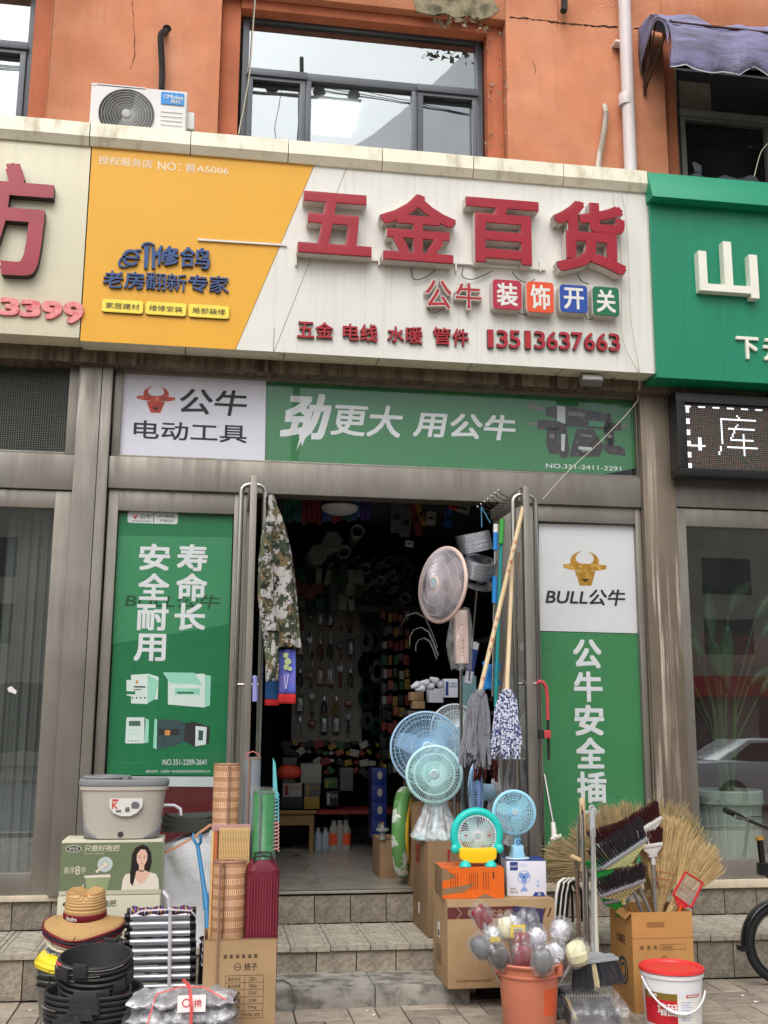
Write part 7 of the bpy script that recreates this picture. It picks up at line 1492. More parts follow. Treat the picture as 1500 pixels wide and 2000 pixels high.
# plastic brooms
BRISTK = mat('bristle_charcoal', C(48,46,54), .6, 0, .2, 60); BRISTM = mat('bristle_maroon', C(62,16,20), .7, 0, .2, 60); BRISTG = mat('bristle_green', C(40,150,60), .6); HGREY = mat('head_grey', C(150,152,156), .4, 0, .05); HPALE = mat('head_paleyellow', C(214,210,150), .4, 0, .05); HWHITE = mat('head_white', C(218,216,212), .4, 0, .05); DOT = mat('head_dot', C(70,72,80), .5); DOT2 = mat('head_palegreen_dot', C(176,178,120), .5)
def broom(label, p0, p1, bl, mh, mbr, pole_to, seed=1, dots=None, down=None, n=20, m2=None, hh=.075, taper=.012, group='plastic brooms'):
    """p0-p1: ends of the brush holder edge; bristles grow bl metres to the side away from the pole"""
    p0, p1 = Vector(p0), Vector(p1); c = (p0+p1)/2; t = thing('broom', label, 'broom', tuple(c), group=group); U = (p1-p0).normalized(); W = (p1-p0).length; pt = Vector(pole_to)
    V = -(pt-c); V = (V-U*V.dot(U)).normalized(); Nn = U.cross(V).normalized(); r = random.Random(seed); mb = MB()
    for i in range(n):
        for j in range(3):
            for q in range(7):
                u = (i+.5)/n-.5+r.uniform(-.2,.2)/n; o = Nn*((j-1)*.012+r.uniform(-.004,.004)); b0 = U*(u*W*.94)+o; ll = bl*(1+.05*r.gauss(0,1)); b1 = U*(u*W*1.16+r.gauss(0,.003))+o*1.8+V*ll; s = U*r.uniform(.0012,.002); b = len(mb.v); mb.v += [tuple(b0-s), tuple(b0+s), tuple(b1+s), tuple(b1-s)]; mb.f.append((b,b+1,b+2,b+3)); mb.m.append(0 if not (m2 and i in m2[0]) else 1)
    build('bristles', mb, [mbr, m2[1]] if m2 else mbr, parent=t, smooth=0, kind='stuff')
    MM = Matrix((U.to_4d()*1, Nn.to_4d()*1, V.to_4d()*1, (0,0,0,1))).transposed()
    MM = Matrix([[U.x, Nn.x, V.x, 0], [U.y, Nn.y, V.y, 0], [U.z, Nn.z, V.z, 0], [0,0,0,1]])
    build('holder', MB().box(-W/2, W/2, -.022, .022, -.012, .008, M=MM), HGREY if mh is not HWHITE else HWHITE, parent=t, bevel=.004)
    mb = MB(); pts = [(-W*.47,-.012),(-W*.40,-.03),(-W*.2,-hh*.72),(-.028,-hh),(.028,-hh),(W*.2,-hh*.72),(W*.40,-.03),(W*.47,-.012)]
    mb.prism(pts, -.016, .016, M=MM); hd = build('head', mb, mh, parent=t, bevel=.004)
    if dots:
        mb = MB(); sgn = -1 if (MM.to_3x3() @ Vector((0,-1,0))).dot(CAMPOS-c) > 0 else 1
        for i in range(13):
            for j in range(3):
                x = (i-6+(j % 2)*.5)*W*.068; z = -.022-j*.016
                if abs(x) < W*.42-abs(z)*1.9+.02 and -z < hh-.01: mb.add([(x+.0058*math.cos(a), sgn*.0168, z+.0058*math.sin(a)) for a in [2*PI*k/10 for k in range(10)]], [tuple(range(10))], M=MM)
        build('dots', mb, dots, parent=hd, smooth=0, kind='stuff')
    mb = MB(); a = -V*hh; build('socket', MB().tube([a*.85, a*1.0-V*.045], .015, 10), mh, parent=t, smooth=50)
    build('pole', MB().tube([a-V*.03, pt-c], .0115, 10), CHROME if seed % 2 else mat('pole_grey', C(140,140,138), .4), parent=t, smooth=50); return t
Yq = 6.35
bz_ = lambda x, y, Y=6.45: P(x, y, Y)
broom('charcoal broom with a pale yellow dotted head held up above the others', P(1172,1695,6.28), P(1262,1636,6.28), .125, HPALE, BRISTK, bz_(1278,1800,6.40), 2, DOT2)
broom('charcoal broom with a yellow and black spotted head below the upper one', P(1170,1748,6.26), P(1258,1716,6.26), .10, HPALE, BRISTK, bz_(1240,1810,6.42), 3, DOT)
broom('maroon bristle broom with a white head at the top', P(1215,1642,6.42), P(1290,1595,6.42), .10, HWHITE, BRISTM, bz_(1300,1800,6.52), 5)
broom('maroon bristle broom lying flat behind the charcoal brooms', P(1160,1652,6.55), P(1240,1628,6.55), .09, HWHITE, BRISTM, bz_(1262,1800,6.58), 4)
broom('maroon bristle broom with a white head at the right', P(1252,1652,6.44), P(1292,1646,6.44), .09, HWHITE, BRISTM, bz_(1282,1800,6.5), 6)
broom('green bristle broom peeping out between the charcoal brooms', P(1150,1700,6.5), P(1200,1690,6.5), .05, mat('head_green', C(40,160,70), .4), BRISTG, bz_(1230,1810,6.5), 7)
broom('green and red brush head just above the open carton', P(1178,1762,6.5), P(1228,1752,6.5), .02, mat('head_green'), BRISTG, bz_(1250,1810,6.52), 8, hh=.05)
# standing broom with dustpan
broom('grey headed charcoal broom standing on its bristles in a dustpan, with a tall pale pole', P(1118,1884,6.12), P(1206,1872,6.12), .125, HGREY, BRISTK, P(1158,1590,6.25), 12, m2=({8, 9}, mat('bristle_cream', C(214,200,160), .6)), hh=.05, group='long handled sweeping sets')
t = bpy.data.objects[[o.name for o in bpy.data.objects if o.name.startswith('broom')][-1]]
POLEW = mat('pole_pale', C(188,186,172), .4, 0, .05); BEI = mat('beige_plastic', C(214,186,142), .45, 0, .05)
mb = MB(); mb.tube([P(1158,1632,6.24), P(1166,1872,6.12)], .0135, 10); tag(build('broom_pole', mb, POLEW, loc=tuple(P(1160,1750,6.2)), world=True, smooth=50), 'tall pale pole with a grey looped grip beside the beige grip', 'pole')
mb = MB(); mb.tube([P(1156.5,1584,6.25), P(1158,1634,6.24)], [.017,.0175], 10); mb.ring(tuple(P(1156,1578,6.25)), .014, .006, 16, 6); build('grip', mb, mat('grip_grey', C(176,178,184), .4), parent=bpy.data.objects['broom_pole'], world=True, smooth=50)
for i, (xt, yt, xb_, yb, Yt, Yb_, m_, r_, lab, grip) in enumerate(((1137,1562,1143,1862,6.3,6.2,CHROME,.010,'steel pole with a long beige grip','beige'),(1130,1592,1128,1850,6.34,6.3,CHROME,.009,'thin steel pole left of the beige grip',''),(1146,1690,1150,1860,6.32,6.25,CHROME,.009,'steel pole behind the pale pole',''),(1124,1677,1134,1856,6.33,6.28,mat('pole_brown', C(128,104,90), .3, .5),.009,'bronze pole with a beige hooked top','hook'),(1136,1640,1152,1858,6.36,6.3,mat('pole_grey'),.009,'grey pole leaning among the steel ones',''),(1150,1760,1172,1880,6.28,6.2,CHROME,.008,'short steel pole just left of the carton',''))):
    a, b = P(xt, yt, Yt), P(xb_, yb, Yb_); t = thing('sweeping_pole', lab, 'pole', tuple(b), group='sweeping poles left of the carton'); build('pole', MB().tube([a, b], r_, 10), m_, parent=t, world=True, smooth=50)
    if grip == 'beige': build('grip', MB().tube([a+(a-b).normalized()*.01, P(1139,1632,Yt-.005)], .017, 8), BEI, parent=t, world=True, bevel=.004); build('slot', MB().tube([P(1136.5,1572,Yt-.02), P(1137,1590,Yt-.02)], .003, 6), KINK, parent=t, world=True)
    if grip == 'hook': build('grip', MB().tube([P(1116,1672,6.3), P(1134,1681,6.3)], .014, 8), BEI, parent=t, world=True, smooth=50); build('grip', MB().tube([P(1137,1678,6.31), P(1138,1700,6.31)], .014, 8), BEI, parent=t, world=True, smooth=50)
    if i in (0, 3): c = P(1148 if i == 0 else 1140, 1858, 6.2); build('dustpan_collar', MB().prism([(c.x-.05,c.z-.04),(c.x+.05,c.z-.07),(c.x+.02,c.z+.02),(c.x-.02,c.z+.03)], 6.19+.02*i, 6.24+.02*i), BEI, parent=t, world=True, bevel=.006)
# wrapped dustpans on the ground
def dustpan(x, y, z, label, rz, m, wrap=True, seed=0, w=.27):
    t = thing('dustpan', label, 'dustpan', (x, y, z), rz, 'dustpans beside the broom carton'); mb = MB()
    mb.box(-w/2, w/2, -.15, .12, 0, .006); build('tray', mb, m, parent=t, bevel=.002); 
    for s in (-1, 1): build('side', MB().box(min(s*w/2, s*(w/2-.006)), max(s*w/2, s*(w/2-.006)), -.10, .12, .006, .075), m, parent=t, bevel=.002)
    build('back', MB().box(-w/2, w/2, .114, .12, .006, .11), m, parent=t, bevel=.002); mb = MB()
    for k in range(16): mb.add([(-w/2+.01+k*(w-.02)/16, .105, .11), (-w/2+.01+(k+.8)*(w-.02)/16, .105, .11), (-w/2+.01+(k+.4)*(w-.02)/16, .10, .135)], [(0,1,2)])
    build('comb_teeth', mb, WHITEP, parent=t, smooth=0, kind='stuff')
    if wrap:
        mb = MB(); r = random.Random(seed)
        def fn(a, b): q = 2*PI*b; return ((a-.5)*(w+.05)+.005*math.sin(q*3), .165*math.cos(q)-.01+.006*math.sin(a*18), .065+.075*math.copysign(abs(math.sin(q))**.7, math.sin(q))+.004*math.sin(a*21+q*4)+.003*math.sin(a*47))
        mb.grid(44, 26, fn); build('wrapper', mb, FILM2, parent=t, smooth=60)
dustpan(2.13, 6.08, .015, 'grey dustpan wrapped in clear film on the pavement', -.1, mat('pan_grey', C(120,120,126), .4), True, 1)
dustpan(2.18, 6.42, .0, 'dustpan wrapped in crinkled film beside the carton', .15, mat('pan_dark', C(80,80,86), .4), True, 2)
dustpan(1.98, 6.38, .0, 'black dustpan under the standing broom', .2, mat('pan_black', C(34,34,36), .4), False, 3)
t = thing('stick', 'bent pale stick lying on the pavement beside the black dustpan', 'stick', tuple(G(1120,1990))); build('wood', MB().tube([P(1108,1950,6.2), P(1114,1968,6.15), P(1122,1985,6.15), P(1130,2010,6.1)], .011, 6), BEI, parent=t, world=True)
# folded chair frames
for i in range(3):
    t = thing('folding_chair', ('left','middle','right')[i]+' of three folded white and black chair frames behind the brush bucket', 'chair frame', tuple(P(1085+i*8, 1800, 6.65)), group='folded chair frames'); x0 = 1083+i*9
    mb = MB(); mb.tube([P(x0-2,1812,6.62+i*.03), P(x0+4,1745,6.62+i*.03), P(x0+8,1724,6.62+i*.03), P(x0+18,1716,6.66+i*.03), P(x0+30,1719,6.7+i*.03)], .0135, 8, sx=.6, flat=(0,1,0)); build('white_frame', mb, WHITEP, parent=t, world=True, smooth=60)
    mb = MB(); mb.tube([P(x0+3,1816,6.64+i*.03), P(x0+10,1745,6.64+i*.03), P(x0+14,1728,6.64+i*.03), P(x0+26,1722,6.7+i*.03), P(x0+34,1740,6.72+i*.03), P(x0+36,1800,6.75+i*.03)], .008, 8); build('black_frame', mb, CAP, parent=t, world=True, smooth=60)
# red square swatter
t = thing('hand_mirror', 'square red plastic frame with a clear pane stuck in the broom carton', 'mirror', tuple(P(1340,1740,6.3))); Yr = 6.3
RPL = mat('red_plastic', C(196,44,50), .35, 0, .05); cs = [(1339,1703),(1372,1724),(1350,1772),(1315,1747)]
build('frame', MB().tube([P(x, y, Yr) for x, y in cs], .009, 8, closed=True, flat=(0,1,0)), RPL, parent=t, world=True, bevel=.0)
build('pane', MB().add([P(x, y, Yr) for x, y in cs], [(0,1,2,3)]), film('cloudy_pane', .25), parent=t, world=True, smooth=0)
mb = MB(); mb.prism([tuple((P(x, y, Yr).x, P(x, y, Yr).z)) for x, y in ((1316,1750),(1324,1772),(1328,1770),(1336,1775),(1345,1770),(1330,1758))], Yr-.005, Yr+.006); build('neck', mb, RPL, parent=t, world=True); build('handle', MB().tube([P(1330,1768,Yr), P(1322,1800,Yr+.03)], [.010,.012], 8), mat('orange_plastic', C(224,96,50), .4), parent=t, world=True)
# ------------------------------------------------------------------ things hung on the doors
WOODH = mat('pale_wood_handle', C(222,200,164), .5, 0, .08, 12, bump=.1, bs=30, col2=C(206,180,140), c2t=(.5,.7), c2s=10, stretch=(1,1,.1))
def pole(name, label, cat, pts, r, m, group=None, n=12):
    w = [P(*p) for p in pts]; t = thing(name, label, cat, tuple(w[-1]), group=group); build('pole', MB().tube(w, r, n), m, parent=t, world=True, smooth=50); return t
RINK = mat('red_ink', C(190,60,50), .6)
def mop(label, top, bot, head_to, width, mh, seed, strands=46, cloth=False):
    t = pole('mop', label, 'mop', (top, bot), .015, WOODH, 'mops hung upside on the right door'); a = P(*bot); b = P(*head_to); r = random.Random(seed); L = (a-b).length; inv = None
    mb = MB(); mb.lathe([(.0,.02),(.028,.018),(.035,0),(.032,-.025),(.02,-.04)], 18, (a.x, a.y, a.z)); build('collar', mb, mh[0], parent=t, world=True, smooth=60)
    for k in range(strands):
        q = 2*PI*r.random(); rr = math.sqrt(r.random()); wx = width*(1 if cloth else .96); l = L*r.uniform(.8, 1.06)
        pts = []; n = 7
        for i in range(n+1):
            u = i/n; sp = .25+.75*u**.8; pts.append((a.x+(b.x-a.x)*u+wx*rr*math.cos(q)*(.38+.62*u**.6)+.006*math.sin(u*9+k*1.7), a.y-.0+.055*rr*math.sin(q)*sp, a.z-.01-l*u))
        mb = MB()
        if cloth: mb.tube(pts, [.010]+[.0125+.003*math.sin(k+i) for i in range(n)], 5, flat=(0,1,0), sx=.4 if k % 2 else 1.1)
        else: mb.tube(pts, .0085, 5)
        build('strand', mb, mh[k % len(mh)], parent=t, world=True, smooth=60)
    return t
GCL = mat('mop_grey_cloth', C(124,126,134), .9, 0, .2, 14, bump=.9, bs=40)
def yarn(nm):
    m = bpy.data.materials.new(nm); m.use_nodes = True; nt = m.node_tree; N = nt.nodes; L = nt.links; b = N['Principled BSDF']; b.inputs['Roughness'].default_value = .9
    tc = N.new('ShaderNodeTexCoord'); w = N.new('ShaderNodeTexNoise'); w.inputs['Scale'].default_value = 75; w.inputs['Detail'].default_value = 0; L.new(tc.outputs['Object'], w.inputs['Vector'])
    cr = N.new('ShaderNodeValToRGB'); cr.color_ramp.interpolation = 'CONSTANT'; e = cr.color_ramp.elements; e[0].color = C(62,74,124); e[1].position = .48; e[1].color = C(204,208,222); L.new(w.outputs['Fac'], cr.inputs[0]); L.new(cr.outputs[0], b.inputs['Base Color']); return m
YARN = yarn('blue_white_yarn')
m1 = mop('grey cloth mop with a pale printed wooden handle on the right door', (1022,990,6.95), (937,1352,6.84), (931,1492,6.84), .105, [GCL, mat('mop_grey_pale', C(150,152,160), .9, 0, .2, 14, bump=.9, bs=40)], 1, 70, True)
m2 = mop('blue and white yarn mop with a pale wooden handle on the right door', (1004,1010,7.05), (990,1352,6.82), (988,1474,6.82), .105, [YARN], 2, 110)
a, b = P(1022,990,6.95), P(937,1352,6.84)
for k, (u, txt) in enumerate(((.20,'白'),(.25,'牛'),(.31,'拖'),(.36,'布'),(.62,'白'),(.67,'牛'),(.73,'拖'),(.78,'布'),(.93,'白'))):
    c = a+(b-a)*u; S = Surf(c, (1,0,-.05), (.05,0,1)); mb = MB(); S.text(mb, txt, -.009, -.014, .009, .014, .0158, bold=.01); build('lettering', mb, RINK, parent=m1, world=True, smooth=0)
pole('mop_pole', 'brown painted mop pole between the two wooden handles', 'pole', ((1012,1080,7.1),(984,1352,6.95)), .0135, mat('brown_pole', C(150,122,104), .4))
t = pole('mop_pole', 'teal mop pole with a green grip behind the wooden handles', 'pole', ((980,1022,7.3),(968,1380,7.25)), .0125, mat('teal_pole', C(30,150,150), .35)); build('grip', MB().tube([P(981,1014,7.28), P(979,1062,7.28)], .019, 10), mat('green_grip', C(70,168,72), .4), parent=t, world=True, smooth=50)
t = pole('mop_pole', 'steel pole with blue and white sleeves beside the coils of wire', 'pole', ((968,1030,7.32),(962,1360,7.3)), .0095, CHROME)
for y0, y1, m in ((1024,1040,WHITEP),(1040,1074,mat('sleeve_blue', C(46,136,212), .35)),(1126,1178,mat('sleeve_blue'))): build('sleeve', MB().tube([P(968.5-(y0-1024)*.02,y0,7.29), P(968.5-(y1-1024)*.02,y1,7.29)], .018, 10), m, parent=t, world=True, smooth=50)
c = P(958,1320,7.35); mb = MB()
def fn(u, v): return (c.x+(u-.5)*.12+.01*math.sin(v*8), 7.35-.02*math.sin(u*7), c.z+.09-v*.2*(1-.2*u)+.012*math.sin(u*9))
mb.grid(12, 12, fn); tag(build('blue_dustpan', mb, mat('sleeve_blue'), loc=tuple(c), world=True, smooth=60, solid=.004), 'bright blue crumpled plastic scoop behind the mop handles', 'scoop')
# row of hooks on the right door's top rail
t = thing('hook_rail', 'steel hook rail with ball ended hooks on top of the right door', 'hook rail', (DXR-.03, 7.3, 3.16))
build('rail', MB().box(DXR-.045, DXR-.023, 6.98, 7.72, 3.12, 3.20), STEEL, parent=t, world=True, bevel=.003)
for k in range(7):
    y = 7.05+k*.1; pts = [(DXR-.045, y, 3.16), (DXR-.09, y-.0, 3.155), (DXR-.15, y-.02, 3.175), (DXR-.17, y-.03, 3.20)]; h = build('hook', MB().tube(pts, .0035, 6), BLK, parent=t, world=True); build('ball_tip', MB().lathe([(0,.008),(.008,0),(0,-.008)], 8, pts[-1]), WHITEP, parent=h, world=True)
# coils of galvanised wire
WIREC = mat('coil_wire', C(150,152,158), .24, 1., .3, 5, bump=.6, bs=110, stretch=(1,1,14))
def coil(label, x, y, Y, R, hgt, rx, rz_):
    c = P(x, y, Y); t = thing('wire_coil', label, 'coil', M=Matrix.Translation(c) @ Matrix.Rotation(rz_, 4, 'Y') @ Matrix.Rotation(rx, 4, 'X'), group='coils of galvanised wire')
    build('winding', MB().lathe([(R*.62,-hgt/2)]+[(R+.0025*(k % 2), -hgt/2+hgt*k/22) for k in range(23)]+[(R*.62,hgt/2),(R*.62,-hgt/2)], 44), WIREC, parent=t, smooth=60); mb = MB()
    def fn(u, v): q = 2*PI*u; return ((R+.012+.006*math.sin(q*9+v*5))*math.cos(q), (R+.012+.006*math.sin(q*9+v*5))*math.sin(q), (v-.5)*hgt*1.3+.005*math.sin(q*6))
    return t
coil('upper coil of shiny galvanised wire hanging beside the pink fan', 925, 1060, 7.4, .125, .135, .12, -.22); coil('lower coil of shiny galvanised wire hanging beside the pink fan', 935, 1108, 7.36, .125, .125, .45, .12); coil('coil of dull wire in clear film under the two shiny coils', 930, 1138, 7.42, .12, .03, .5, .2)
mb = MB(); mb.tube([P(940,990,7.5), P(941,1030,7.42)], .004, 4); mb.tube([P(940,990,7.5), P(958,1022,7.4)], .004, 4); tag(build('blue_string', mb, mat('blue_twine', C(60,120,150), .7), loc=tuple(P(940,990,7.5)), world=True), 'blue twine tying the wire coils to the door head', 'string')
t = thing('metal_rod', 'thin steel rod leaning under the coils of wire', 'rod', tuple(P(915,1330,7.45))); build('rod', MB().tube([P(933,1130,7.4), P(916,1330,7.5)], .006, 6), CHROME, parent=t, world=True)
# red topped lock bar on the outer handle, squeegee pole
t = thing('lock_bar', 'red and black hooked steering lock hung on the right door handle', 'lock', tuple(P(1066,1400,6.9)))
RB = mat('red_sleeve', C(190,70,76), .5, 0, .08); build('red_hook', MB().tube([P(1050,1334,6.92), P(1053,1331,6.91), P(1060,1332,6.9), P(1066,1340,6.9), P(1069,1360,6.9), P(1070,1406,6.9)], .0125, 10), RB, parent=t, world=True, smooth=60)
build('shaft', MB().tube([P(1070,1404,6.9), P(1072,1484,6.9)], .0095, 8), BLK, parent=t, world=True, smooth=60); c = P(1066,1434,6.89); o = build('lock_body', MB().box(c.x-.045, c.x+.03, 6.87, 6.91, c.z-.026, c.z+.026), RB, parent=t, world=True, bevel=.006); build('band', MB().box(c.x-.05, c.x-.015, 6.868, 6.912, c.z-.028, c.z+.028), BLK, parent=o, world=True, bevel=.004)
t = thing('squeegee', 'squeegee with a steel pole and white socket leaning on the green right poster', 'squeegee', tuple(P(1083,1640,6.9))); build('pole', MB().tube([P(1063,1512,7.0), P(1081,1612,6.92)], .009, 8), CHROME, parent=t, world=True, smooth=50)
build('socket', MB().tube([P(1080,1606,6.92), P(1083,1636,6.9)], [.014,.02], 10), WHITEP, parent=t, world=True, smooth=50); build('blade', MB().tube([P(1076,1640,6.88), P(1096,1632,6.88)], .012, 6), WHITEP, parent=t, world=True)
# mop refills and gloves behind
for i, (x, y, Y, w_, L_, m, lab) in enumerate(((950,1478,7.1,.075,.16,mat('dark_red_fringe', C(92,38,32), .9), 'dark red fringe showing under the grey mop'), (1012,1500,7.1,.085,.2,mat('grey_fringe', C(150,148,150), .9), 'pale grey fringe showing under the yarn mop'))):
    c = P(x, y, Y); t = thing('mop_refill', lab, 'mop refill', tuple(c), group='spare mop heads'); r = random.Random(i)
    for k in range(22): dx = r.uniform(-1, 1)*w_; build('strand', MB().tube([(c.x+dx*.5, c.y+r.uniform(-.04,.04), c.z+.06), (c.x+dx, c.y+r.uniform(-.05,.05), c.z-L_*.4), (c.x+dx*1.1+.01*math.sin(k), c.y+r.uniform(-.05,.05), c.z-L_*r.uniform(.7,1))], .009, 5), m, parent=t, world=True, smooth=60)
# camouflage jacket
def camo():
    m = bpy.data.materials.new('camouflage_cloth'); m.use_nodes = True; nt = m.node_tree; N = nt.nodes; L = nt.links; b = N['Principled BSDF']; b.inputs['Roughness'].default_value = .85
    tc = N.new('ShaderNodeTexCoord'); sn = N.new('ShaderNodeVectorMath'); sn.operation = 'SNAP'; sn.inputs[1].default_value = (.007,.007,.007); L.new(tc.outputs['Object'], sn.inputs[0]); c = None
    for i, (sc, th_, col) in enumerate(((9, .5, C(112,96,66)), (11, .52, C(50,60,44)), (12, .515, C(178,174,172)), (17, .57, C(34,38,32)))):
        n = N.new('ShaderNodeTexNoise'); n.noise_dimensions = '4D'; n.inputs['W'].default_value = i*7.3; n.inputs['Scale'].default_value = sc; n.inputs['Detail'].default_value = 4; n.inputs['Roughness'].default_value = .7; L.new(sn.outputs[0], n.inputs['Vector']); g = N.new('ShaderNodeMath'); g.operation = 'GREATER_THAN'; g.inputs[1].default_value = th_; L.new(n.outputs['Fac'], g.inputs[0])
        mx = N.new('ShaderNodeMix'); mx.data_type = 'RGBA'; L.new(g.outputs[0], mx.inputs[0]); mx.inputs[7].default_value = col
        if c is None: mx.inputs[6].default_value = C(82,90,66)
        else: L.new(c, mx.inputs[6])
        c = mx.outputs[2]
    L.new(c, b.inputs['Base Color']); return m
CAMO = camo(); t = thing('camouflage_jacket', 'camouflage jacket hanging from the top of the left door', 'jacket', tuple(P(530,1150,7.0)))
def drape(prof, Y, nx, ny, fold, seed, thick=.05):
    """cloth hanging between a left and right outline given in photo points"""
    mb = MB(); n = len(prof)-1
    def fn(u, v):
        s = v*n; i = min(int(s), n-1); f = s-i; y = prof[i][0]*(1-f)+prof[i+1][0]*f; xl = prof[i][1]*(1-f)+prof[i+1][1]*f; xr = prof[i][2]*(1-f)+prof[i+1][2]*f
        q = 2*PI*u; x = (xl+xr)/2-(xr-xl)/2*math.cos(q); p = P(x, y, Y); return (p.x, Y-thick*math.sin(q)+fold*math.sin(u*38+seed+v*4)*(.3+.7*v)+fold*.6*math.sin(u*17+v*7), p.z+fold*.3*math.sin(u*25+seed))
    mb.grid(nx, ny, fn); return mb
build('body', drape([(970,526,536),(1000,522,546),(1030,514,558),(1080,506,569),(1130,504,576),(1180,505,581),(1230,516,585),(1264,530,588)], 7.0, 60, 34, .014, 1, .07), CAMO, parent=t, world=True, smooth=70)
build('sleeve', drape([(1030,512,534),(1100,504,532),(1170,503,534),(1230,512,543),(1290,518,545),(1330,519,544)], 6.9, 36, 26, .010, 3, .045), CAMO, parent=t, world=True, smooth=70)
build('cuff', drape([(1215,514,545),(1232,515,547)], 6.88, 30, 3, .006, 3, .05), CAMO, parent=t, world=True, smooth=70)
build('collar', drape([(968,524,532),(985,523,540),(1010,530,552),(1040,546,556)], 6.96, 24, 10, .006, 5, .03), CAMO, parent=t, world=True, smooth=70)
build('button', MB().lathe([(0,-.003),(.008,-.002),(.009,0)], 12, M=Matrix.Translation(P(567,1260,6.9)) @ Matrix.Rotation(PI/2, 4, 'X')), mat('brass_button', C(170,150,90), .3, .7), parent=t, world=True)
# folded towels under the jacket
tow = mat('periwinkle_towel', C(98,112,206), .8, 0, .06, 20, bump=.4, bs=150, col2=C(128,120,206), c2t=(.5,.6), c2s=7)
t = thing('printed_towel', 'periwinkle towel with pale flowers and a red hem under the camouflage jacket', 'towel', tuple(P(560,1320,7.0)))
a0, a1 = P(546,1268,6.98), P(577,1268,6.98); b0, b1 = P(545,1355,6.98), P(580,1350,6.98)
def tow_fn(z0, z1):
    return lambda u, v: (lambda w: (a0.x+(a1.x-a0.x+.006*w)*u+.0, 6.98+.008*math.sin(u*9+w*3), a0.z+(b0.z-a0.z)*w))(z0+(z1-z0)*v)
build('cloth', MB().grid(10, 10, tow_fn(0, 1)), tow, parent=t, world=True, smooth=60, solid=.008); build('red_hem', MB().grid(10, 3, tow_fn(1.005, 1.22)), mat('red_towelling', C(200,40,40), .8, bump=.4, bs=150), parent=t, world=True, smooth=60, solid=.01)
S = face(6.965); mb = MB()
for x, y, rr in ((558,1280,.018),(562,1292,.022),(559,1303,.018),(566,1306,.014)): S.circ(mb, *uv(x, y, 6.965), rr, .003, 0, 12)
for x, y, x2, y2 in ((556,1318,557,1345),(563,1316,559,1345)): S.line(mb, uv(x, y, 6.965), uv(x2, y2, 6.965), .006, .003, 1)
build('flower_print', mb, [mat('print_palegreen', C(190,206,150), .8), mat('print_palelilac', C(196,196,226), .8)], parent=t, world=True, smooth=0)
t = thing('blue_towel', 'blue towel with a red hem half hidden behind the door handle', 'towel', tuple(P(530,1350,7.05))); mb = MB(); p, q = P(518,1330,7.05), P(545,1375,7.05); mb.box(p.x, q.x, 7.04, 7.055, q.z+.03, p.z+.1); build('cloth', mb, mat('blue_towelling', C(44,92,150), .8), parent=t, world=True, bevel=.006); build('red_hem', MB().box(p.x, q.x, 7.036, 7.058, q.z-.01, q.z+.029), mat('red_towelling'), parent=t, world=True, bevel=.005)
t = thing('brush_handle', 'lilac plastic handle with a hanging hole beside the left door', 'handle', tuple(P(498,1345,6.9))); build('grip', MB().tube([P(498,1320,6.9), P(498,1370,6.9)], [.014,.018], 12, sx=1.1), mat('lilac_plastic', C(142,144,206), .4), parent=t, world=True, smooth=50); mb = MB(); mb.ring(tuple(P(497.5,1324,6.89)), .010, .006, 14, 6); build('loop', mb, mat('lilac_plastic'), parent=t, world=True)
t = thing('hanger_stack', 'column of turquoise and pink plastic hangers on the left door', 'hangers', tuple(P(538,1620,6.6)))
HT, HP = mat('hanger_turquoise', C(110,190,200), .4), mat('hanger_pink', C(214,160,160), .4)
for k in range(16): y = 1552+k*7.2; p = P(535, y, 6.75); build('hanger', MB().tube([(p.x-.02, 6.75, p.z), (p.x+.022, 6.72, p.z+.012), (p.x+.028, 6.72, p.z-.006)], .0048, 6), HT if k < 8 else HP, parent=t, world=True, smooth=50)
mb = MB(); mb.prism([tuple(uv(x, y, 6.78)) for x, y in ((533,1480),(538,1490),(543,1560),(533,1560))][::-1], 6.77, 6.79); build('top_hanger', mb, HT, parent=t, world=True)

# ------------------------------------------------------------------ inside the shop
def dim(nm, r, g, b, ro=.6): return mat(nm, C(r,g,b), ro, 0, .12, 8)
lamp = P(664, 990, 8.6); tag(build('ceiling_lamp', MB().lathe([(.0,-.07),(.08,-.062),(.14,-.035),(.155,0),(.14,.01),(0,.012)], 36), mat('lamp_opal', C(206,206,210), .4), loc=tuple(lamp), smooth=60), 'unlit round white ceiling lamp just inside the doorway', 'ceiling lamp')
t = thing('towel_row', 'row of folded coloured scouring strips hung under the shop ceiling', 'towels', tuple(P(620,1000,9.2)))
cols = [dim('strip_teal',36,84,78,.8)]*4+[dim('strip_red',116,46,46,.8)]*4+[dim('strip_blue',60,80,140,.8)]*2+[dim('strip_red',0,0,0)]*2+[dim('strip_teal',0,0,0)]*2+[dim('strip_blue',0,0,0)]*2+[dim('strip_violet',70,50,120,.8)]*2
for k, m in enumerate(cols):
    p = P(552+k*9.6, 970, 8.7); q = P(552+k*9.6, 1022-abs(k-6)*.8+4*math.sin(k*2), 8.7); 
    build('strip', MB().grid(3, 8, lambda u, v: (p.x+u*.037, 8.7+.012*math.sin(v*11+k)+.006*math.sin(u*9), p.z+.05+(q.z-p.z-.05)*v)), m, parent=t, world=True, smooth=60, solid=.012)
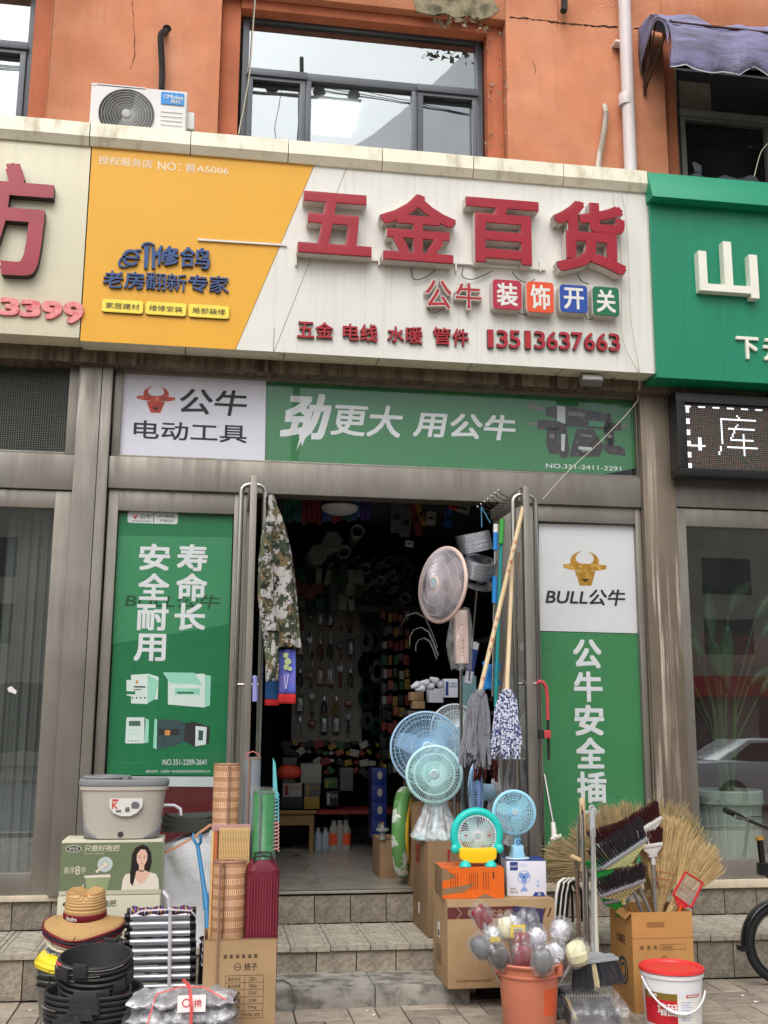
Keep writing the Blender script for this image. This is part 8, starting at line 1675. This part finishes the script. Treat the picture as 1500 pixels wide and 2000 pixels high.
# pipes with their open ends to the street
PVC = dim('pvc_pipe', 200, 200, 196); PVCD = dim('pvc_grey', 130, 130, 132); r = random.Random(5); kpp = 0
def pipe(x, y, Y, R, m, lab):
    c = P(x, y, Y); tag(build('plastic_pipe', MB().lathe([(R,0),(R*.88,0),(R*.88,1.6),(R,1.6),(R,0)], 20, M=Matrix.Translation((0,0,0)) @ Matrix.Rotation(-PI/2, 4, 'X')), m, loc=tuple(c), smooth=50), lab, 'pipe', 'plastic pipes stored high in the shop')
pipe(699, 1037, 10.2, .065, PVC, 'wide pale pipe end alone at the top of the pipe store'); pipe(673, 1077, 10.2, .062, PVC, 'wide pale pipe end in the middle of the pipe store')
placed = []
for k in range(420):
    x, y, R = r.uniform(640, 800), r.uniform(1090, 1170), r.choice((.02,.025,.03,.04,.05,.028)); s = R*205
    if y < 1085+abs(x-700)*.0 or any(math.hypot(x-a, y-b) < s+c+1 for a, b, c in placed) or len(placed) > 62: continue
    placed.append((x, y, s)); pipe(x, y, 10.2, R, r.choice((PVC, PVCD, PVCD)), 'small plastic pipe end in the bundle high at the back')
for bi, (x, y, rad) in enumerate(((622,1080,18),(650,1055,18))):
    t = thing('pipe_bundle', ('left','right')[bi]+' round bundle of thin pale conduit tubes with open ends', 'pipe bundle', tuple(P(x, y, 10))); me = None
    for a in range(-5, 6):
        for b in range(-5, 6):
            u, v = a*.021+(b % 2)*.0105, b*.018
            if u*u+v*v > (rad*.0049)**2: continue
            if me is None: o = build('tube', MB().lathe([(.010,0),(.0078,0),(.0078,1.2),(.010,1.2),(.010,0)], 8, M=Matrix.Rotation(-PI/2, 4, 'X')), PVC, parent=t, smooth=50); me = o.data
            else: o = bpy.data.objects.new('tube', me); COL.objects.link(o); o.parent = t
            o.location = (u, 0, v)
# pipe rack, shelf, pegboard
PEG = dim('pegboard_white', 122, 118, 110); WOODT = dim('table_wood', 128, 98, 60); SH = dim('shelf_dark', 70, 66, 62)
p0, p1 = P(600,1180,10.4), P(742,1445,10.4)
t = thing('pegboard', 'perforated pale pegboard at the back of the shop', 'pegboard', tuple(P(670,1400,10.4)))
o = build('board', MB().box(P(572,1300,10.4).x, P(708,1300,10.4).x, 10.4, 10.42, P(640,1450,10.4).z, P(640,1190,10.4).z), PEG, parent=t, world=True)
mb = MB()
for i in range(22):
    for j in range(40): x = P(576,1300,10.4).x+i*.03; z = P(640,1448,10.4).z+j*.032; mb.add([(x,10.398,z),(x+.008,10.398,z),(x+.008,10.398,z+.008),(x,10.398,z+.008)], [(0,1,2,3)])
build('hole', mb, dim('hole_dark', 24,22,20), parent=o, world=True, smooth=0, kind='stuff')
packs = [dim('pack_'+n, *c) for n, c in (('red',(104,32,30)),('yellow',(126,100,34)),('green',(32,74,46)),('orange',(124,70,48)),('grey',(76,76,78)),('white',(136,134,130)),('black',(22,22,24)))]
STL = mat('tool_steel', C(150,150,154), .35, .8)
names = {0:'pliers',1:'spanner',2:'blister pack',3:'tape roll'}; kk = 0
rows = ((1206,6),(1262,6),(1318,6),(1372,5),(1412,5))
for ri, (y, n) in enumerate(rows):
    for c_ in range(n):
        x = 582+c_*(118/n)+4; c = P(x, y, 10.34); kind = (ri*2+c_*3+(c_ > 2)) % 4; m = packs[(ri*3+c_*2) % 7]; kk += 1
        lab = 'row %s of the pegboard, %s place: ' % (('one','two','three','four','five')[ri], ('first','second','third','fourth','fifth','sixth')[c_])
        col_ = m.name.split('_')[1]
        if kind == 0:
            t = thing('pliers', lab+'pliers with %s grips' % col_, 'pliers', tuple(c)); build('jaws', MB().tube([(0,0,.06),(0,0,.02)], [.008,.016], 6), STL, parent=t)
            for s in (-1, 1): build('grip', MB().tube([(s*.004,0,.02),(s*.024,0,-.04),(s*.018,0,-.10)], .009, 6), m, parent=t, smooth=50)
        elif kind == 1:
            t = thing('spanner', lab+'adjustable spanner with %s handle' % col_, 'spanner', tuple(c)); build('head', MB().prism([(-.012,.03),(-.03,.06),(-.024,.09),(-.01,.07),(.006,.09),(.022,.075),(.014,.03)][::-1], -.006, .006), STL, parent=t); build('handle', MB().prism([(-.010,-.1),(.010,-.1),(.012,.032),(-.012,.032)], -.006, .006), m, parent=t)
        elif kind == 2:
            t = thing('blister_pack', lab+'%s carded tool' % col_, 'blister pack', tuple(c)); build('card', MB().box(-.036,.036,0,.003,-.09,.07), m, parent=t); build('tool', MB().tube([(0,-.014,.04),(.005,-.014,-.02),(0,-.014,-.07)], [.006,.018,.010], 6), STL, parent=t); build('blister', MB().box(-.028,.028,-.028,-.001,-.08,.045, taper=-.002), FILM2, parent=t, bevel=.006)
        else:
            t = thing('tape_roll', lab+'%s tape measure' % col_, 'tape measure', tuple(c)); build('case', MB().lathe([(0,-.015),(.032,-.014),(.036,0),(.032,.014),(0,.015)], 18, M=Matrix.Rotation(PI/2, 4, 'X')), m, parent=t, smooth=50); build('badge', MB().lathe([(0,0),(.018,0)], 12, M=Matrix.Translation((0,-.0155,0)) @ Matrix.Rotation(PI/2, 4, 'X')), packs[5], parent=t)
# wooden table with boxes
ty = 10.0; a, b = P(548,1583,ty), P(618,1583,ty)
t = thing('wooden_table', 'small plain wooden table at the back left of the shop', 'table', (b.x-.4, ty, ZF)); zt = a.z
build('tabletop', MB().box(a.x-.15, b.x, ty-.02, ty+.5, zt-.03, zt), WOODT, parent=t, world=True, bevel=.004); build('apron', MB().box(a.x-.12, b.x-.03, ty+.01, ty+.03, zt-.13, zt-.031), WOODT, parent=t, world=True)
for x in (a.x-.1, b.x-.04): build('leg', MB().box(x-.02, x+.02, ty+.0, ty+.045, ZF, zt-.031), WOODT, parent=t, world=True)
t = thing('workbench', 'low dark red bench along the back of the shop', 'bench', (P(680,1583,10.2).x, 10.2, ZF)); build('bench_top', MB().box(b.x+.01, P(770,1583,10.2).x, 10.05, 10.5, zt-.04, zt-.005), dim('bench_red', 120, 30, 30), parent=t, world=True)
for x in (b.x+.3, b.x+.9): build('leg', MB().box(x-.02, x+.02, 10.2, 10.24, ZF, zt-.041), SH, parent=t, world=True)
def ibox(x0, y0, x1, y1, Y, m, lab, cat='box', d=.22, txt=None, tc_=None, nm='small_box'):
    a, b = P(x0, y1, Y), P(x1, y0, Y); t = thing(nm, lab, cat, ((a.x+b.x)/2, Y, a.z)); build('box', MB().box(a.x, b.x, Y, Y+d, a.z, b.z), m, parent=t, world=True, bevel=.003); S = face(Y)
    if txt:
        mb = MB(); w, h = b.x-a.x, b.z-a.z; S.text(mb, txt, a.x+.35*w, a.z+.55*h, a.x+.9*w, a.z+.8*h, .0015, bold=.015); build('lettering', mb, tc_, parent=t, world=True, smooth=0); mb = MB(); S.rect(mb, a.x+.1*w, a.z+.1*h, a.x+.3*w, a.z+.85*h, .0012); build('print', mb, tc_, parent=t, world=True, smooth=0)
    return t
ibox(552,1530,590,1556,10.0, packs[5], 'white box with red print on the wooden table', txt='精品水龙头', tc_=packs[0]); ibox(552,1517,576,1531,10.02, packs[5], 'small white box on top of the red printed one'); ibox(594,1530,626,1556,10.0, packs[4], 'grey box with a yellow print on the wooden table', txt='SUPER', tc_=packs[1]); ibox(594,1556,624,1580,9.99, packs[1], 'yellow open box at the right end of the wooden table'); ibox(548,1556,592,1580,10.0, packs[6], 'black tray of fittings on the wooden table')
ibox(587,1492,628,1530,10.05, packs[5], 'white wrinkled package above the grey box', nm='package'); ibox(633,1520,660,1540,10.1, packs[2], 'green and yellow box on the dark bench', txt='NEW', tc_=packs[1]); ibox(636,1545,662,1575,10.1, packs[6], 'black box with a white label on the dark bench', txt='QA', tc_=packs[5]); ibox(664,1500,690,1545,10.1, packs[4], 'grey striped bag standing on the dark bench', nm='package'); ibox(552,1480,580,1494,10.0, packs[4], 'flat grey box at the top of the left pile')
tag(build('orange_bag', MB().lathe([(0,-.06),(.08,-.05),(.11,0),(.08,.05),(0,.06)], 18, sy=.7, wob=lambda q, i, rr, z: (.008*math.sin(q*6+i), .004*math.sin(q*5))), mat('orange_net', C(206,70,50), .6, 0, .2, 30, bump=.8, bs=60), loc=tuple(P(565,1508,9.98)), smooth=60), 'orange net bag on the pile of boxes', 'bag')
for k, (x, lab) in enumerate(((622,'clear water bottle at the left under the bench'),(636,'clear water bottle second from the left under the bench'),(652,'white capped jug with an orange label under the bench'),(664,'clear jug between the two capped jugs'),(676,'white capped jug with an orange label at the right under the bench'))):
    p = P(x, 1630, 10.1); t = thing('bottle', lab, 'bottle', (p.x, 10.12, ZF)); big = k >= 2; R = .045 if big else .034; h = .26 if big else .20
    build('body', MB().lathe([(0,0),(R,.0),(R,h*.7),(R*.5,h*.85),(R*.45,h*.9)], 18), mat('bottle_plastic', C(170,186,200), .15, 0, .05, alpha=.6) if not big else packs[5], parent=t, smooth=50); build('cap', MB().lathe([(R*.5,h*.9),(R*.5,h),(0,h)], 14), packs[5], parent=t)
    if k in (2, 4): build('label', MB().lathe([(R+.001,.05),(R+.001,.15)], 18), mat('label_orange', C(210,80,40), .5), parent=t, smooth=50)
BLC = dim('blue_can', 20, 36, 96, .4)
for k in range(4):
    p = P(742, 1500+k*34, 9.4); t = thing('sealant_box', 'blue carton with a white oval, number %s down the stack inside' % ('one','two','three','four')[k], 'box', tuple(p), group='blue cartons stacked in the shop'); build('box', MB().box(-.07,.06,0,.2,-.15,.0), BLC, parent=t, bevel=.004); S = Surf((0,0,0),(1,0,0),(0,0,1)); mb = MB(); S.circ(mb, 0, -.06, .022, .002, 0, 18, .035); build('oval', mb, packs[5], parent=t, smooth=0)
# fittings heap, shelves at both sides
t = thing('shelf', 'dark shelf unit along the left wall of the shop', 'shelf', (XL+.3, 9.4, ZF))
for z in (.9, 1.35, 1.8, 2.3, 2.8): build('shelf_board', MB().box(XL+.02, XL+.75, 8.3, 10.35, z, z+.03), SH, parent=t, world=True)
t = thing('shelf', 'dark shelf unit along the right wall of the shop', 'shelf', (XR-.3, 9.4, ZF))
for z in (.9, 1.35, 1.8, 2.3, 2.8): build('shelf_board', MB().box(2.25, XR-.02, 8.3, 10.9, z, z+.03), SH, parent=t, world=True)
t = thing('pipe_rack', 'timber rack carrying the pipes at the back of the shop', 'rack', (1.3, 10.2, ZF)); zr = P(700,1182,10.2).z
build('crossbeam', MB().box(P(560,1180,10.2).x, P(830,1180,10.2).x, 10.2, 10.3, zr-.06, zr), SH, parent=t, world=True); build('crossbeam', MB().box(P(560,1180,11.4).x, P(830,1180,11.4).x, 11.3, 11.4, zr-.06, zr), SH, parent=t, world=True); build('post', MB().box(P(742,1400,10.3).x, P(742,1400,10.3).x+.04, 10.31, 10.36, ZF, zr), SH, parent=t, world=True)
rr = random.Random(11); k = 0
for x in range(560, 830, 15):
    for y in range(1455, 1515, 17):
        if x < 600 and y > 1480: continue
        k += 1
        if k > 44: break
        c = P(x+rr.uniform(-4,4), y+rr.uniform(-4,4), 10.25); s = rr.uniform(.02,.05); m = rr.choice(packs+[packs[6], packs[6], packs[5]])
        t = tag(build('fitting_pack', MB().box(-s, s, 0, .08, -s*.7, s*.7, M=Matrix.Rotation(rr.uniform(-.6,.6), 4, 'Y')), m, loc=tuple(c), bevel=.006), '%s packet in the jumble of fittings above the bench' % m.name.split('_')[1], 'packet', 'jumbled %s packets above the bench' % m.name.split('_')[1])
# hanging packs at the upper right
for k, (x, y, w_, h_, m, lab, rot) in enumerate(((775,1010,22,60,packs[4],'grey carded tool pack hanging at the upper right of the shop',.05),(793,1020,20,56,packs[4],'grey bubble pack beside the red strip',.1),(812,1015,12,62,packs[0],'long red packet hanging slantwise',-.25),(822,1005,10,46,packs[1],'long yellow packet beside the red one',-.3),(842,1012,18,26,packs[5],'white carded lamp hanging by the yellow packet',.1),(876,1012,16,34,dim('pack_blue',40,70,140),'blue box hanging above the coils of wire',.05),(888,990,20,12,dim('pack_pink',190,50,70),'pink mesh pad under the door head',.0),(905,993,26,18,packs[5],'pale cone of paper under the door head',.3),(800,1062,16,12,packs[5],'white utility knife with a teal end',.1))):
    c = P(x, y, 8.5); a = P(x-w_/2, y, 8.5); b = P(x+w_/2, y, 8.5); hw = (b.x-a.x)/2; hh = h_/2*.0043; t = thing('hanging_pack', lab, 'packet', M=Matrix.Translation(c) @ Matrix.Rotation(rot, 4, 'Y')); build('pack', MB().box(-hw, hw, 0, .03, -hh, hh), m, parent=t, bevel=.004); S = Surf((0,0,0),(1,0,0),(0,0,1)); mb = MB(); S.rect(mb, -hw*.6, -hh*.2, hw*.6, hh*.2, .002); build('print', mb, packs[6] if m is not packs[6] else packs[5], parent=t, smooth=0)
# coils of hose and more stock on the back wall
rr = random.Random(23)
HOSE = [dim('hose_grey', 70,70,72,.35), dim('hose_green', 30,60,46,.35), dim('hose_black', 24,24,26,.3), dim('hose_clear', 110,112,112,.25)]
for k in range(14):
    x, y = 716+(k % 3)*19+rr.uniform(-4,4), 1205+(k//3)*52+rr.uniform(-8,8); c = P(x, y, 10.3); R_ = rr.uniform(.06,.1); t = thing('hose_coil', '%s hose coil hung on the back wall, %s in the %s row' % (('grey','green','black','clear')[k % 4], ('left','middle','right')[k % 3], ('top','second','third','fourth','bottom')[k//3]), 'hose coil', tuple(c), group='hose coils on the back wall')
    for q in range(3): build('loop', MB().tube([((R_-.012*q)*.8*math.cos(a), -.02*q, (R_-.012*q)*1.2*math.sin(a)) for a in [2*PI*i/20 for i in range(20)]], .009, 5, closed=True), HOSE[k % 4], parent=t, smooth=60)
for k in range(26):
    x, y = 574+(k % 9)*16+rr.uniform(-3,3), 1128+(k//9)*24+rr.uniform(-5,5); c = P(x, y, 10.15); m = rr.choice(packs[2:]); w_ = rr.uniform(.025,.05)
    tag(build('hanging_bag', MB().box(-w_, w_, 0, .05, -.075, .075, M=Matrix.Rotation(rr.uniform(-.2,.2), 4, 'Y')), m, loc=tuple(c), bevel=.008), '%s bag hung under the pipe rack, place %s of the %s row' % (m.name.split('_')[1], ('one','two','three','four','five','six','seven','eight','nine')[k % 9], ('top','middle','bottom')[k//9]), 'bag', 'bags hung under the pipe rack')
rr = random.Random(31)
for k in range(60):
    i, j = k % 5, k//5; x, y = 751+i*11+rr.uniform(-2,2), 1205+j*27+rr.uniform(-4,4); c = P(x, y, 9.9); m = rr.choice(packs); w_ = rr.uniform(.016,.028)
    tag(build('stock_box', MB().box(-w_, w_, 0, .12, -rr.uniform(.03,.05), rr.uniform(.03,.05)), m, loc=tuple(c), bevel=.003), '%s box on the right shelves, column %d, shelf %d from the top' % (m.name.split('_')[1], i+1, j+1), 'box', 'dim stock boxes on the right shelves')
for k in range(24):
    i, j = k % 6, k//6; x, y = 590+i*19+rr.uniform(-2,2), 1234+j*55+rr.uniform(-3,3); c = P(x, y, 10.36); m = rr.choice(packs); t = thing('screwdriver', 'screwdriver with %s handle between the pegboard rows, place %d of gap %d' % (m.name.split('_')[1], i+1, j+1), 'screwdriver', tuple(c), group='screwdrivers on the pegboard'); build('shank', MB().tube([(0,0,0),(0,0,-.08)], .004, 6), STL, parent=t); build('handle', MB().tube([(0,0,.06),(0,0,.0)], [.013,.010], 8), m, parent=t, smooth=50)
# black hooked sickle handles, bulbs, small kraft boxes
t = thing('bracket_bundle', 'bundle of black curved brackets hanging left of the pink fan', 'brackets', tuple(P(830,1250,8.0)))
GLK = mat('gloss_black', C(14,14,14), .12, 0, .1, coat=.5); 
for k, (x, y, s) in enumerate(((812,1222,1.),(822,1246,.8),(828,1262,.6))):
    pts = [P(x-28*s, y+20*s, 8.0), P(x-28*s, y, 8.0), P(x-18*s, y-18*s, 8.0), P(x, y-24*s, 8.0), P(x+18*s, y-14*s, 7.98), P(x+30*s, y+12*s, 7.96), P(x+42*s, y+44*s, 7.94)]; build('bracket', MB().tube(pts, .016*s+.004, 8, sx=.5, flat=(0,1,0)), GLK, parent=t, world=True, smooth=60); build('bracket_edge', MB().tube([p+Vector((0,-.015,.006)) for p in pts], .003, 4), mat('edge_silver', C(190,190,180), .3, .8), parent=t, world=True)
for k in range(6): x, y = 815+k*9, 1338+(k % 2)*9-k*2; tag(build('light_bulb', MB().lathe([(0,.03),(.025,.02),(.03,0),(.018,-.03),(.012,-.05),(0,-.05)], 14, M=Matrix.Rotation(1.2+k*.2, 4, 'Y')), mat('bulb_opal', C(186,186,196), .3), loc=tuple(P(x, y, 7.9)), smooth=60), 'opal light bulb, number %s from the left in the heap behind the fans' % ('one','two','three','four','five','six')[k], 'light bulb', 'light bulbs heaped behind the fans')
ibox(802,1352,828,1368,8.0, KRAFTD, 'upper small kraft box left of the pink fan pole', d=.1); ibox(806,1369,830,1384,8.0, KRAFTD, 'lower small kraft box left of the pink fan pole', d=.1); ibox(868,1326,894,1362,7.95, WBX, 'white box with a blue print behind the pink fan pole', d=.1, txt='LED', tc_=NAVY); ibox(838,1345,866,1372,8.0, WBX, 'plain white box between the kraft boxes and the fan pole', d=.1); ibox(905,1320,930,1380,7.9, mat('pale_teal_card', C(130,170,176), .5), 'pale teal card box behind the grey mop', d=.1)
p = P(922,1290,7.7); t = thing('sealant_tube', 'blue and white sealant tube slanting behind the mop handle', 'tube', M=Matrix.Translation(p) @ Matrix.Rotation(.2, 4, 'Y')); build('body', MB().lathe([(0,-.17),(.03,-.17),(.03,.13),(.0,.14)], 18), WBX, parent=t, smooth=50); build('label', MB().lathe([(.031,-.08),(.031,.08)], 18), NAVY, parent=t, smooth=50)
t = thing('pile_base', 'dark shelf carrying the small boxes behind the fans', 'shelf', tuple(P(860,1400,8.0))); a, b = P(795,1388,8.0), P(960,1388,8.0); build('shelf_board', MB().box(a.x, b.x, 7.95, 8.3, a.z-.03, a.z), SH, parent=t, world=True); build('panel', MB().box(a.x+.02, b.x, 8.2, 8.28, ZF, a.z-.031), SH, parent=t, world=True)
# swim ring standing in the doorway
p = P(790, 1625, 8.05); t = thing('swim_ring', 'green and white inflatable ring with yellow inside standing beside the cartons', 'swim ring', tuple(p))
RG = mat('ring_green_print', C(96,150,84), .3, 0, .1, 5, col2=C(222,226,218), c2t=(.5,.55), c2s=6); pts = [(.0+.25*.3*math.cos(q), .2*math.cos(q), .27*math.sin(q)) for q in [2*PI*k/40 for k in range(40)]]
build('tube', MB().tube(pts, .055, 12, closed=True), RG, parent=t, smooth=60); build('inner', MB().tube([(x*.82+.02, y-.0, z*.82) for x, y, z in pts], .038, 10, closed=True), mat('ring_yellow', C(226,184,60), .3), parent=t, smooth=60)
t = ibox(742,1640,782,1740,8.3, KRAFTD, 'brown carton on the shop floor behind the swim ring', 'carton', .4, nm='carton')
t = thing('robot_toy', 'small white and red water valve standing on the brown carton', 'valve', tuple(P(747,1640,8.3))); build('body', MB().lathe([(0,0),(.025,0),(.022,.06),(.05,.065),(.05,.08),(.015,.085),(.012,.11),(0,.11)], 14), packs[5], parent=t, smooth=40); build('knob', MB().lathe([(0,.13),(.014,.12),(.012,.11)], 12), packs[1], parent=t, smooth=50)
t.name = 'water_valve'

# ------------------------------------------------------------------ behind the side windows
t = thing('curtain', 'grey pleated curtain behind the left window', 'curtain', (X(60), 8.0, 1.5)); x0, x1 = P(18,1000,7.97).x, lx+.02
build('cloth', MB().grid(50, 4, lambda u, v: (x0+(x1-x0)*u, 7.97+.012*math.sin(u*30)+.006*math.sin(u*71), ZF+.1+v*2.8)), mat('grey_curtain', C(120,122,118), .85, 0, .12, 3, streak=.3, scol=C(84,84,80), sx=20, sz=.5), parent=t, world=True, smooth=60)
t = thing('counter', 'red counter front with a gold edge behind the left window', 'counter', (-2, 8.6, ZF)); build('front', MB().box(-3.2, X(30), 8.6, 8.9, ZF, P(10,1310,8.6).z), dim('counter_red', 90, 22, 28), parent=t, world=True); build('edge', MB().box(-3.2, X(30), 8.59, 8.91, P(10,1309,8.6).z, P(10,1304,8.6).z), mat('gold_edge', C(200,160,60), .3, .6), parent=t, world=True)
S = face(7.779); mb = MB(); mb.add([tuple(P(x, y, 7.779)) for x, y in ((14,1344),(22,1340),(33,1350),(30,1356),(22,1352),(18,1352))][::-1], [(0,1,2,3,4,5)]); tag(build('paper_scrap', mb, WHITEP, loc=tuple(P(22,1348,7.779)), world=True, smooth=0), 'torn scrap of white paper stuck on the left window', 'paper')
PLM = mat('planter_sage', C(178,192,178), .5, 0, .05, 4)
p = P(1432, 1690, 8.15); t = thing('planter', 'pale green ribbed planter behind the right window', 'planter', (p.x, 8.2, ZF)); R = .265; zt = P(1432,1545,8.0).z-ZF
mb = MB(); n = 96; 
for r_, z, rib in ((R*.86,0,0),(R*.9,.01,1),(R*.98,zt-.12,1),(R,zt-.11,0),(R*1.03,zt-.1,0),(R*1.03,zt-.01,0),(R*1.0,zt,0),(R*.93,zt,0),(R*.9,zt-.08,0),(0,zt-.08,0)):
    for k in range(n): q = 2*PI*k/n; f_ = r_*(1-.02*rib*(k % 4 < 1)); mb.v.append((f_*math.cos(q), f_*math.sin(q), z))
for i in range(9):
    for k in range(n): mb.f.append((i*n+k, i*n+(k+1) % n, (i+1)*n+(k+1) % n, (i+1)*n+k)); mb.m.append(0)
build('pot', mb, PLM, parent=t, smooth=30); build('soil', MB().lathe([(0,0),(R*.9,0)], 24, (0,0,zt-.04)), mat('soil', C(60,46,36), .95), parent=t)
PLG = mat('broad_leaf', C(40,78,40), .4, 0, .3, 9, col2=C(70,104,52), c2t=(.5,.7), c2s=7); PLG2 = mat('pale_leaf', C(84,104,60), .4, 0, .2, 5)
t2_ = thing('potted_plant', 'tall broad leaved plant growing from the pale green planter', 'plant', (p.x, 8.2, ZF+zt-.04)); r = random.Random(4)
for k in range(13):
    a = -PI*.9+k*PI*.14*1.05+r.uniform(-.2,.2); h = r.uniform(.7, 1.55); sp = r.uniform(.12,.38); e = Vector((sp*math.cos(a)*1.2, sp*math.sin(a)*.55, h)); mid = Vector((e.x*.35, e.y*.35, h*.55)); build('stem', MB().tube([(.05*math.cos(a), .04*math.sin(a), 0), mid, e], [.012,.009,.006], 6), PLG2, parent=t2_, smooth=60)
    d = (e-mid).normalized()+Vector((math.cos(a)*.6, 0, -.1 if k % 3 else .6)); d.normalize(); sd = d.cross(Vector((0,1,0))).normalized(); L_ = r.uniform(.42,.7)
    build('leaf', MB().grid(4, 10, lambda u, v: tuple(e+d*(L_*v)+sd*((u-.5)*.125*math.sin(PI*min(.98, v*.9+.05))**.7)+Vector((0, -.03*math.cos((u-.5)*3), -.16*v*v)))), PLG, parent=t2_, smooth=60, solid=.002)
tag(build('red_cabinet', MB().box(P(1345,1400,9.4).x, P(1500,1400,9.4).x+1, 9.4, 9.8, ZF, P(1400,1300,9.4).z), dim('cabinet_maroon', 70, 16, 22), loc=(4.2, 9.4, ZF), world=True), 'dark red cabinet deep behind the right window', 'cabinet')
tag(build('red_banner', MB().box(P(1340,1290,9.39).x, P(1500,1290,9.39).x+1, 9.3, 9.33, P(1400,1302,9.39).z+.02, P(1400,1240,9.39).z), mat('banner_red', C(104,26,24), .6), loc=(4.2, 9.3, 2.), world=True), 'bright red banner above the dark red cabinet', 'banner')

# ------------------------------------------------------------------ folding bicycle at the right edge
c = P(1520, 1815, 6.75); t = thing('bicycle', 'black folding bicycle cut by the right edge of the picture', 'bicycle', (c.x+.05, 6.8, 0)); Rw = .255
MBK = mat('bike_black', C(20,20,22), .3, .1, .05, coat=.4); RUBT = mat('bike_rubber', C(30,30,31), .8, bump=.4, bs=120)
mb = MB(); mb.ring((0,0,Rw), Rw-.024, .026, 48, 10); w1 = build('tyre', mb, RUBT, parent=t, smooth=60)
mb = MB(); mb.ring((0,0,Rw), Rw-.055, .010, 40, 6); build('rim', mb, MBK, parent=w1, smooth=60)
for k in range(20): q = 2*PI*k/20; build('spoke', MB().tube([(.02*math.cos(q+.5), .015*(-1)**k, Rw+.02*math.sin(q+.5)), ((Rw-.06)*math.cos(q), 0, Rw+(Rw-.06)*math.sin(q))], .0014, 4), CHROME, parent=w1)
build('axle', MB().cyl((0,-.05,Rw), (0,.05,Rw), .018), MBK, parent=w1)
mb = MB(); n = 20
for k in range(n+1):
    q = PI*.42+PI*.62*k/n; R_ = Rw+.022
    for j in range(7): a = -1.2+2.4*j/6; mb.v.append(((R_-.02*(1-math.cos(a)))*math.cos(q), .038*math.sin(a)/.93, Rw+(R_-.02*(1-math.cos(a)))*math.sin(q)))
for k in range(n):
    for j in range(6): mb.f.append((k*7+j, k*7+j+1, (k+1)*7+j+1, (k+1)*7+j)); mb.m.append(0)
build('mudguard', mb, MBK, parent=t, smooth=60, solid=.004)
q = PI*1.04; build('mud_flap', MB().box(-.03,.02,-.036,.036,-.03,.005, M=Matrix.Translation((-(Rw+.015), 0, Rw-.01))), MBK, parent=t, bevel=.006)
hx_, hz = .115, 1.02
for s in (-1, 1): build('fork', MB().tube([(0, s*.05, Rw), (.03, s*.05, Rw+.2), (.045, s*.03, Rw+.34)], .013, 8), MBK, parent=t, smooth=60)
mb = MB(); p1_, p2_ = P(1491,1700,6.8)-Vector((c.x+.05, 6.8, 0)), P(1484,1640,6.8)-Vector((c.x+.05, 6.8, 0)); p1_.y = p2_.y = 0; build('head_tube', MB().tube([(.05,0,Rw+.34), tuple(p1_)], .026, 12), MBK, parent=t, smooth=60); build('hinge', MB().box(-.035,.035,-.03,.03,-.03,.05, M=Matrix.Translation(p1_)), MBK, parent=t, bevel=.01); build('stem', MB().tube([tuple(p1_), tuple(p2_)], .021, 12), MBK, parent=t, smooth=60)
build('spacer', MB().tube([tuple(p2_), tuple(p2_+Vector((-.002,0,.018)))], .026, 12), mat('spacer_orange', C(210,150,60), .4, .3), parent=t, smooth=60)
L0 = Vector((c.x+.05, 6.8, 0)); hb = [P(x, y, Y)-L0 for x, y, Y in ((1416,1582,6.45),(1450,1597,6.58),(1490,1615,6.78),(1540,1640,7.05))]
hbar = build('handlebar', MB().tube([tuple(v) for v in hb], .0125, 10), MBK, parent=t, smooth=60); build('grip', MB().tube([tuple(hb[0]), tuple(hb[0]*.0+(hb[0]+(hb[1]-hb[0])*.95))], .0175, 12), RUBT, parent=hbar, smooth=60)
a = hb[1]+Vector((.02,0,.03)); build('brake_lever', MB().tube([tuple(hb[1]+Vector((.05,0,0))), tuple(hb[1]+Vector((.0,-.06,-.01))), tuple(hb[0]+Vector((.03,-.07,-.03)))], .006, 6), mat('lever_grey', C(150,150,152), .3, .7), parent=hbar, smooth=60); build('brake_cable', MB().tube([tuple(hb[1]+Vector((.05,-.02,.01))), tuple(hb[2]+Vector((0,-.05,.07))), tuple(hb[2]+Vector((.06,-.06,.0))), tuple(p2_+Vector((.03,-.04,-.05)))], .003, 6), BLK, parent=hbar, smooth=60)
fe = Vector((1.0, .12, Rw+.1)); build('main_frame', MB().tube([tuple(p1_*.5+Vector((.05,0,Rw+.34))*.5), (.55,.06,.42), tuple(fe)], .026, 12), MBK, parent=t, smooth=60)
mb = MB(); mb.ring((1.02,.12,Rw), Rw-.024, .026, 44, 10); build('tyre', mb, RUBT, parent=t, smooth=60)
build('saddle', MB().lathe([(0,.03),(.05,.028),(.09,.01),(.08,-.01),(0,-.02)], 20, (.78,.1,.86), sx=1.5, sy=.8), MBK, parent=t, smooth=60); build('seat_post', MB().tube([(.78,.1,.85), (.7,.08,.4)], .015, 10), CHROME, parent=t, smooth=60)
build('kickstand', MB().tube([(.75,.1,.3), (.72,-.12,.01)], .009, 6), MBK, parent=t); build('pedal_crank', MB().tube([(.6,.07,.28), (.62,.0,.12), (.62,-.08,.12)], .011, 6), MBK, parent=t)

# scraps of litter
for k, (x, y, s_) in enumerate(((718,1976,.012),(732,1984,.016),(1452,1946,.014),(1478,1958,.02),(60,1975,.012))):
    p = G(x, y); mb = MB(); mb.add([(-s_,-s_*.6,.002),(s_*.8,-s_*.4,.006),(s_,s_*.5,.002),(-s_*.6,s_*.7,.007)], [(0,1,2,3)]); tag(build('paper_scrap', mb, WHITEP, loc=(p.x, p.y, .001), smooth=0, solid=.001), 'tiny pale scrap on the paving, %s' % ('left of the pair before the step','right of the pair before the step','nearest the plinth at the right','nearest the bicycle wheel','at the bottom left corner')[k], 'litter')
